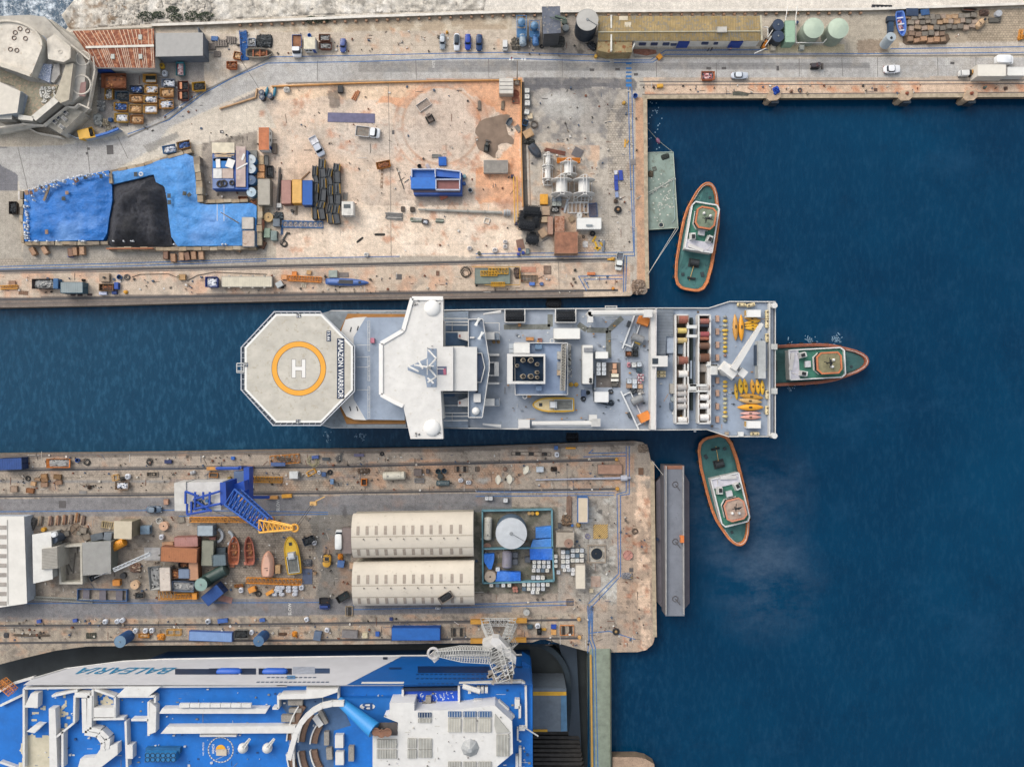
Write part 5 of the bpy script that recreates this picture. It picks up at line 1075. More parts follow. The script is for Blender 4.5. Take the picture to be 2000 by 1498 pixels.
for x,wd,nm,z,hh in((255,62,'window',1.4,1.1),(363,60,'window',1.4,1.1),(472,58,'window',1.4,1.1),(630,100,'door',0,3.2),(828,60,'window',1.9,.9),(930,36,'window',1.9,.8),(1115,112,'door',0,3.4),(545,50,'window',1.2,.8)):
 b=MB();q=W(x,445,1);b.bo(q[0],P[3][1]+.1,z,ML(wd),.4,hh);o=b.bd(nm,m('2648a0'if nm=='door'else'38456a',.4,.15),t,ws=1)
pu('person',1085,445,20,20,-60,'person in pink and red standing at the right warehouse door',top='d8a098',legs='4a4a58');pu('person',910,446,18,18,20,'left of two people in dark clothes at the warehouse wall',top='2a3048',legs='30364a');pu('person',880,452,18,18,160,'second dark-clothed person further left along the warehouse wall',top='30384a',legs='22262e')
b=MB();b.pr(PY((175,462),(300,460),(385,470),(390,500),(300,520),(180,500)),0,.12);solo('paving_patch','reddish broken pipe frames and bricks before the warehouse','rubble',b,m('9a6a58',.9,.6,1.2,.4))
pu('box',420,527,44,44,40,'upper yellow concrete barrier block at the road edge',c='e0982c',h=.8,name='barrier_block',cat='barrier');pu('box',425,797,56,28,5,'lower yellow barrier block across the road',c='e0a838',h=.8,name='barrier_block',cat='barrier')
pu('skip',870,703,122,76,0,'orange skip of pink and white rubbish standing on the road',c='d07c50',fI='p',sD=77)
pu('car',1170,692,160,62,0,'silver-blue hatchback driving beside the orange skip',c='ccd2dc',rO='dfe4ea')
t=pu('machine',1895,594,130,60,0,'dark telehandler with a grey fork frame on the road',c='4a4448',cab='6a4a4c')
pu('machine',1412,395,110,52,62,'orange telescopic lift parked at the warehouse end',c='e88c24',cab='e8a040',h=1.8)
pu('vtank',1520,235,108,108,0,'upper dark navy tank behind the green container',c='26303c',top='2c3c54',h=3.2);pu('vtank',1520,340,110,104,0,'lower dark navy tank left of the green container',c='26303c',top='2c3c54',h=3.2)
pu('container',1632,295,204,92,90,'pale green container between the navy tanks and the green tanks',c='8fae98',rO='a0bea4',h=3.4,v=.1)
b=MB();
for a,c in(((1480,270),(1425,350)),((1480,310),(1400,430)),((1570,230),(1500,300)),((1570,330),(1470,350)),((1590,180),(1610,60)),((1685,160),(1700,60)),((1590,180),(1590,300)),((1685,160),(1685,400)),((1685,400),(1940,400)),((1940,400),(1985,350)),((1380,255),(1425,255)),((1425,255),(1425,350)),((1410,450),(1300,500))):b.tu(W(*a,2.5),W(*c,2.5),.12,6)
b.tu(W(1685,400,2.5),W(1685,400,0),.12);b.tu(W(1425,255,2.5),W(1425,255,0),.12)
solo('pipework','white pipes linking the navy tanks, green container and green tanks','pipes',b,m('e4e2dc',.5,.1))
for k,(x,y)in enumerate(((1850,264),)):pu('vtank',x,y,192,192,0,'left pale green tank with a conical top',c='98a294',top='b9c8b4',h=4.8,cone=.25,hat=0,group='pale green tanks')
pu('crate',1475,445,46,52,0,'small pale concrete box below the lower navy tank',c='b8b0a0');pu('box',1742,440,44,44,0,'small white pump box below the left green tank',c='a8aca4');pu('drum',1698,208,30,30,0,'navy barrel at the upper right corner of the green container',c='28406a')
def fender(x,lab,ex=None):
 t=TH('quay_fender',lab,'fender',W(x,900,0),0,'stone fender piers on the north quay')
 b=MB();b.pr(PY((x-45,845),(x+60,845),(x+60,905),(x+25,935),(x-50,940),(x-72,920),h=.3),-3.2,.5);b.bd('pier',m('c0a88e',.9,.45,.7,.2),t,ws=1)
 b=MB();b.bo(*W(x,945,-.5)[:2],-2.5,1.9,1.2,2.6);b.bd('rubber_block',m('2c3844',.7,.3),t,ws=1)
 b=MB();c=W(x+8,870,.5);b.cyl(*c,.45,.5,.3,12);b.bd('bollard',m('8a4a34'if not ex else'1c4ca8',.7),t,ws=1);return t
fender(1485,'fender pier with a blue bollard, leftmost on the north quay',1);
pu('heap',1512,830,60,70,30,'bright blue tarpaulin bundle on the leftmost fender pier',cO=('1c4cb4','2c60c8'),n=8,z=.5,cat='tarpaulin',name='blue_bundle')
pu('bollard',1652,843,30,26,0,'rusty mooring bollard right of the leftmost fender pier',c='7a5a48');pu('coil',1725,840,44,50,0,'coiled grey rope on the quay edge setts',c='5c5c60')
b=MB();b.pr(PY((1095,855),(1160,850),(1250,870),(1240,895),(1100,890)),.02,.08);solo('broken_edge','dark broken patch of quay edge with weeds','quay damage',b,m('5a5a50',.95,.5,1))
reg('X');pu('bollard',1219,200,7,7,0,'small yellow mooring bollard at the corner where the rope starts',c='c89a3c');pu('bucket',1241,187,9,8,0,'blue valve cluster at the water corner',c='2c62b4',inn='1c4484');
reg('E')
pu('vtank',272,268,192,200,0,'right pale green tank with a conical top',c='98a294',top='b9c8b4',h=4.8,cone=.25,hat=0,group='pale green tanks')
t=pu('ladder',680,73,185,52,-2,'dark slatted steel platform on the sea wall',c='3c4048',n=5)
t=TH('silo','leaning pale grey cylindrical silo beside the blue and white boat','silo',W(700,430,0));b=MB();b.tu(W(700,420,1.3),(W(765,342,4.6)),1.25,20);b.bd('shell',m('a9b4bc',.5,.15),t,1,1);b=MB();q=W(768,352,4.95);b.cyl(q[0],q[1],q[2]-.2,.3,.2,None,12);b.bd('port',m('20262c'),t,ws=1)
pu('boat',858,222,232,86,-82,'blue and white open boat full of gear by the sea wall',c='5c84d0',inn='2858c0',fI='p',seats='d8dce8')
for x,y,l,w_,c,r,lb in((765,175,70,45,'28384c',0,'dark blue crate left of the open boat, upper'),(765,250,90,45,'24405c',90,'dark blue crate left of the open boat, lower'),(960,115,110,70,'2a3e5c',0,'navy winch frame under the sea wall'),(1080,115,76,56,'2c5484',8,'blue box right of the navy winch frame')):pu('box',x,y,l,w_,r,lb,c=c,h=1.2)
br=[];rr=random.Random(4)
G='stacked stone blocks below the sea wall'
n_=0
for row,(y,x0,x1,c)in enumerate(((160,900,1560,'8a8278'),(205,920,1560,'94887a'),(258,930,1560,'a08a74'),(310,930,1260,'8c7462'),(365,920,1290,'a0846c'))):
 x=x0;i=0
 while x<x1-15:
  l=rr.uniform(44,62);yy=y+rr.uniform(-9,9)-(x-x0)*(.0 if row>2 else .02)
  cc=rr.choice((c,'a89484','7c746a','b49474')if row<4 else(c,'b08c70','9a7a60','b89070'))
  pu('crate',x+l/2,yy,l-5,rr.uniform(36,46),rr.uniform(-12,12),'%s block from the left in the %s row of stone blocks'%(ORD[min(i,15)],('top','second','middle','fourth','bottom')[row]),G,c=cc,h=rr.choice((.9,1.1)),name='stone_block',cat='stone block');x+=l+rr.uniform(0,5);i+=1
b=MB();b.pr(PY((870,345),(910,330),(1290,320),(1310,370),(1270,415),(900,420),(872,400)),.02,.15);solo('earth_bed','brown earth bed under the bottom rows of stone blocks','earth',b,m('6e5c4c',.95,.5,.8))
t=pu('lifeboat',1608,208,120,62,42,'upturned cream boat hull with a round hatch beside the stone blocks',c='c8a884',h=1.3)
pu('heap',1640,110,90,60,0,'rusty winch and frames left of the grey drum',cO=('6c564c','8a6a54','4a4440'));pu('drum',1765,125,60,60,0,'pale grey winch drum at the end of the stone blocks',c='b4b6ba');pu('pile',1730,185,120,50,0,'stack of grey beams below the grey drum',c='6c6860',n=6)
pu('boat',1500,88,140,34,-2,'narrow rusty trough against the sea wall',c='5c544e',inn='9a5c44',thwart=0)
for x,y,r,l in((1967,320,80,'yellow steel frame at the right edge, left arm'),(1990,345,20,'yellow steel frame at the right edge, lower arm')):pu('truss',x,y,90,26,r,l,c='e09428',h=.5,n=3)
pu('person',1398,318,18,18,0,'person in white by the pale apron right of the stone blocks',top='e8e0d8',legs='c4a090')
pu('car',784,633,155,76,3,'white hatchback driving in the middle of the right-hand road',c='f0f0f2',rO='f2f2f4');pu('van',1834,546,170,80,0,'white van driving near the top right of the road',c='eef0f2',h=1.9)
pu('van',1450,675,92,56,180,'tiny white cart in front of the long white trailer',c='e4e2de',h=1.5)
t=pu('container',1698,655,264,110,0,'long cream box trailer parked on the right-hand road',c='dcd6cc',rO='e8e2d6',h=3.2,v=.08,name='box_trailer',cat='trailer');t=pu('container',1925,665,165,82,0,'second white trailer at the right edge of the road',c='dcdad6',rO='e8e6e0',h=2.6,v=.08,name='box_trailer',cat='trailer')
pu('machine',1525,665,60,66,180,'small orange tractor unit coupled to the cream trailer',c='c8944c',arm=0,h=1.6)
fender(902,'second fender pier from the left, with a rust-red bollard');fender(1502,'third fender pier from the left, near the right edge of the quay')
for x,y,l in((620,836,'square iron pit cover between the fender piers'),(1828,822,'square iron pit cover right of the third fender pier')):pu('ladder',x,y,34,30,0,l,c='6a4c3c',n=3,h=.12)
pu('bollard',1645,808,26,34,0,'grey-green mooring bollard right of the third fender pier',c='5a6a64')
# === west store, yard, south edge of north quay ===
reg('F')
def tarp(P,label,c,z=2.6,bulge=1.0,name='blue_tarpaulin',cat='tarpaulin',ns=.16,sD=1,wr=.5,mat=None,kind=None):
 xs=[p[0]for p in P];ys=[p[1]for p in P];st_=.55;nx=int((max(xs)-min(xs))/st_)+2;ny=int((max(ys)-min(ys))/st_)+2
 gx,gy=np.meshgrid(min(xs)+np.arange(nx)*st_,min(ys)+np.arange(ny)*st_,indexing='ij');I=pip(gx,gy,P)
 best=np.full(gx.shape,1e9);bx=gx.copy();by=gy.copy()
 for i in range(len(P)):
  ax,ay=P[i];cx,cy=P[(i+1)%len(P)];dx,dy=cx-ax,cy-ay;l=dx*dx+dy*dy;t=np.clip(((gx-ax)*dx+(gy-ay)*dy)/l,0,1);qx=ax+t*dx;qy=ay+t*dy;d=(qx-gx)**2+(qy-gy)**2;k=d<best;best[k]=d[k];bx[k]=qx[k];by[k]=qy[k]
 dist=np.where(I,np.sqrt(best),0);X_=np.where(I,gx,bx);Y_=np.where(I,gy,by)
 n1=vnoise(gx+200,gy+200,ns,sD,3);n2=vnoise(gx*.35+gy*.1+300,gy*1.0+100,.9,sD+4,3);n3=vnoise(gx+70,gy+50,.5,sD+8,4)
 e=np.clip(dist/4.0,0,1);e=e*e*(3-2*e)
 Z_=z-1.0+e*(bulge*(.4+1.6*n1))+(n2-.5)*wr*np.clip(dist,0,1)+(n3-.5)*wr*.7*np.clip(dist,0,1)
 b=MB();idx={}
 def vi(i,j):
  if(i,j)not in idx:idx[(i,j)]=len(b.v);b.v.append((X_[i,j],Y_[i,j],Z_[i,j]))
  return idx[(i,j)]
 for i in range(nx-1):
  for j in range(ny-1):
   if I[i:i+2,j:j+2].any():b.f.append((vi(i,j),vi(i+1,j),vi(i+1,j+1),vi(i,j+1)));b.mi.append(0)
 n=len(P)
 for i in range(n):b.add([(*P[i],0),(*P[(i+1)%n],0),(*P[(i+1)%n],z-1),(*P[i],z-1)],[(0,1,2,3)])
 return solo(name,label,cat,b,mat or tarpmat(c),smooth=1)
def tarpmat(c):
 return m(c,.55,.3,.5,-.5,0,'6ea0e0',1)
tb=PY((220,400),(330,370),(520,300),(760,250),(1000,200),(1030,330),(1035,480),(1005,640),(985,790),(950,850),(220,862),(205,700),(215,500),h=2)
tarp(tb,'vivid blue tarpaulin covering the left heap of the open store','0e72c8',sD=3,bulge=.7,wr=.8)
tc=PY((1035,215),(1340,160),(1460,110),(1720,45),(1790,75),(1800,200),(1835,500),(1910,520),(2330,505),(2378,530),(2375,900),(1640,905),(1585,820),(1560,640),(1545,480),(1520,350),(1440,310),(1420,235),(1300,270),(1040,330),h=2)
tarp(tc,'pale blue tarpaulin over the right and upper heaps of the open store','4492da',sD=9,bulge=.7,wr=.8)
b=MB();
cm=m('3c3d44',.95,.7,1.2,-.7,0,'101216',1)
tarp(PY((1040,335),(1300,275),(1420,240),(1442,312),(1520,355),(1545,480),(1560,640),(1590,860),(1600,900),(1440,925),(1040,925),(1000,890),(990,790),(1010,640),(1040,480),h=1.5),'heap of black grit between the two blue tarpaulins','2c2f36',2.0,2.4,'grit_heap','heap',.22,5,1.0,cm)
t=TH('block_wall','rough concrete block wall enclosing the tarpaulin store','wall',W(1000,500,0))
rr=random.Random(5)
def blocks(pts,h,w_,ln,mats=('b4a690','a8957c','8f8272')):
 b=MB()
 for a,c in zip(pts,pts[1:]):
  L_=hypot(c[0]-a[0],c[1]-a[1]);n=max(1,int(L_/ln));an=degrees(atan2(c[1]-a[1],c[0]-a[0]))
  for i in range(n):
   u=(i+.5)/n;b.bo(a[0]+(c[0]-a[0])*u+rr.uniform(-.08,.08),a[1]+(c[1]-a[1])*u+rr.uniform(-.1,.1),0,L_/n*.96,w_*rr.uniform(.85,1.1),h*rr.uniform(.85,1.08),an+rr.uniform(-2,2),1,rr.randrange(3))
 b.bd('block_course',[m(q,.92,.35,.9)for q in mats],t,ws=1)
blocks(PY((205,400),(200,620),(215,880),h=1.5),1.7,.75,1.6);blocks(PY((225,882),(1000,882),h=1.5),1.7,.9,1.8);blocks(PY((1010,930),(1440,935),(2380,925),h=1.5),1.6,.9,1.9)
blocks(PY((1020,220),(1340,150),(1780,20),h=1.5),1.6,.8,1.9);blocks(PY((1820,75),(1850,300),(1862,500),h=2),2.3,1.5,1.8);blocks(PY((1850,500),(2080,490),(2300,480),h=1.5),1.5,.8,1.9);blocks(PY((2410,520),(2405,900),h=2),2,1.2,1.7)
blocks(PY((1030,240),(1045,330),h=1.6),2.2,.8,.9)
b=MB();b.wa(PY((1010,938),(1440,935),h=1),.2,2.3,.25);b.bd('orange_shutter_board',m('b4704c',.8,.3),t,ws=1)
for i,(x,y,l,w_,r,lb)in enumerate(((245,410,34,44,8,'pallet at the upper left corner of the vivid blue tarpaulin'),(285,412,30,28,12,'second pallet from the left on the vivid blue tarpaulin rim'),(328,388,34,28,14,'third pallet from the left on the vivid blue tarpaulin rim'),(385,362,26,26,12,'fourth pallet from the left on the vivid blue tarpaulin rim'),(430,775,26,42,3,'lone pallet near the lower edge of the vivid blue tarpaulin'),(588,466,32,38,0,'grey slatted pallet in the middle of the vivid blue tarpaulin'),(618,412,28,32,5,'brownish pallet above the grey slatted one'),(705,295,42,40,30,'red and white planks on the top rim of the blue tarpaulin'),(790,272,36,22,5,'dark plank pieces right of the red and white planks'),(935,258,24,36,2,'narrow pallet at the top right of the vivid blue tarpaulin'),(1258,240,32,42,5,'dark pallet beside the white tyre on the upper tarpaulin'),(1568,440,32,40,0,'upper grey pallet at the left rim of the pale blue tarpaulin'),(1570,500,30,42,0,'lower grey pallet at the left rim of the pale blue tarpaulin'),(1712,418,34,38,-10,'dark pallet, left of the pair on the pale blue tarpaulin'),(1755,430,38,30,40,'dark tilted pallet, right of the pair on the pale blue tarpaulin'))):
 pu('pallets',x,y,l,w_,r,lb,'pallets weighing down the tarpaulins',c=('b09078','9a7058')[i%2]if i<5 or i in(6,7)else'5a5c58',h=.32,z=2.6 if i not in(5,6,13,14)else 3.0)
pu('pile',425,410,26,200,-24,'long grey-brown plank lying across the vivid blue tarpaulin',c='8a7a68',n=1,z=2.9,name='plank',cat='plank');pu('tyre',1305,238,44,40,0,'white painted tyre on the upper tarpaulin',c='d8dade',z=2.8)
b=MB()
for x,y in[(ru_(240,1000),ru_(0,1))for _ in range(60)]:
 yy=np.interp(x,[220,520,1000],[400,300,205])+ru_(12,120)*y*y;b.bo(*W(x,yy,3.0)[:2],2.4,.35,.22,1.2,ru_(0,180))
for i in range(50):
 x=ru_(220,260)if i%3 else ru_(250,2370);y=ru_(450,850)if i%3 else 860+(x>1600)*30;b.bo(*W(x,y,2.4)[:2],1.2,.4,.25,1.3,ru_(0,180))
b.bd('sandbags',m('dfe2e6',.9,.2),kind='stuff')
for i,(x,y,r)in enumerate(((300,955,30),(410,945,30),(650,965,5),(690,955,3),(757,950,3),(1535,990,0),(1605,1015,3),(1682,1000,0),(1735,1000,12),(1795,992,5),(1865,993,5))):
 pu('crate',x,y,42,72,r,'%s brown timber block from the left leaning below the block wall'%ORD[i],'timber blocks below the store wall',c=('a88468','b89478','8a6a58')[i%3],h=1.2,name='timber_block',cat='timber block')
pu('skip',118,552,72,118,0,'small black open skip left of the tarpaulin store',c='3a302c',fI='d',h=1.2);pu('box',190,440,44,80,0,'white bags at the upper left corner of the store wall',c='d4cec8',h=1.2)
pu('box',655,998,50,20,0,'small blue box below the store wall',c='2c54a8',h=.4)
pu('skip',398,1258,205,90,0,'dark open scrap container on the quay strip',c='4a3c38',fI='g',h=1.8,sD=12);pu('box',517,1255,44,92,0,'blue end box attached to the dark scrap container',c='2c6090',h=1.9)
pu('container',665,1292,208,104,0,'grey container with a blue-green right end on the quay strip',c='33586a',rO='8f9a9c',h=2.6,v=.15)
t=pu('skip',1000,1290,165,66,0,'long trough with dark slats beside the blue pump',c='5a4a3c',fI='r',h=1,n=8);pu('ladder',985,1290,130,66,0,'black slatted cover lying over the trough',c='2a2c2a',frame='7a5c3c',n=8,h=1.1,z=.2)
pu('box',968,1198,90,78,0,'tan box with a round black opening above the trough',c='a8927c',h=.9);pu('drum',962,1198,22,22,0,'black drum standing on the tan box',c='2a2826',z=.95,h=.4)
pu('box',1078,1275,36,60,0,'bright blue pump on the right of the trough',c='2450a8',h=1.1);pu('box',955,1345,70,30,0,'blue and white bin below the trough',c='c0c6dc',h=.8);pu('box',1060,1335,44,36,0,'dark blue valve box below the blue pump',c='1c3c80',h=.8);pu('bollard',1158,1332,36,32,0,'bright yellow bollard right of the blue pump',c='e0a020')
pu('bucket',1105,1195,48,42,0,'blue machine above the trough',c='2c5a94');pu('coil',1180,1195,60,36,0,'thin hose coil beside the blue machine',c='6a6664')
pu('truss',80,1290,160,34,2,'orange lattice piece at the left edge of the quay strip',c='e0a040',n=6,h=.5);pu('pallets',210,1340,90,36,-6,'brown boards below the orange lattice piece',c='8a6a54',h=.3);pu('crate',110,1250,60,40,0,'brown boards above the orange lattice piece',c='a07c64',h=.4)
pu('crate',1690,1195,58,50,0,'wooden crate on the quay strip left of the blue-lidded container',c='b89468');pu('drum',1655,1190,26,26,0,'grey-brown drum beside the wooden crate',c='7a6c50')
b=MB();
for i,(a,c)in enumerate((((1225,1195),(1300,1170)),((1300,1170),(1560,1165)),((1560,1165),(1650,1200)),((1740,1230),(1830,1180)),((1830,1180),(1990,1150)),((1990,1150),(2480,1170)))):b.tu(W(*a,.1),W(*c,.1),.07,5)
solo('hose','long thin black hose running along the quay strip','hose',b,m('3a3634'))
pu('heap',765,1222,30,24,0,'small dark rubbish bag above the grey container',cO=('4a4440',));
for x,y,lb in((675,1360,'left'),(740,1362,'middle'),(830,1358,'right')):pu('heap',x,y,50,20,0,lb+' of three dark rag heaps on the quay strip','rag heaps',cO=('5a4a48','7a6058'),h=.2,name='rag_heap',cat='rags')
b=MB();b.pr([(xw(a),yw(c))for a,c in((1200,503),(1186,506),(1186,508),(1200,510))],.03,.2);solo('rail_stop','small yellow rail buffer at the end of the crane track','buffer',b,m('d8a030',.7))
# ---- G ----
reg('G')
g='storage boxes around the blue deck'
t=TH('blue_deck','blue platform of containers with boards, tyres and white sheets on top','platform',W(180,230,0))
b=MB();b.bo(*W(235,200,2.5)[:2],0,ML(330,2.5),ML(360,2.5),2.4);b.bd('base',m('2458a8',.6,.3,.5),t,ws=1)
b=MB();b.bo(*W(333,170,2.8)[:2],2.4,ML(88,2.8),ML(375,2.8),.4);b.bd('walkway',m('c0aaa4',.8,.3,.5,.35,0,'cfc4ac'),t,ws=1)
for x,y,l,w_,c in((170,-195,210,95,'e0d4bc'),(180,65,195,110,'6c80a8'),(175,140,195,90,'2f7cc4'),(120,235,80,90,'e2e0dc'),(215,235,100,90,'c4b0a4'),(175,330,200,88,'7488b4')):
 b=MB();zz=3.0 if y<0 else 2.5;yy=y+250 if y<0 else y;b.bo(*W(x,yy if y>0 else 55-5,zz)[:2],2.4,ML(l,2.5),ML(w_,2.5),.25+.01*len(c))if y>0 else b.bo(*W(170,-4,3)[:2],2.4,ML(l,3),ML(w_,3),.6);b.bd('deck_panel',m(c,.75,.3),t,ws=1)
for x,y,l,w_,r in((122,140,40,80,3),(235,140,70,80,-20),(345,165,110,12,28),(355,80,20,60,-20)):b=MB();b.bo(*W(x,y,3)[:2],2.85,ML(l),ML(w_),.08,r);b.bd('white_sheet',m('eceae6',.7,.1),t,ws=1)
for x,y,r in((140,330,26),(175,325,26),(250,320,18)):b=MB();b.to(*W(x,y,3)[:2],2.95,ML(r),.22,14,6);b.bd('tyre',m('3a3634'),t,ws=1)
b=MB();
for i in range(9):b.bo(*W(180+ru_(-20,20),60+ru_(-22,22),3)[:2],2.86+i*.02,ML(150),.14,.08,ru_(-12,12))
b.bd('planks',m('d8bc98',.8,.3),t,ws=1)
for y,lb in((105,'top'),(190,'middle'),(295,'lower')):pu('vtank',430,y,88,88,0,lb+' blue tank with a white-speckled top beside the blue deck','blue tanks beside the blue deck',c='4c88c0',top='c4ccd0'if y<200 else'4a6484',h=1.9)
pu('vtank',433,408,86,86,0,'pale blue tank with a fluted top at the lower right corner of the blue deck',c='6c94b0',top='b4c8d4',h=1.9);pu('box',450,-165+220,70,70,0,'grey slatted hatch box above the tanks',c='7c7c78',h=.8)
pu('container',548,405,240,112,-90,'grey-brown container below the wooden crates',c='9a9588',rO='b0a99c',h=2.6)
for x,y,l,w_,c,lb in((525,110,42,80,'b49c7c','narrow wooden crate highest in the crate column'),(570,110,36,90,'6a6864','dark slatted crate right of the narrow one'),(527,185,55,60,'c08c60','square tan crate in the crate column'),(520,250,64,52,'c89668','tan crate just above the grey-brown container'),(600,215,60,110,'4a4a4c','open black frame crate right of the tan crates'),(645,-60+60,40,90,'7a6c60','brown boards above the tan crates')):pu('crate',x,y,l,w_,0,lb,g,c=c,fI='d'if x==600 else None)
pu('pile',685,375,405,36,88,'long bundle of dark steel pipes standing left of the containers',c='5a5654',pipe=1,n=3,cs=['5a5654','7a7470','4a4846'],name='pipe_bundle',cat='pipes');pu('box',690,530,44,40,0,'small white block at the foot of the pipe bundle',c='d0d0cc',h=.6)
pu('container',755,405,218,92,-90,'dusty brown-red container, left of three in a row','containers in a row in the yard',c='8a5a50',rO='b08478',h=2.6)
pu('container',855,400,218,90,-90,'yellow ochre container in the middle of three','containers in a row in the yard',c='c89030',rO='e4b264',h=2.7)
pu('container',952,412,232,94,-90,'bright blue container, right of three','containers in a row in the yard',c='16407c',rO='1f5eb0',h=2.7)
pu('pile',935,250,110,14,40,'thin brown beam leaning behind the containers',c='8a6a4c',n=1,h=.3,name='beam',cat='beam');pu('drum',810,580,28,46,0,'dark drum below the brown-red container',c='2c2a26');pu('pile',850,575,90,22,88,'small pipe stub beside the dark drum',c='9a8a78',n=2,h=.3)
def chute(pts,wd,lb):
 t=TH('conveyor_boom',lb,'conveyor',W(*pts[len(pts)//2],0),0,'black and yellow segmented steel arms')
 for i,(a,c)in enumerate(zip(pts,pts[1:])):
  A=W(*a,1.6);C_=W(*c,1.6);L_=hypot(C_[0]-A[0],C_[1]-A[1]);an=degrees(atan2(C_[1]-A[1],C_[0]-A[0]));mx,my=(A[0]+C_[0])/2,(A[1]+C_[1])/2;w_=ML(wd)
  nx,ny=-sin(R(an)),cos(R(an));b=MB();off=w_*.06*(1 if i%2 else-1);b.bo(mx+nx*off,my+ny*off,.2,L_*.98,w_*.85,1.4,an,.94);
  for s in(-1,1):b.bo(mx+nx*(off+s*w_*.4),my+ny*(off+s*w_*.4),.2,L_*.99,.12,1.7,an)
  if i%2==0:b.bo(mx+nx*off,my+ny*off,1.6,L_*.7,w_*.25,.3,an)
  b.bd('segment',m('3b4046',.55,.25,1),t,ws=1)
  if i in(0,len(pts)-2)or i%2==0:
   q=MB();s=1 if i%2==0 else-1;q.bo(mx+nx*s*w_*.42,my+ny*s*w_*.42,1.3,L_*.8,.22,.45,an);q.bd('yellow_plate',m('c8982c',.6,.2),t,ws=1)
  if i:q=MB();q.tu((A[0]-nx*w_*.55,A[1]-ny*w_*.55,1.2),(A[0]+nx*w_*.55,A[1]+ny*w_*.55,1.2),.22,10);q.bd('hinge',m('282c30',.5),t,ws=1)
chute([(1025,160),(1020,260),(1035,320),(1030,420),(1025,500),(1015,540),(1020,660)],46,'leftmost of the four black and yellow segmented arms')
chute([(1090,95),(1085,190),(1095,270),(1100,380),(1090,490),(1075,560),(1090,660)],62,'second black and yellow segmented arm from the left, starting highest')
chute([(1165,185),(1150,270),(1165,340),(1165,440),(1170,520),(1155,600),(1165,695)],46,'third black and yellow segmented arm from the left')
chute([(1230,140),(1220,215),(1225,320),(1230,430),(1225,520),(1210,610),(1225,700)],62,'rightmost of the four black and yellow segmented arms')
t=pu('cabin',1325,558,106,130,0,'white kiosk with a square black roof opening beside the segmented arms',rO='e4e0d8',h=2.8,door='c8c8c4');q=MB();q.bo(-.1,.55,2.85,1.7,.95,.06);q.bd('roof_hatch',m('50585c',.6,.5,3),t)
pu('pile',1303,445,74,44,88,'short grey beams above the white kiosk',c='8a8680',n=4,h=.3)
pu('truss',908,705,375,58,-1,'long blue lattice gangway lying on the yard',c='4a78ac',n=8,h=.8);pu('pile',715,760,110,20,88,'blue tubes hanging off the gangway end',c='3c6898',pipe=1,n=2,h=.3)
pu('skip',1658,150,130,62,12,'orange skip of pipes and red scrap in the middle of the yard',c='c07c30',fI='r');pu('pile',1815,280,215,10,-69,'single dark pipe lying slanted in the yard',c='5a5a54',pipe=1,n=1,h=.2,name='pipe',cat='pipe');pu('pile',1870,300,65,8,38,'short white pipe beside the dark slanted pipe',c='d0c8b8',pipe=1,n=1,h=.2,name='pipe',cat='pipe')
pu('ladder',1645,260,160+60,20,88,'narrow rusty channel cover in the concrete',c='9a8068',n=6,h=.06)
for x,y,l,w_,c,n_,lb in((1755,628,165,74,'8c8a88',7,'bundle of grey steel bars on the sandy yard'),(1975,662,90,44,'9aa094',4,'small bundle of pale bars right of the grey bundle'),):pu('pile',x,y,l,w_,-3,lb,'bar bundles',c=c,n=n_,pipe=1,cs=[c,'c8c4bc','6c6a66'],name='bar_bundle',cat='bars')
for x,y,lb in((1838,562,'left'),(1930,566,'right')):pu('crate',x,y,32,44,0,lb+' of two small dark boxes above the bar bundles','small dark boxes',c='5c5048',h=.6)
pu('bag',1498,985,48,40,-15,'white bulk bag alone near the quay tracks',c='e6e4e0');pu('heap',1625,800,100,26,0,'thin line of black chain on the sandy yard',cO=('3c3a36',),h=.15,name='chain',cat='chain');pu('heap',1440,850,80,20,38,'short tangle of black chain left of the longer one',cO=('3c3a36',),h=.15,name='chain',cat='chain')
pu('spool',590,640,88,88,0,'yellow-brown cable spool in the machinery corner',c='c8a878',core='6c5a40');pu('htank',520,710,110,58,88,'rusty orange horizontal tank in the machinery corner',c='9c6248',rU=.4);pu('heap',680,625,90,80,0,'dark engine scrap beside the cable spool',cO=('4a5258','6a7478','383c40'));pu('box',665,690,60,70,0,'slate grey engine box right of the cable spool',c='66707a');pu('box',577,785,54,84,0,'pale green cabinet left of the grey-green one',c='8ca08c');pu('box',640,810,54,86,0,'grey-green cabinet with a dark side',c='7c8c88',h=1.5);pu('heap',520,820,70,130,0,'tangle of pipes below the rusty tank',cO=('4a4c4c','6c625a','8c8a84'));pu('crate',535,895,42,70,-25,'dark brown tilted box at the corner of the white container',c='6a4c3c');pu('coil',735,885,80,60,0,'curled black hose below the gangway',c='4a4a48');pu('pile',740,820,110,20,60,'bent grey pipe leading to the hose curl',c='565856',pipe=1,n=1,name='pipe',cat='pipe')
pu('container',398,695,112,110,-90,'pale ribbed container with a lamp mast at its corner',c='8a8e90',rO='cac2b8',h=2.6,rU=.1);pu('container',405,838,150,112,-90,'dirty white container with an orange-rust roof',c='9a9c9c',rO='c8b4a4',h=2.6,rU=.35)
for x,y,l,w_,c,lb in((350,500,80,110,'8a5c44','rusty frame pallet right of the block wall'),(450,520,70,90,'a08068','open brown crate beside the rusty frame'),(350,585,60,60,'6c5c50','lower dark crate beside the block wall'),(430,600,70,60,'6c6a68','dark scrap crate under the open brown crate')):pu('crate',x,y,l,w_,0,lb,None,c=c,fI='r',sD=x)
t=TH('floodlight_mast','white lighting mast leaning over the tarpaulin in the view, with two cross arms','lamp mast',W(345,712,0))
p=W(345,712,0);b=MB();q=W(100,555,12);q=(p[0]-.6,p[1]+.4,13);b.tu(p,(q[0],q[1],13),.18,8,0,.1);b.bd('mast',m('c4b8ac',.6),t,ws=1)
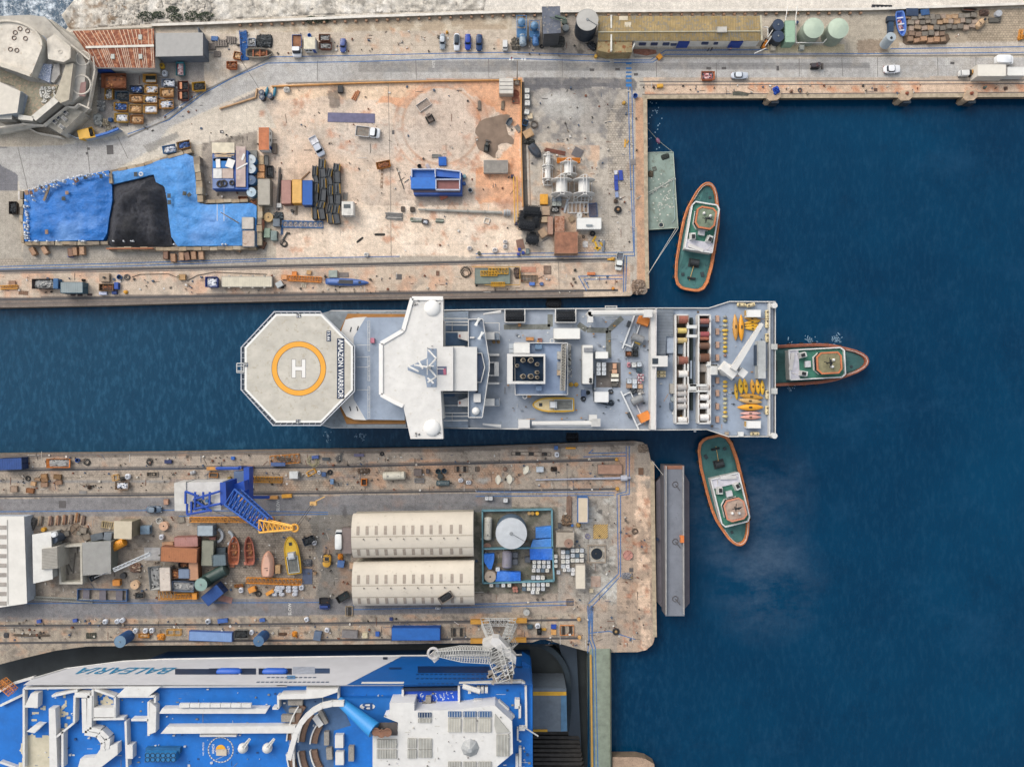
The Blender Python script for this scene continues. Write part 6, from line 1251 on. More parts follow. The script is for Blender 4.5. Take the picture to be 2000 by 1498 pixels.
b=MB();b.tu((q[0]-.9,q[1]-2,12.8),(q[0]-.9,q[1]+2,12.8),.08);b.bd('cross_arm',m('dce0e4'),t,ws=1);b=MB();b.tu((q[0]+.5,q[1]-2,12.2),(q[0]+.5,q[1]+2,12.2),.08);b.bd('cross_arm',m('dce0e4'),t,ws=1)
pu('crate',305,930,62,50,-25,'brown wooden block at the lower corner of the store',c='a4866a')
pu('skip',60,1240,0+112,96,0,'deep blue open container with white rubbish on its left part',c='1c44a0',fI='w',h=2.2,n=12);
t=pu('container',390,1238,470,100,0,'very long cream canopy roof with small side brackets on the quay strip',c='a09c94',rO='d6cdb8',h=1.6,v=.2,name='roof_module',cat='module');
q=MB()
for i in range(4):
 for s in(-1,1):q.bo(-4.5+i*3.0,s*1.5,1.3,.5,.35,.4)
q.bd('bracket',m('b0aaa0'),t)
pu('box',690,1262,60,50,30,'white winch block at the right end of the cream canopy',c='b8bcbc');pu('heap',715,1280,40,40,0,'round black pulley beside the white winch block',cO=('2c2c2c',),h=.4)
pu('truss',925,1212,310,48,-3,'bright orange lattice boom section on the quay strip',c='e8923c',n=12,h=.8);pu('crate',830,1165,44,44,0,'orange steel box attached above the boom section',c='e08c48',h=.7);pu('crate',735,1195,50,44,0,'pale orange crate left of the boom section',c='dca070',h=.6);pu('pallets',915,1270,56,44,-8,'pale grey slabs below the orange boom section',c='c8bca8',h=.3,n=3);pu('crate',965,1152,40,36,-10,'tan block above the orange boom section',c='c8a070',h=.5)
t=pu('lifeboat',1318,1240,400,62,-2,'long blue steel pontoon with dark top hatches on the quay strip',c='4a6cac',h=1.0,name='pontoon',cat='pontoon')
q=MB();q.bo(-.2,0,.97,3.6,1.0,.08);q.bd('hatch_cover',m('3c3c40',.7),t)
pu('box',1190,1165,80,66,0,'rusty box with grey top above the blue pontoon',c='8a6450',top='9aa49c',h=.6);pu('plate',1290,1175,90,42,0,'grey iron cover right of the rusty box',c='7c7470');pu('drum',1535,1217,22,22,0,'small black drum right of the blue pontoon',c='3a3020')
# ---- H ----
reg('H')
t=TH('blue_module','large blue ship module with open walled tops and red deck','ship module',W(250,315,0))
b=MB();b.pr(PY((8,270),(490,240),(490,440),(45,440),h=1),0,2.2);b.bd('base',m('1c4fa0',.5,.2),t,ws=1)
for P,z0,z1,c,nm in((((20,195),(235,195),(235,275),(20,275)),2,2.6,'1d6ac4','upper_deck'),(((12,270),(240,270),(240,375),(12,375)),2,3.4,'1f6fc8','side_tank'),(((245,290),(465,290),(465,385),(245,385)),2,2.9,'8a5450','red_deck'),(((245,190),(470,215),(470,280),(245,260)),2,3.0,'1a5cb8','hold'),(((30,375),(470,385),(470,410),(35,410)),.5,2.3,'6a5a68','bilge_panel')):
 b=MB();b.pr(PY(*P,h=z1),z0,z1);b.bd(nm,m(c,.55,.25,.8,.05),t,ws=1)
for P in(((20,195),(235,195),(240,270)),((245,190),(470,215),(470,290)),((245,290),(465,290),(465,385),(245,385),(245,290)),((20,195),(20,270))):
 b=MB();b.wa(PY(*P,h=3.4),2,3.6,.22);b.bd('bulwark',m('c4cce0',.6,.2),t,ws=1)
pu('plate',305,120,72,80,2,'blue steel plate above the blue module',c='1c62bc',h=.5);pu('pile',255,70,100,36,0,'grey tubes above the blue plate',c='8c8c88',pipe=1,n=3,h=.3);pu('box',315,448,70,40,22,'orange block fallen below the blue module',c='b06850',h=.6);pu('bucket',562,388,42,50,0,'grey-white machine right of the blue module',c='a8b0b8');pu('drum',505,325,34,40,0,'blue tank at the end of the module',c='2c5c9c');pu('drum',508,258,34,34,0,'pale green tank above the blue one at the module end',c='7aa0a8');pu('bucket',90,165,40,36,0,'dark machine left above the blue module',c='3a3a3c');pu('box',170,170,30,50,30,'pale thin machine above the blue module',c='b4acb4')
pu('container',800,168,225,118,0,'grey striped container with white end walls left of the yard wall',c='b8b4ac',rO='928c84',h=1.6,v=.35)
t=TH('steel_mast','long grey tapering steel mast lying across the yard','mast',W(510,590,0));b=MB();b.tu(W(80,568,.6),W(860,598,.6),.25,10,0,.42);b.bd('tube',m('a8a69e',.5,.3),t,ws=1)
for x,r in((150,.34),(350,.45),(540,.6),(700,.55),(880,.85),(905,.95),(925,.8)):b=MB();y=568+(x-80)*.0385;b.tu(W(x-5,y,.6),W(x+(12 if x>850 else 5),y,.6),r,12);b.bd('collar',m('9a9890'if x<850 else'b4b4b4',.4,.3),t,ws=1)
for x,y,l,w_,c,lb in((50,662,94,44,'7c8474','left green-grey bar bundle below the steel mast'),(278,670,84,40,'6c7468','right green-grey bar bundle below the steel mast')):pu('pile',x,y,l,w_,-4,lb,'bar bundles',c=c,n=4,cs=[c,'b8bcb0'],h=.5)
pu('crate',145,680,56,44,-10,'dark open crate between the green-grey bundles',c='6a6464',fI='w');pu('crate',25,566,40,40,0,'dark slatted box at the left end of the steel mast',c='4c443c',h=.7);pu('frame',718,672,46,48,-18,'small white open frame on the sandy yard',c='e8e4dc',h=.3,n=1)
t=TH('barrier_rails','pair of long yellow rails on posts beside the yard wall','barrier',W(985,480,0))
for x0,x1 in((965,978),(997,1008)):b=MB();b.tu(W(x0,260,.9),W(x1,700,.9),.13,6);b.bd('yellow_rail',m('e0aa34',.5,.1),t,ws=1)
for x,y in((955,262),(988,700)):b=MB();b.bo(*W(x,y,.4)[:2],0,.8,.7,1.0);b.bd('end_foot',m('2a2c48'),t,ws=1)
for x,y,r,top,lg in((798,335,200,'9a9aa4','2c2c34'),(775,348,20,'c8c4c0','40405a')):pu('person',x,y,20,20,r,'person in grey walking right of the blue module'if x==798 else'second person following the one in grey by the module',top=top,legs=lg)
G='white steel reels beyond the yard wall'
for x,y,l,w_,rot,lb in((1288,118,165,100,90,'upper of the two stacked narrow white reels'),(1285,218,165,110,90,'lower of the two stacked narrow white reels, above the small frame'),(1478,190,150,165,90,'squat white reel beside the orange beam'),(1412,365,180,205,90,'large white reel in the middle with broad round flanges'),(1618,365,180,205,90,'large white reel furthest right with broad round flanges')):pu('reel',x,y,l,w_,rot,lb,G)
pu('frame',1282,312,70,56,0,'small white frame under the stacked reels',n=2);pu('frame',1595,465,135,60,-3,'white ladder frame under the right-hand large reel',n=4);pu('frame',1565,550,185,96,0,'wide white slatted frame below the ladder frame',n=5);pu('pile',1455,530,150,24,74,'white tapering mast piece leaning beside the wide frame',c='d8dce0',pipe=1,n=1,name='mast_piece',cat='pipe')
t=pu('truss',1477,112,215,40,0,'bright orange beam above the squat white reel',None,c='e08a2c',n=8,h=.7,deck='d07c28',name='orange_beam',cat='beam')
pu('box',1248,472,72,92,0,'bright yellow canvas-covered crate',c='e0a030',h=1.4,rU=0)
for i,(x,y)in enumerate(((1345,472),(1390,472),(1345,515),(1390,515))):pu('ibc',x,y,42,42,0,('upper left','upper right','lower left','lower right')[i]+' of four dark-lidded cube tanks beside the yellow crate','dark-lidded cube tanks',c='a8aca4'if i>1 else'8a9298')
pu('box',1265,580,72,80,0,'tan box with a lighter top below the yellow crate',c='b0967c',h=1.4);pu('skip',1352,568,70,50,0,'black tray with white machinery',c='2c2c2e',fI='g',h=.6);pu('box',1240,660,78,52,0,'pale timber box at the edge of the black fenders',c='c0a888',h=1.2);pu('box',1238,785,70,78,30,'tilted tan wooden box below the black fenders',c='b09478',h=1.1)
pu('container',1307,715,170,50,-90,'narrow rusty container left of the blotchy rusty one',c='9a7c6c',rO='b08c78',h=2.4,rU=.5);pu('container',1393,702,148,92,-90,'rust-blotched container with a pale roof patch',c='9a7460',rO='b48870',h=2.4,rU=.6)
pu('container',1455,875,215,200,0,'square heavily rusted roofed store, speckled white',c='a07c64',rO='9c6a50',h=2.8,rU=.2,v=.5,name='rusty_store',cat='store')
t=pu('container',1668,698,225,106,180,'white site office container beside the white frames',c='d4d6d4',rO='ecebe6',h=2.4,v=.08,name='site_office',cat='cabin');q=MB();q.bo(0,.5,2.5,1.6,.4,.3);q.bd('air_conditioner',m('9aa4a8'),t)
pu('spool',1577,620,52,52,0,'small white drum above the white site office',c='dcdcd8',core='b0b4b8');pu('box',1505,655,50,50,28,'open brown crate left of the white site office',c='9a8468',h=.5);pu('ladder',1705,572,80,125,4,'blue-grey slatted ramp beside the wide white frame',c='4c6088',frame='5a74a0',n=12,h=.3)
pu('tyre',1700,790,50,44,0,'black tyre below the white site office');pu('tyre',1615,820,30,26,0,'smaller brown tyre ring left of the black tyre',c='6a5c50')
def tyrefender(x,y,l,w_,rot,lb,g,sheet=None,z=0):
 t=TH('rubber_fender',lb,'fender',W(x,y,z+1.2),rot,g);t.location.z=z;L_=ML(l);r=ML(w_)/2
 b=MB();b.hc(-L_/2,L_/2,0,r,r*.85,16,0,.8);b.bd('body',m('2a2f38',.7,.3),t,1)
 b=MB();nl=max(3,int(L_/.75))
 for i in range(nl):
  u=-L_*.36+i*L_*.72/(nl-1)
  for k in range(-2,3):
   a=k*.55;b.to(u,sin(a)*r*.98,r+cos(a)*r*.9,.28,.11,10,5)
 o=b.bd('tyre_net',m('1c2026',.85,.3),t);return t
G='tyre-clad rubber fenders'
tyrefender(1135,585,170,90,-5,'uppermost fender in the black heap beside the steel mast',G);tyrefender(1180,660,170,70,80,'right upright fender in the black heap',G);tyrefender(1090,720,170,100,-8,'broad lowest fender of the black heap',G);tyrefender(1045,640,130,60,75,'left upright fender in the black heap',G);tyrefender(1140,850,130,95,-8,'separate fender just below the black heap',G)
pu('heap',1145,805,70,60,0,'small heap of loose tyres joining the fenders',cO=('202428','2c3036'),cat='tyres',name='tyre_heap')
for i,(x,y,w_,h_,lb)in enumerate(((1915,225,30,36,'small white-edged scrap, top of the blue parts'),(1962,250,38,90,'right blue panel pair'),(1920,275,36,52,'oval blue casting on the stone setts'),(1920,345,34,90,'long blue casting below the oval one'),(1925,430,30,50,'lowest pale blue casting'))):pu('box',x,y,w_,h_,5,lb,c=('d4d4dc','2444a4','2040a0','2444a4','8c9cc0')[i],h=.4)
pu('heap',1918,485,40,40,0,'small brown scrap below the blue castings',cO=('6c5c50',));t=pu('tyre',1935,568,68,66,0,'large black tyre around a rusty mooring bollard');pu('bollard',1938,565,34,34,0,'rusty mooring bollard inside the large tyre',c='a07850')
for x,y,l,r,lb in((1715,840,60,60,'short yellow beam, upper part of the yellow frame pile'),(1735,900,110,-70,'upright yellow beam of the frame pile'),(1790,895,60,-50,'middle yellow beam of the frame pile'),(1750,925,70,0,'low yellow beam of the frame pile')):pu('pile',x,y,l,20,r,lb,'yellow beams near the rusty store',c='d8aa30',n=1,h=.4,name='yellow_beam',cat='beam')
pu('pile',1803,905,110,24,88,'grey steel column lying beside the yellow beams',c='7c8490',n=2);pu('heap',1632,890,50,60,0,'white scattered rags beside the rusty store',cO=('e8e4e0','c8c4c0'),h=.2,n=14,name='rag_heap',cat='rags')
pu('pickup',1953,1045,165,66,-97,'small white van-truck with an open back at the right end of the yard',c='e6e8e4',bed='6c7480',side='c8ccc8',crew=.58)
for x,y,l,lb in((555,925,44,'leftmost of the white bags near the blue walkway'),(792,942,52,'round white bag in the middle near the blue walkway'),(887,865,42,'upper white bag with purple marks'),(887,910,44,'lower white bag with purple marks')):pu('bag',x,y,l,l*.9,0,lb,'white bags on the sandy yard',c='e6e0dc')
pu('plate',1028,890,70,92,12,'brown steel ramp plate below the fenders',c='8a6a5c');pu('drum',645,972,34,30,0,'dark green drum at the end of the walkway lines',c='4c5048')
for x,y,lb in((1020,938,'upper'),(1012,982,'lower left'),(1055,968,'right')):pu('box',x,y,24,24,0,lb+' small blue post base beside the brown ramp plate','small blue post bases',c='1c3c94',h=.7)
pu('crate',1095,955,32,50,0,'grey hatch box beside the blue post bases',c='7a8484',h=.6)
pu('coil',525,1148,120,120,0,'large loose coil of black hose on the quay strip',c='4c463e')
t=pu('container',770,1185,330,150,0,'green-grey deck tray with yellow rails and frames',c='5a6660',rO='7c8880',h=1.0,v=.3,name='deck_tray',cat='deck tray')
for x,y,l,w_ in((-.9,.6,8.5,1.2),(1.5,1.2,10,1.4),(1.4,-2.2,7,1.0)):q=MB();q.tr((x-l/4,y,1.3),(x+l/4,y,1.3),w_,.4,None,None,6,.06);q.bd('yellow_frame',m('d8a430',.6),t)
q=MB();q.wa([(-5.3,2.3),(7.0,2.3),(7.0,-2.3),(-2,-2.3)],1.02,1.5,.1);q.bd('rail',m('d8a430',.6),t)
pu('ladder',1110,1210,160,70,0,'large rusty floor grating over a dark pit',c='3c4038',frame='9a7c5c',n=12,h=.25);pu('plate',1105,1125,140,50,0,'pinkish rusted cover above the large grating',c='c08c74',rU=.4);pu('heap',1000,1155,60,110,10,'dark rusted scrap left of the large grating',cO=('6c5a50','4c4440'));pu('ladder',1280,1130,70,80,0,'square iron grating right of the pit',c='6c5a50',n=6,h=.15)
pu('box',1137,1258,50,30,0,'bright blue box at the lower edge of the pit',c='4c74c0',h=.5);pu('box',1228,1258,28,28,0,'small blue valve box right of the bright blue box',c='4c6494',h=.5);pu('box',1687,1163,72,26,0,'orange block lying near the blue lines',c='cf7c4c',h=.5);pu('drum',1537,1130,26,24,0,'small black drum near the orange block',c='2c2620',h=.5);pu('crate',260,1160,28,44,0,'rusty brown plate box left of the hose coil',c='7a5c4c',h=.15)
pu('bollard',1885,1022,34,30,0,'yellow rail buffer at the end of the upper crane track',c='d8a43c');pu('bollard',1893,1298,30,26,0,'orange rail buffer at the end of the lower crane track',c='d88c30')
reg('X')
pu('heap',1248,560,26,30,0,'pile of rock rubble at the round quay corner',cO=('8c7868','a49488','6c5c50'),h=1.0,n=60,name='rubble_heap',cat='rubble');pu('vtank',1256,567,16,16,0,'round concrete caisson at the quay corner',c='8a7c70',h=1,z=-.5)
pu('pile',1221,280,19,3,85,'long yellow bar lying on the stone setts',c='e0a838',n=1,h=.3,name='yellow_bar',cat='bar');pu('pile',1226,277,9,3,60,'short yellow bar beside the long one',c='e0a838',n=1,h=.3,name='yellow_bar',cat='bar');pu('plate',1236,317,11,11,5,'square grey plate over the blue walkway lines',c='8a8482')
reg('I')
t=TH('pontoon_barge','flat pale green pontoon barge moored against the quay','barge',W(530,400,-3))
b=MB();P=PY((385,42),(640,35),(685,738),(415,755),h=-1.2);b.pr(P,-3.6,-1.2,0,None,1);b.bd('hull',[m('5a6c60',.8,.3),m('8c9c92',.85,.35,.35,.35,0,'767e72')],t,ws=1)
b=MB();b.wa(P+[P[0]],-1.2,-1.05,.15);b.bd('edge_rail',m('b0bcae'),t,ws=1)
b=MB();
for i in range(70):x,y=rn.gauss(560,60),rn.gauss(460,120);b.bo(*W(min(660,max(430,x)),min(720,max(150,y)),-1.2),ru_(.15,.45),ru_(.1,.25),.08,ru_(0,180))
b.bd('debris',m('e0dcd0'),t,ws=1)
pu('heap',570,75,80,50,20,'tangle of black rope on the pontoon barge top',cO=('2c3430','3a403a'),z=-1.2,h=.3,name='rope_heap',cat='rope');pu('heap',435,235,50,60,0,'brown rope heap on the left of the pontoon barge',cO=('5c5040','443c34'),z=-1.2,h=.4,name='rope_heap',cat='rope');pu('ladder',468,190,36,36,20,'small deck grating on the pontoon barge',c='5c5c54',z=-1.2,h=.15,n=4)
pu('bucket',530,712,50,34,0,'pale round hatch at the lower end of the pontoon barge',c='c8c8b8',z=-1.2,h=.3)
def rope(pts,lb,r=.07,c='c4c4bc'):
 b=MB();
 for a,d in zip(pts,pts[1:]):
  A=Vector(W(*a[:2],a[2]));D=Vector(W(*d[:2],d[2]));L_=(A-D).length;N=6;pr=A
  for i in range(1,N+1):u=i/N;q=A.lerp(D,u);q.z-=min(1.5,L_*.05)*4*u*(1-u)*(.5);b.tu(pr,q,r,5);pr=q
 solo('mooring_rope',lb,'rope',b,m(c,.8,.1))
rope([(300,475,.3),(430,420,-1),(650,270,-1)],'upper of two white ropes across the pontoon barge');rope([(295,468,.3),(650,285,-1)],'lower of two white ropes across the pontoon barge');rope([(408,1170,.4),(668,740,.2)],'left rope from the quay corner to the upright tug');rope([(408,1165,.4),(690,740,.2)],'right rope from the quay corner to the upright tug')
rope([(650,270,-1),(640,400,-1),(655,560,-1),(655,660,-1),(630,690,-1)],'pale blue rope along the right edge of the pontoon barge',.09,'9cb0b0')
reg('D');rope([(95,935,.4),(400,1300,-2.5),(545,1415,-1)],'long rope from the quay edge to the pontoon barge with a pink buoy',.07,'8a9088');b=MB();b.ba(0,0,0,.5,10,0,1,1.8,1);solo('mooring_buoy','faded pink buoy on the long rope in the water corner','buoy',b,m('8c5c78',.6),W(405,1310,-2.8),30)
# === survey ship ===
reg('J')
SZ=9.0;WH='dbd9d5';DG='a0a9b6'
wh=m(WH,.55,.1,.5,.05,0,'c4bcae');dk=m(DG,.75,.22,.35,.2,0,'8e958f');gy=m('8a94a0',.7,.2,.5)
sp=TH('survey_ship','large white survey ship with helideck, grey decks and square stern being towed from the dock','ship',(0,0,-3))
def sp_part(nm,P,z0,z1,mt,top=None,par=None):
 b=MB();b.pr(P,z0,z1,0,None,1 if top else None);return b.bd(nm,[mt]+([top]if top else[]),par or sp,ws=1)
def bx(nm,x,y,l,w_,z0,hh,mt,rz=0,par=None,tp=1):
 b=MB();q=W(x,y,z0+hh);b.bo(q[0],q[1],z0,ML(l,z0+hh),ML(w_,z0+hh),hh,rz,tp);return b.bd(nm,mt,par or sp,ws=1)
def PJ(*c,h=SZ,r='J'):
 reg(r);return PY(*c,h=h)
h1=PJ((780,170),(2000,180),h=SZ);hullP=PJ((560,520),(700,260),(900,180),(1600,180))+PJ((600,165),(1980,155),h=SZ,r='K')+PJ((555,148),(740,90),(1142,92),(1142,1280),(730,1280),(540,1218),(90,1222),h=SZ,r='L')+PJ((585,1270),(0,1260),r='K')+PJ((900,1260),(700,1200),(560,920),r='J')
reg('J')
reg('L');xs=W(1000,0,SZ)[0]
wl=[(min(x,xs),y*.97 if 1 else y)for x,y in hullP]
cy=(max(p[1]for p in hullP)+min(p[1]for p in hullP))/2
b=MB();b.pr([(min(x,xs-8)if x>0 else x+(6 if x<-55 else 0),cy+(y-cy)*.93)for x,y in hullP],-5,4,0,hullP and[(min(x,xs-2),cy+(y-cy)*.98)for x,y in hullP]);b.bd('lower_hull',m('1c3a5c',.5,.2),sp,ws=1)
b=MB();b.pr([(min(x,xs+2),cy+(y-cy)*.98)for x,y in hullP],4,SZ,0,hullP,1);b.bd('upper_hull',[wh,dk],sp,ws=1)
b=MB();b.wa(hullP[1:]+hullP[:1],SZ,SZ+1.0,.22);b.bd('bulwark',wh,sp,ws=1)
reg('J')
sp_part('foredeck',PJ((700,240),(900,185),(1595,185),(1595,1250),(900,1255),(700,1190),(620,720)),SZ,SZ+2,gy,m('8c949a',.8,.4,.4,.3,0,'6a6e70'))
sp_part('wooden_walkway',PJ((990,360),(1060,212),(1590,214),(1590,1222),(1050,1222),(985,1070)),SZ+2,SZ+2.3,m('a8753c',.8,.3,.6))
sp_part('white_breakwater',PJ((1010,380),(1050,270),(1130,252),(1240,245),(1240,1185),(1130,1180),(1060,1150),(1010,1060)),SZ+2.3,SZ+3.6,wh)
sp_part('observation_deck',PJ((1125,430),(1235,250),(1590,248),(1590,1185),(1235,1180),(1125,990)),SZ+2.3,SZ+3.75,dk,m('9ba8ba',.75,.2,.35,.2,0,'868f94'))
for x,y in((1070,350),(1135,340),(1065,1085),(1130,1085)):bx('mooring_slot',x,y,10,45,SZ+3.6,.06,m('2a3038'),-15 if y<500 else 15)
b=MB()
for x,y0,y1 in((1235,270,550),(1235,600,825),(1235,880,1175)):
 b.tu(W(x-5,y0,SZ+4.8),W(x-5,y1,SZ+4.8),.06,4);b.tu(W(x+12,y0,SZ+4.8),W(x+12,y1,SZ+4.8),.06,4)
 for k in range(6):y=y0+(y1-y0)*k/5;b.tu(W(x-5,y,SZ+4.8),W(x+12,y,SZ+4.8),.05,4);b.tu(W(x-5,y,SZ+3.7),W(x-5,y,SZ+4.8),.05,4)
for y in(495,605,700,910):b.tu(W(1125,y,SZ+4.6),W(1235,y,SZ+4.6),.05,4)
b.bd('deck_railing',wh,sp,ws=1)
bx('red_locker',1270,452,36,46,SZ+3.75,.8,m('c4788a',.6))
HZ=15.5
hd=sp_part('helideck',PJ((85,515),(85,910),(375,1215),(795,1215),(1090,915),(1090,505),(800,205),(375,205),h=HZ),HZ-.8,HZ,m('9a9aa0',.7,.2),m('c9c3b7',.85,.2,.35,.35,0,'b8b0a0'))
def onhd(nm,fn,c,dz):b=MB();fn(b,HZ+dz);return b.bd(nm,m(c,.6,.06,1),hd_root,ws=1)
hd_root=sp
oc=PJ((85,515),(85,910),(375,1215),(795,1215),(1090,915),(1090,505),(800,205),(375,205),h=HZ)
b=MB();b.ring(oc,HZ+.02,HZ+.03,.5);b.bd('perimeter_line',m('ecebe6',.6,.05),sp,ws=1)
c0=W(588,713,HZ);ro=ML(250,HZ);ri=ML(204,HZ)
def annulus(b,c,ri,ro,z,n=64):
 vs=[];
 for i in range(n):a=2*pi*i/n;vs+=[(c[0]+ro*cos(a),c[1]+ro*sin(a),z),(c[0]+ri*cos(a),c[1]+ri*sin(a),z)]
 b.add(vs,[(2*i,2*((i+1)%n),2*((i+1)%n)+1,2*i+1)for i in range(n)])
b=MB();annulus(b,c0,ri-.1,ro+.1,HZ+.022);b.bd('circle_outline',m('4a4038'),sp,ws=1)
b=MB();annulus(b,c0,ri,ro,HZ+.04);b.bd('landing_circle',m('f0a832',.6,.08,.5),sp,ws=1)
def Hm(g,z,c):
 b=MB();
 for x,y,l,w_ in((541,713,34,168),(633,713,34,168)):q=W(x,y,HZ);b.bo(q[0],q[1],HZ+z,ML(l+g,HZ),ML(w_+g,HZ),.012)
 q=W(587,713,HZ);b.bo(q[0],q[1],HZ+z+.001,ML(58+g,HZ),ML(34+g,HZ),.012);b.bd('helipad_letter',m(c,.6,.05),sp,ws=1)
Hm(6,.015,'4a4844');Hm(0,.035,'ece9e4')
NV='23334e'
def PX(body,x,y,l,w_,rz,tl,th,c='f2f2f0',bgc=NV,z=HZ,par=None):
 b=MB();q=W(x,y,z);b.bo(q[0],q[1],z+.01,ML(l,z),ML(w_,z),.02);b.bd('lettering_panel',m(bgc,.6,.1),par or sp,ws=1)
 b=MB();text(b,body,q,tl,th,rz,z+.045);b.bd('lettering',m(c,.6,.05),par or sp,ws=1)
PX('AMAZON WARRIOR',977,713,70,562,-90,ML(545,HZ),ML(48,HZ));PX('15.6t',866,412,42,100,-90,ML(86,HZ),ML(26,HZ))
PX('21',588,222,44,40,180,ML(36,HZ),ML(30,HZ));PX('21',583,1205,44,40,0,ML(36,HZ),ML(30,HZ));PX('21',97,680,40,42,-90,ML(34,HZ),ML(26,HZ))
ou=PJ((45,515),(45,910),(345,1245),(790,1245),(1108,925),(1108,500),(785,180),(355,180),h=HZ)
b=MB();b.ring(ou,HZ-.35,HZ-.15,.25)
for i in range(8):
 a,c=Vector(ou[i]),Vector(ou[(i+1)%8]);e,f=Vector(oc[i]),Vector(oc[(i+1)%8])
 for k in range(9):u=k/8;p=a.lerp(c,u);q=e.lerp(f,u);b.tu((p.x,p.y,HZ-.3),(q.x,q.y,HZ-.1),.07,4)
b.bd('net_frame',m('b9bdc4',.5,.15),sp,ws=1)
b=MB();b.ring(inset(ou,.3),HZ-.5,HZ-.4,.9);b.bd('safety_net',m('4a525c',.8,.3),sp,ws=1)
b=MB();
for x,y in((25,690),(25,735)):b.tu(W(12,y,HZ),W(80,y,HZ),.1,4)
b.path([W(12,665,HZ),W(12,750,HZ),W(75,750,HZ),W(75,665,HZ)],.12,4,0,1);b.bd('access_platform',wh,sp,ws=1)
b=MB()
for x,y in((350,520),(350,920),(800,480),(800,950)):b.tu(W(x,y,HZ-1),W(x+120,y,SZ),.35,8)
b.bd('helideck_strut',wh,sp,ws=1)
BZ=18.5
bp=PJ((1640,62),(1928,62),(1928,510),(2020,510),(2020,920),(1905,920),(1928,1365),(1625,1365),(1557,1060),(1480,1025),(1352,955),(1352,480),(1557,360),h=BZ)
sp_part('bridge_block',[(x*1.0,y)for x,y in PJ((1640,260),(1928,260),(1928,510),(2240,510),(2240,920),(1905,920),(1928,1180),(1625,1180),(1557,1060),(1352,955),(1352,480),(1557,360),h=BZ)],SZ+3,BZ-.9,wh)
sp_part('bridge_roof',bp,BZ-2.6,BZ,wh,m('e2dfda',.6,.15,.4,.25,0,'cdc6ba'))
b=MB();b.wa(bp[-5:]+bp[:2],BZ,BZ+.35,.9);b.bd('roof_edge',m('f2efea',.5,.06),sp,ws=1)
b=MB();b.wa(inset(bp,.02)[-6:]+bp[:1],BZ-2,BZ-.9,.1);b.bd('bridge_windows',gls(),sp,ws=1)
for x,y,r in((1822,146,76),(1820,1266,78)):b=MB();q=W(x,y,BZ+1.5);b.dome(q[0],q[1],BZ,ML(r,BZ),.5,28);b.bd('satellite_dome',m('f2f0ec',.5,.04),sp,1,1)
sp_part('mast_platform',PJ((1598,700),(1780,615),(1782,528),(1868,528),(1868,885),(1778,885),(1760,785),(1600,728),h=BZ),BZ,BZ+.12,m('8f9db0',.7,.25,.6))
b=MB()
for a,c in(((1790,540),(1866,620)),((1866,620),(1790,700)),((1790,700),(1866,790)),((1866,790),(1785,840)),((1600,690),(1700,740)),((1700,640),(1740,715)),((1785,800),(1840,850)),((1660,680),(1790,700))):b.tu(W(*a,BZ+1.5),W(*c,BZ+2.2),.22,5)
q=W(1790,700,BZ+2);b.tu((q[0],q[1],BZ),(q[0]+.2,q[1],BZ+7),.5,8,0,.2);b.tu((q[0]-1.5,q[1],BZ+5),(q[0]+1.6,q[1]+.2,BZ+5.1),.12);b.tu((q[0],q[1]-1.8,BZ+4),(q[0],q[1]+1.8,BZ+4),.12)
b.bd('radar_mast',m('e4e2de',.5),sp,ws=1)
bx('flag_panel',1918,732,85,78,BZ,.06,m('58607a',.7));bx('red_flag',1943,742,26,58,BZ+.1,.06,m('b06478'),8);bx('white_flag_pole',1905,715,60,8,BZ+.1,.1,wh)
b=MB()
for i in range(40):
 x,y=rn.choice(((1690,80),(1680,1330),(1880,90),(1880,1320),(1660,120),(1800,530),(1790,890)));b.bo(*W(x+ru_(-35,35),y+ru_(-25,25),BZ),ru_(.1,.4),.12,.3,ru_(0,90))
b.bd('roof_fittings',m('5a5650'),sp,ws=1)
reg('K')
sp_part('fore_mid_deck',PJ((20,190),(260,180),(260,1265),(20,1265),h=SZ+1,r='K'),SZ,SZ+1.0,gy,m('83909f',.8,.3,.5,.3,0,'6f7a78'))
sp_part('officers_block',PJ((30,505),(225,505),(225,918),(30,918),h=BZ-2,r='K'),SZ+1,BZ-2,wh,m('e4e1d9',.6,.12,.4,.1,0,'ccc4b6'))
reg('K');b=MB();b.wa(PJ((190,510),(190,915),h=BZ-1.8,r='K'),BZ-2,BZ-1.6,.5);b.bd('roof_edge',wh,sp,ws=1)
RZ=SZ+6
sp_part('radar_deck',PJ((262,258),(395,255),(455,640),(455,720),(390,1165),(262,1165),h=RZ,r='K'),SZ,RZ,wh,m('8896a8',.75,.25,.6,.2,0,'76828c'))
reg('K');b=MB();rp=PJ((262,258),(395,255),(455,640),(455,720),(390,1165),(262,1165),h=RZ,r='K');b.wa(rp+rp[:1],RZ,RZ+.7,.18);rq=PJ((322,568),(385,570),(412,700),(378,840),(322,840),h=RZ+.6,r='K');b.wa(rq+rq[:1],RZ,RZ+1.1,.2);b.bd('radar_deck_rail',wh,sp,ws=1)
reg('K')
bx('lower_radar_deck',362,705,70,250,RZ,.5,m('5c6b84',.8,.3));bx('slot',340,890,24,90,RZ,.05,m('28303c'));bx('white_hatch',342,986,66,78,RZ,.9,wh);bx('stair_rail',302,740,20,130,RZ,.6,wh)
for x,y in((348,285),(378,412)):b=MB();q=W(x,y,RZ);b.cyl(q[0],q[1],RZ,.3,1.6,None,8);b.bo(q[0],q[1],RZ+1.5,2.1,.4,.3,50);b.bo(q[0],q[1],RZ+1.6,.35,2.0,.3,-15);b.bd('radar_scanner',m('eeeeea',.5),sp,ws=1)
b=MB();q=W(328,1108,RZ+1);b.cyl(q[0],q[1],RZ,ML(22,RZ),.5,None,14);b.dome(q[0],q[1],RZ+.4,ML(36,RZ),1,20);b.bd('satellite_dome',m('f2f0ec',.5,.04),sp,1,1)
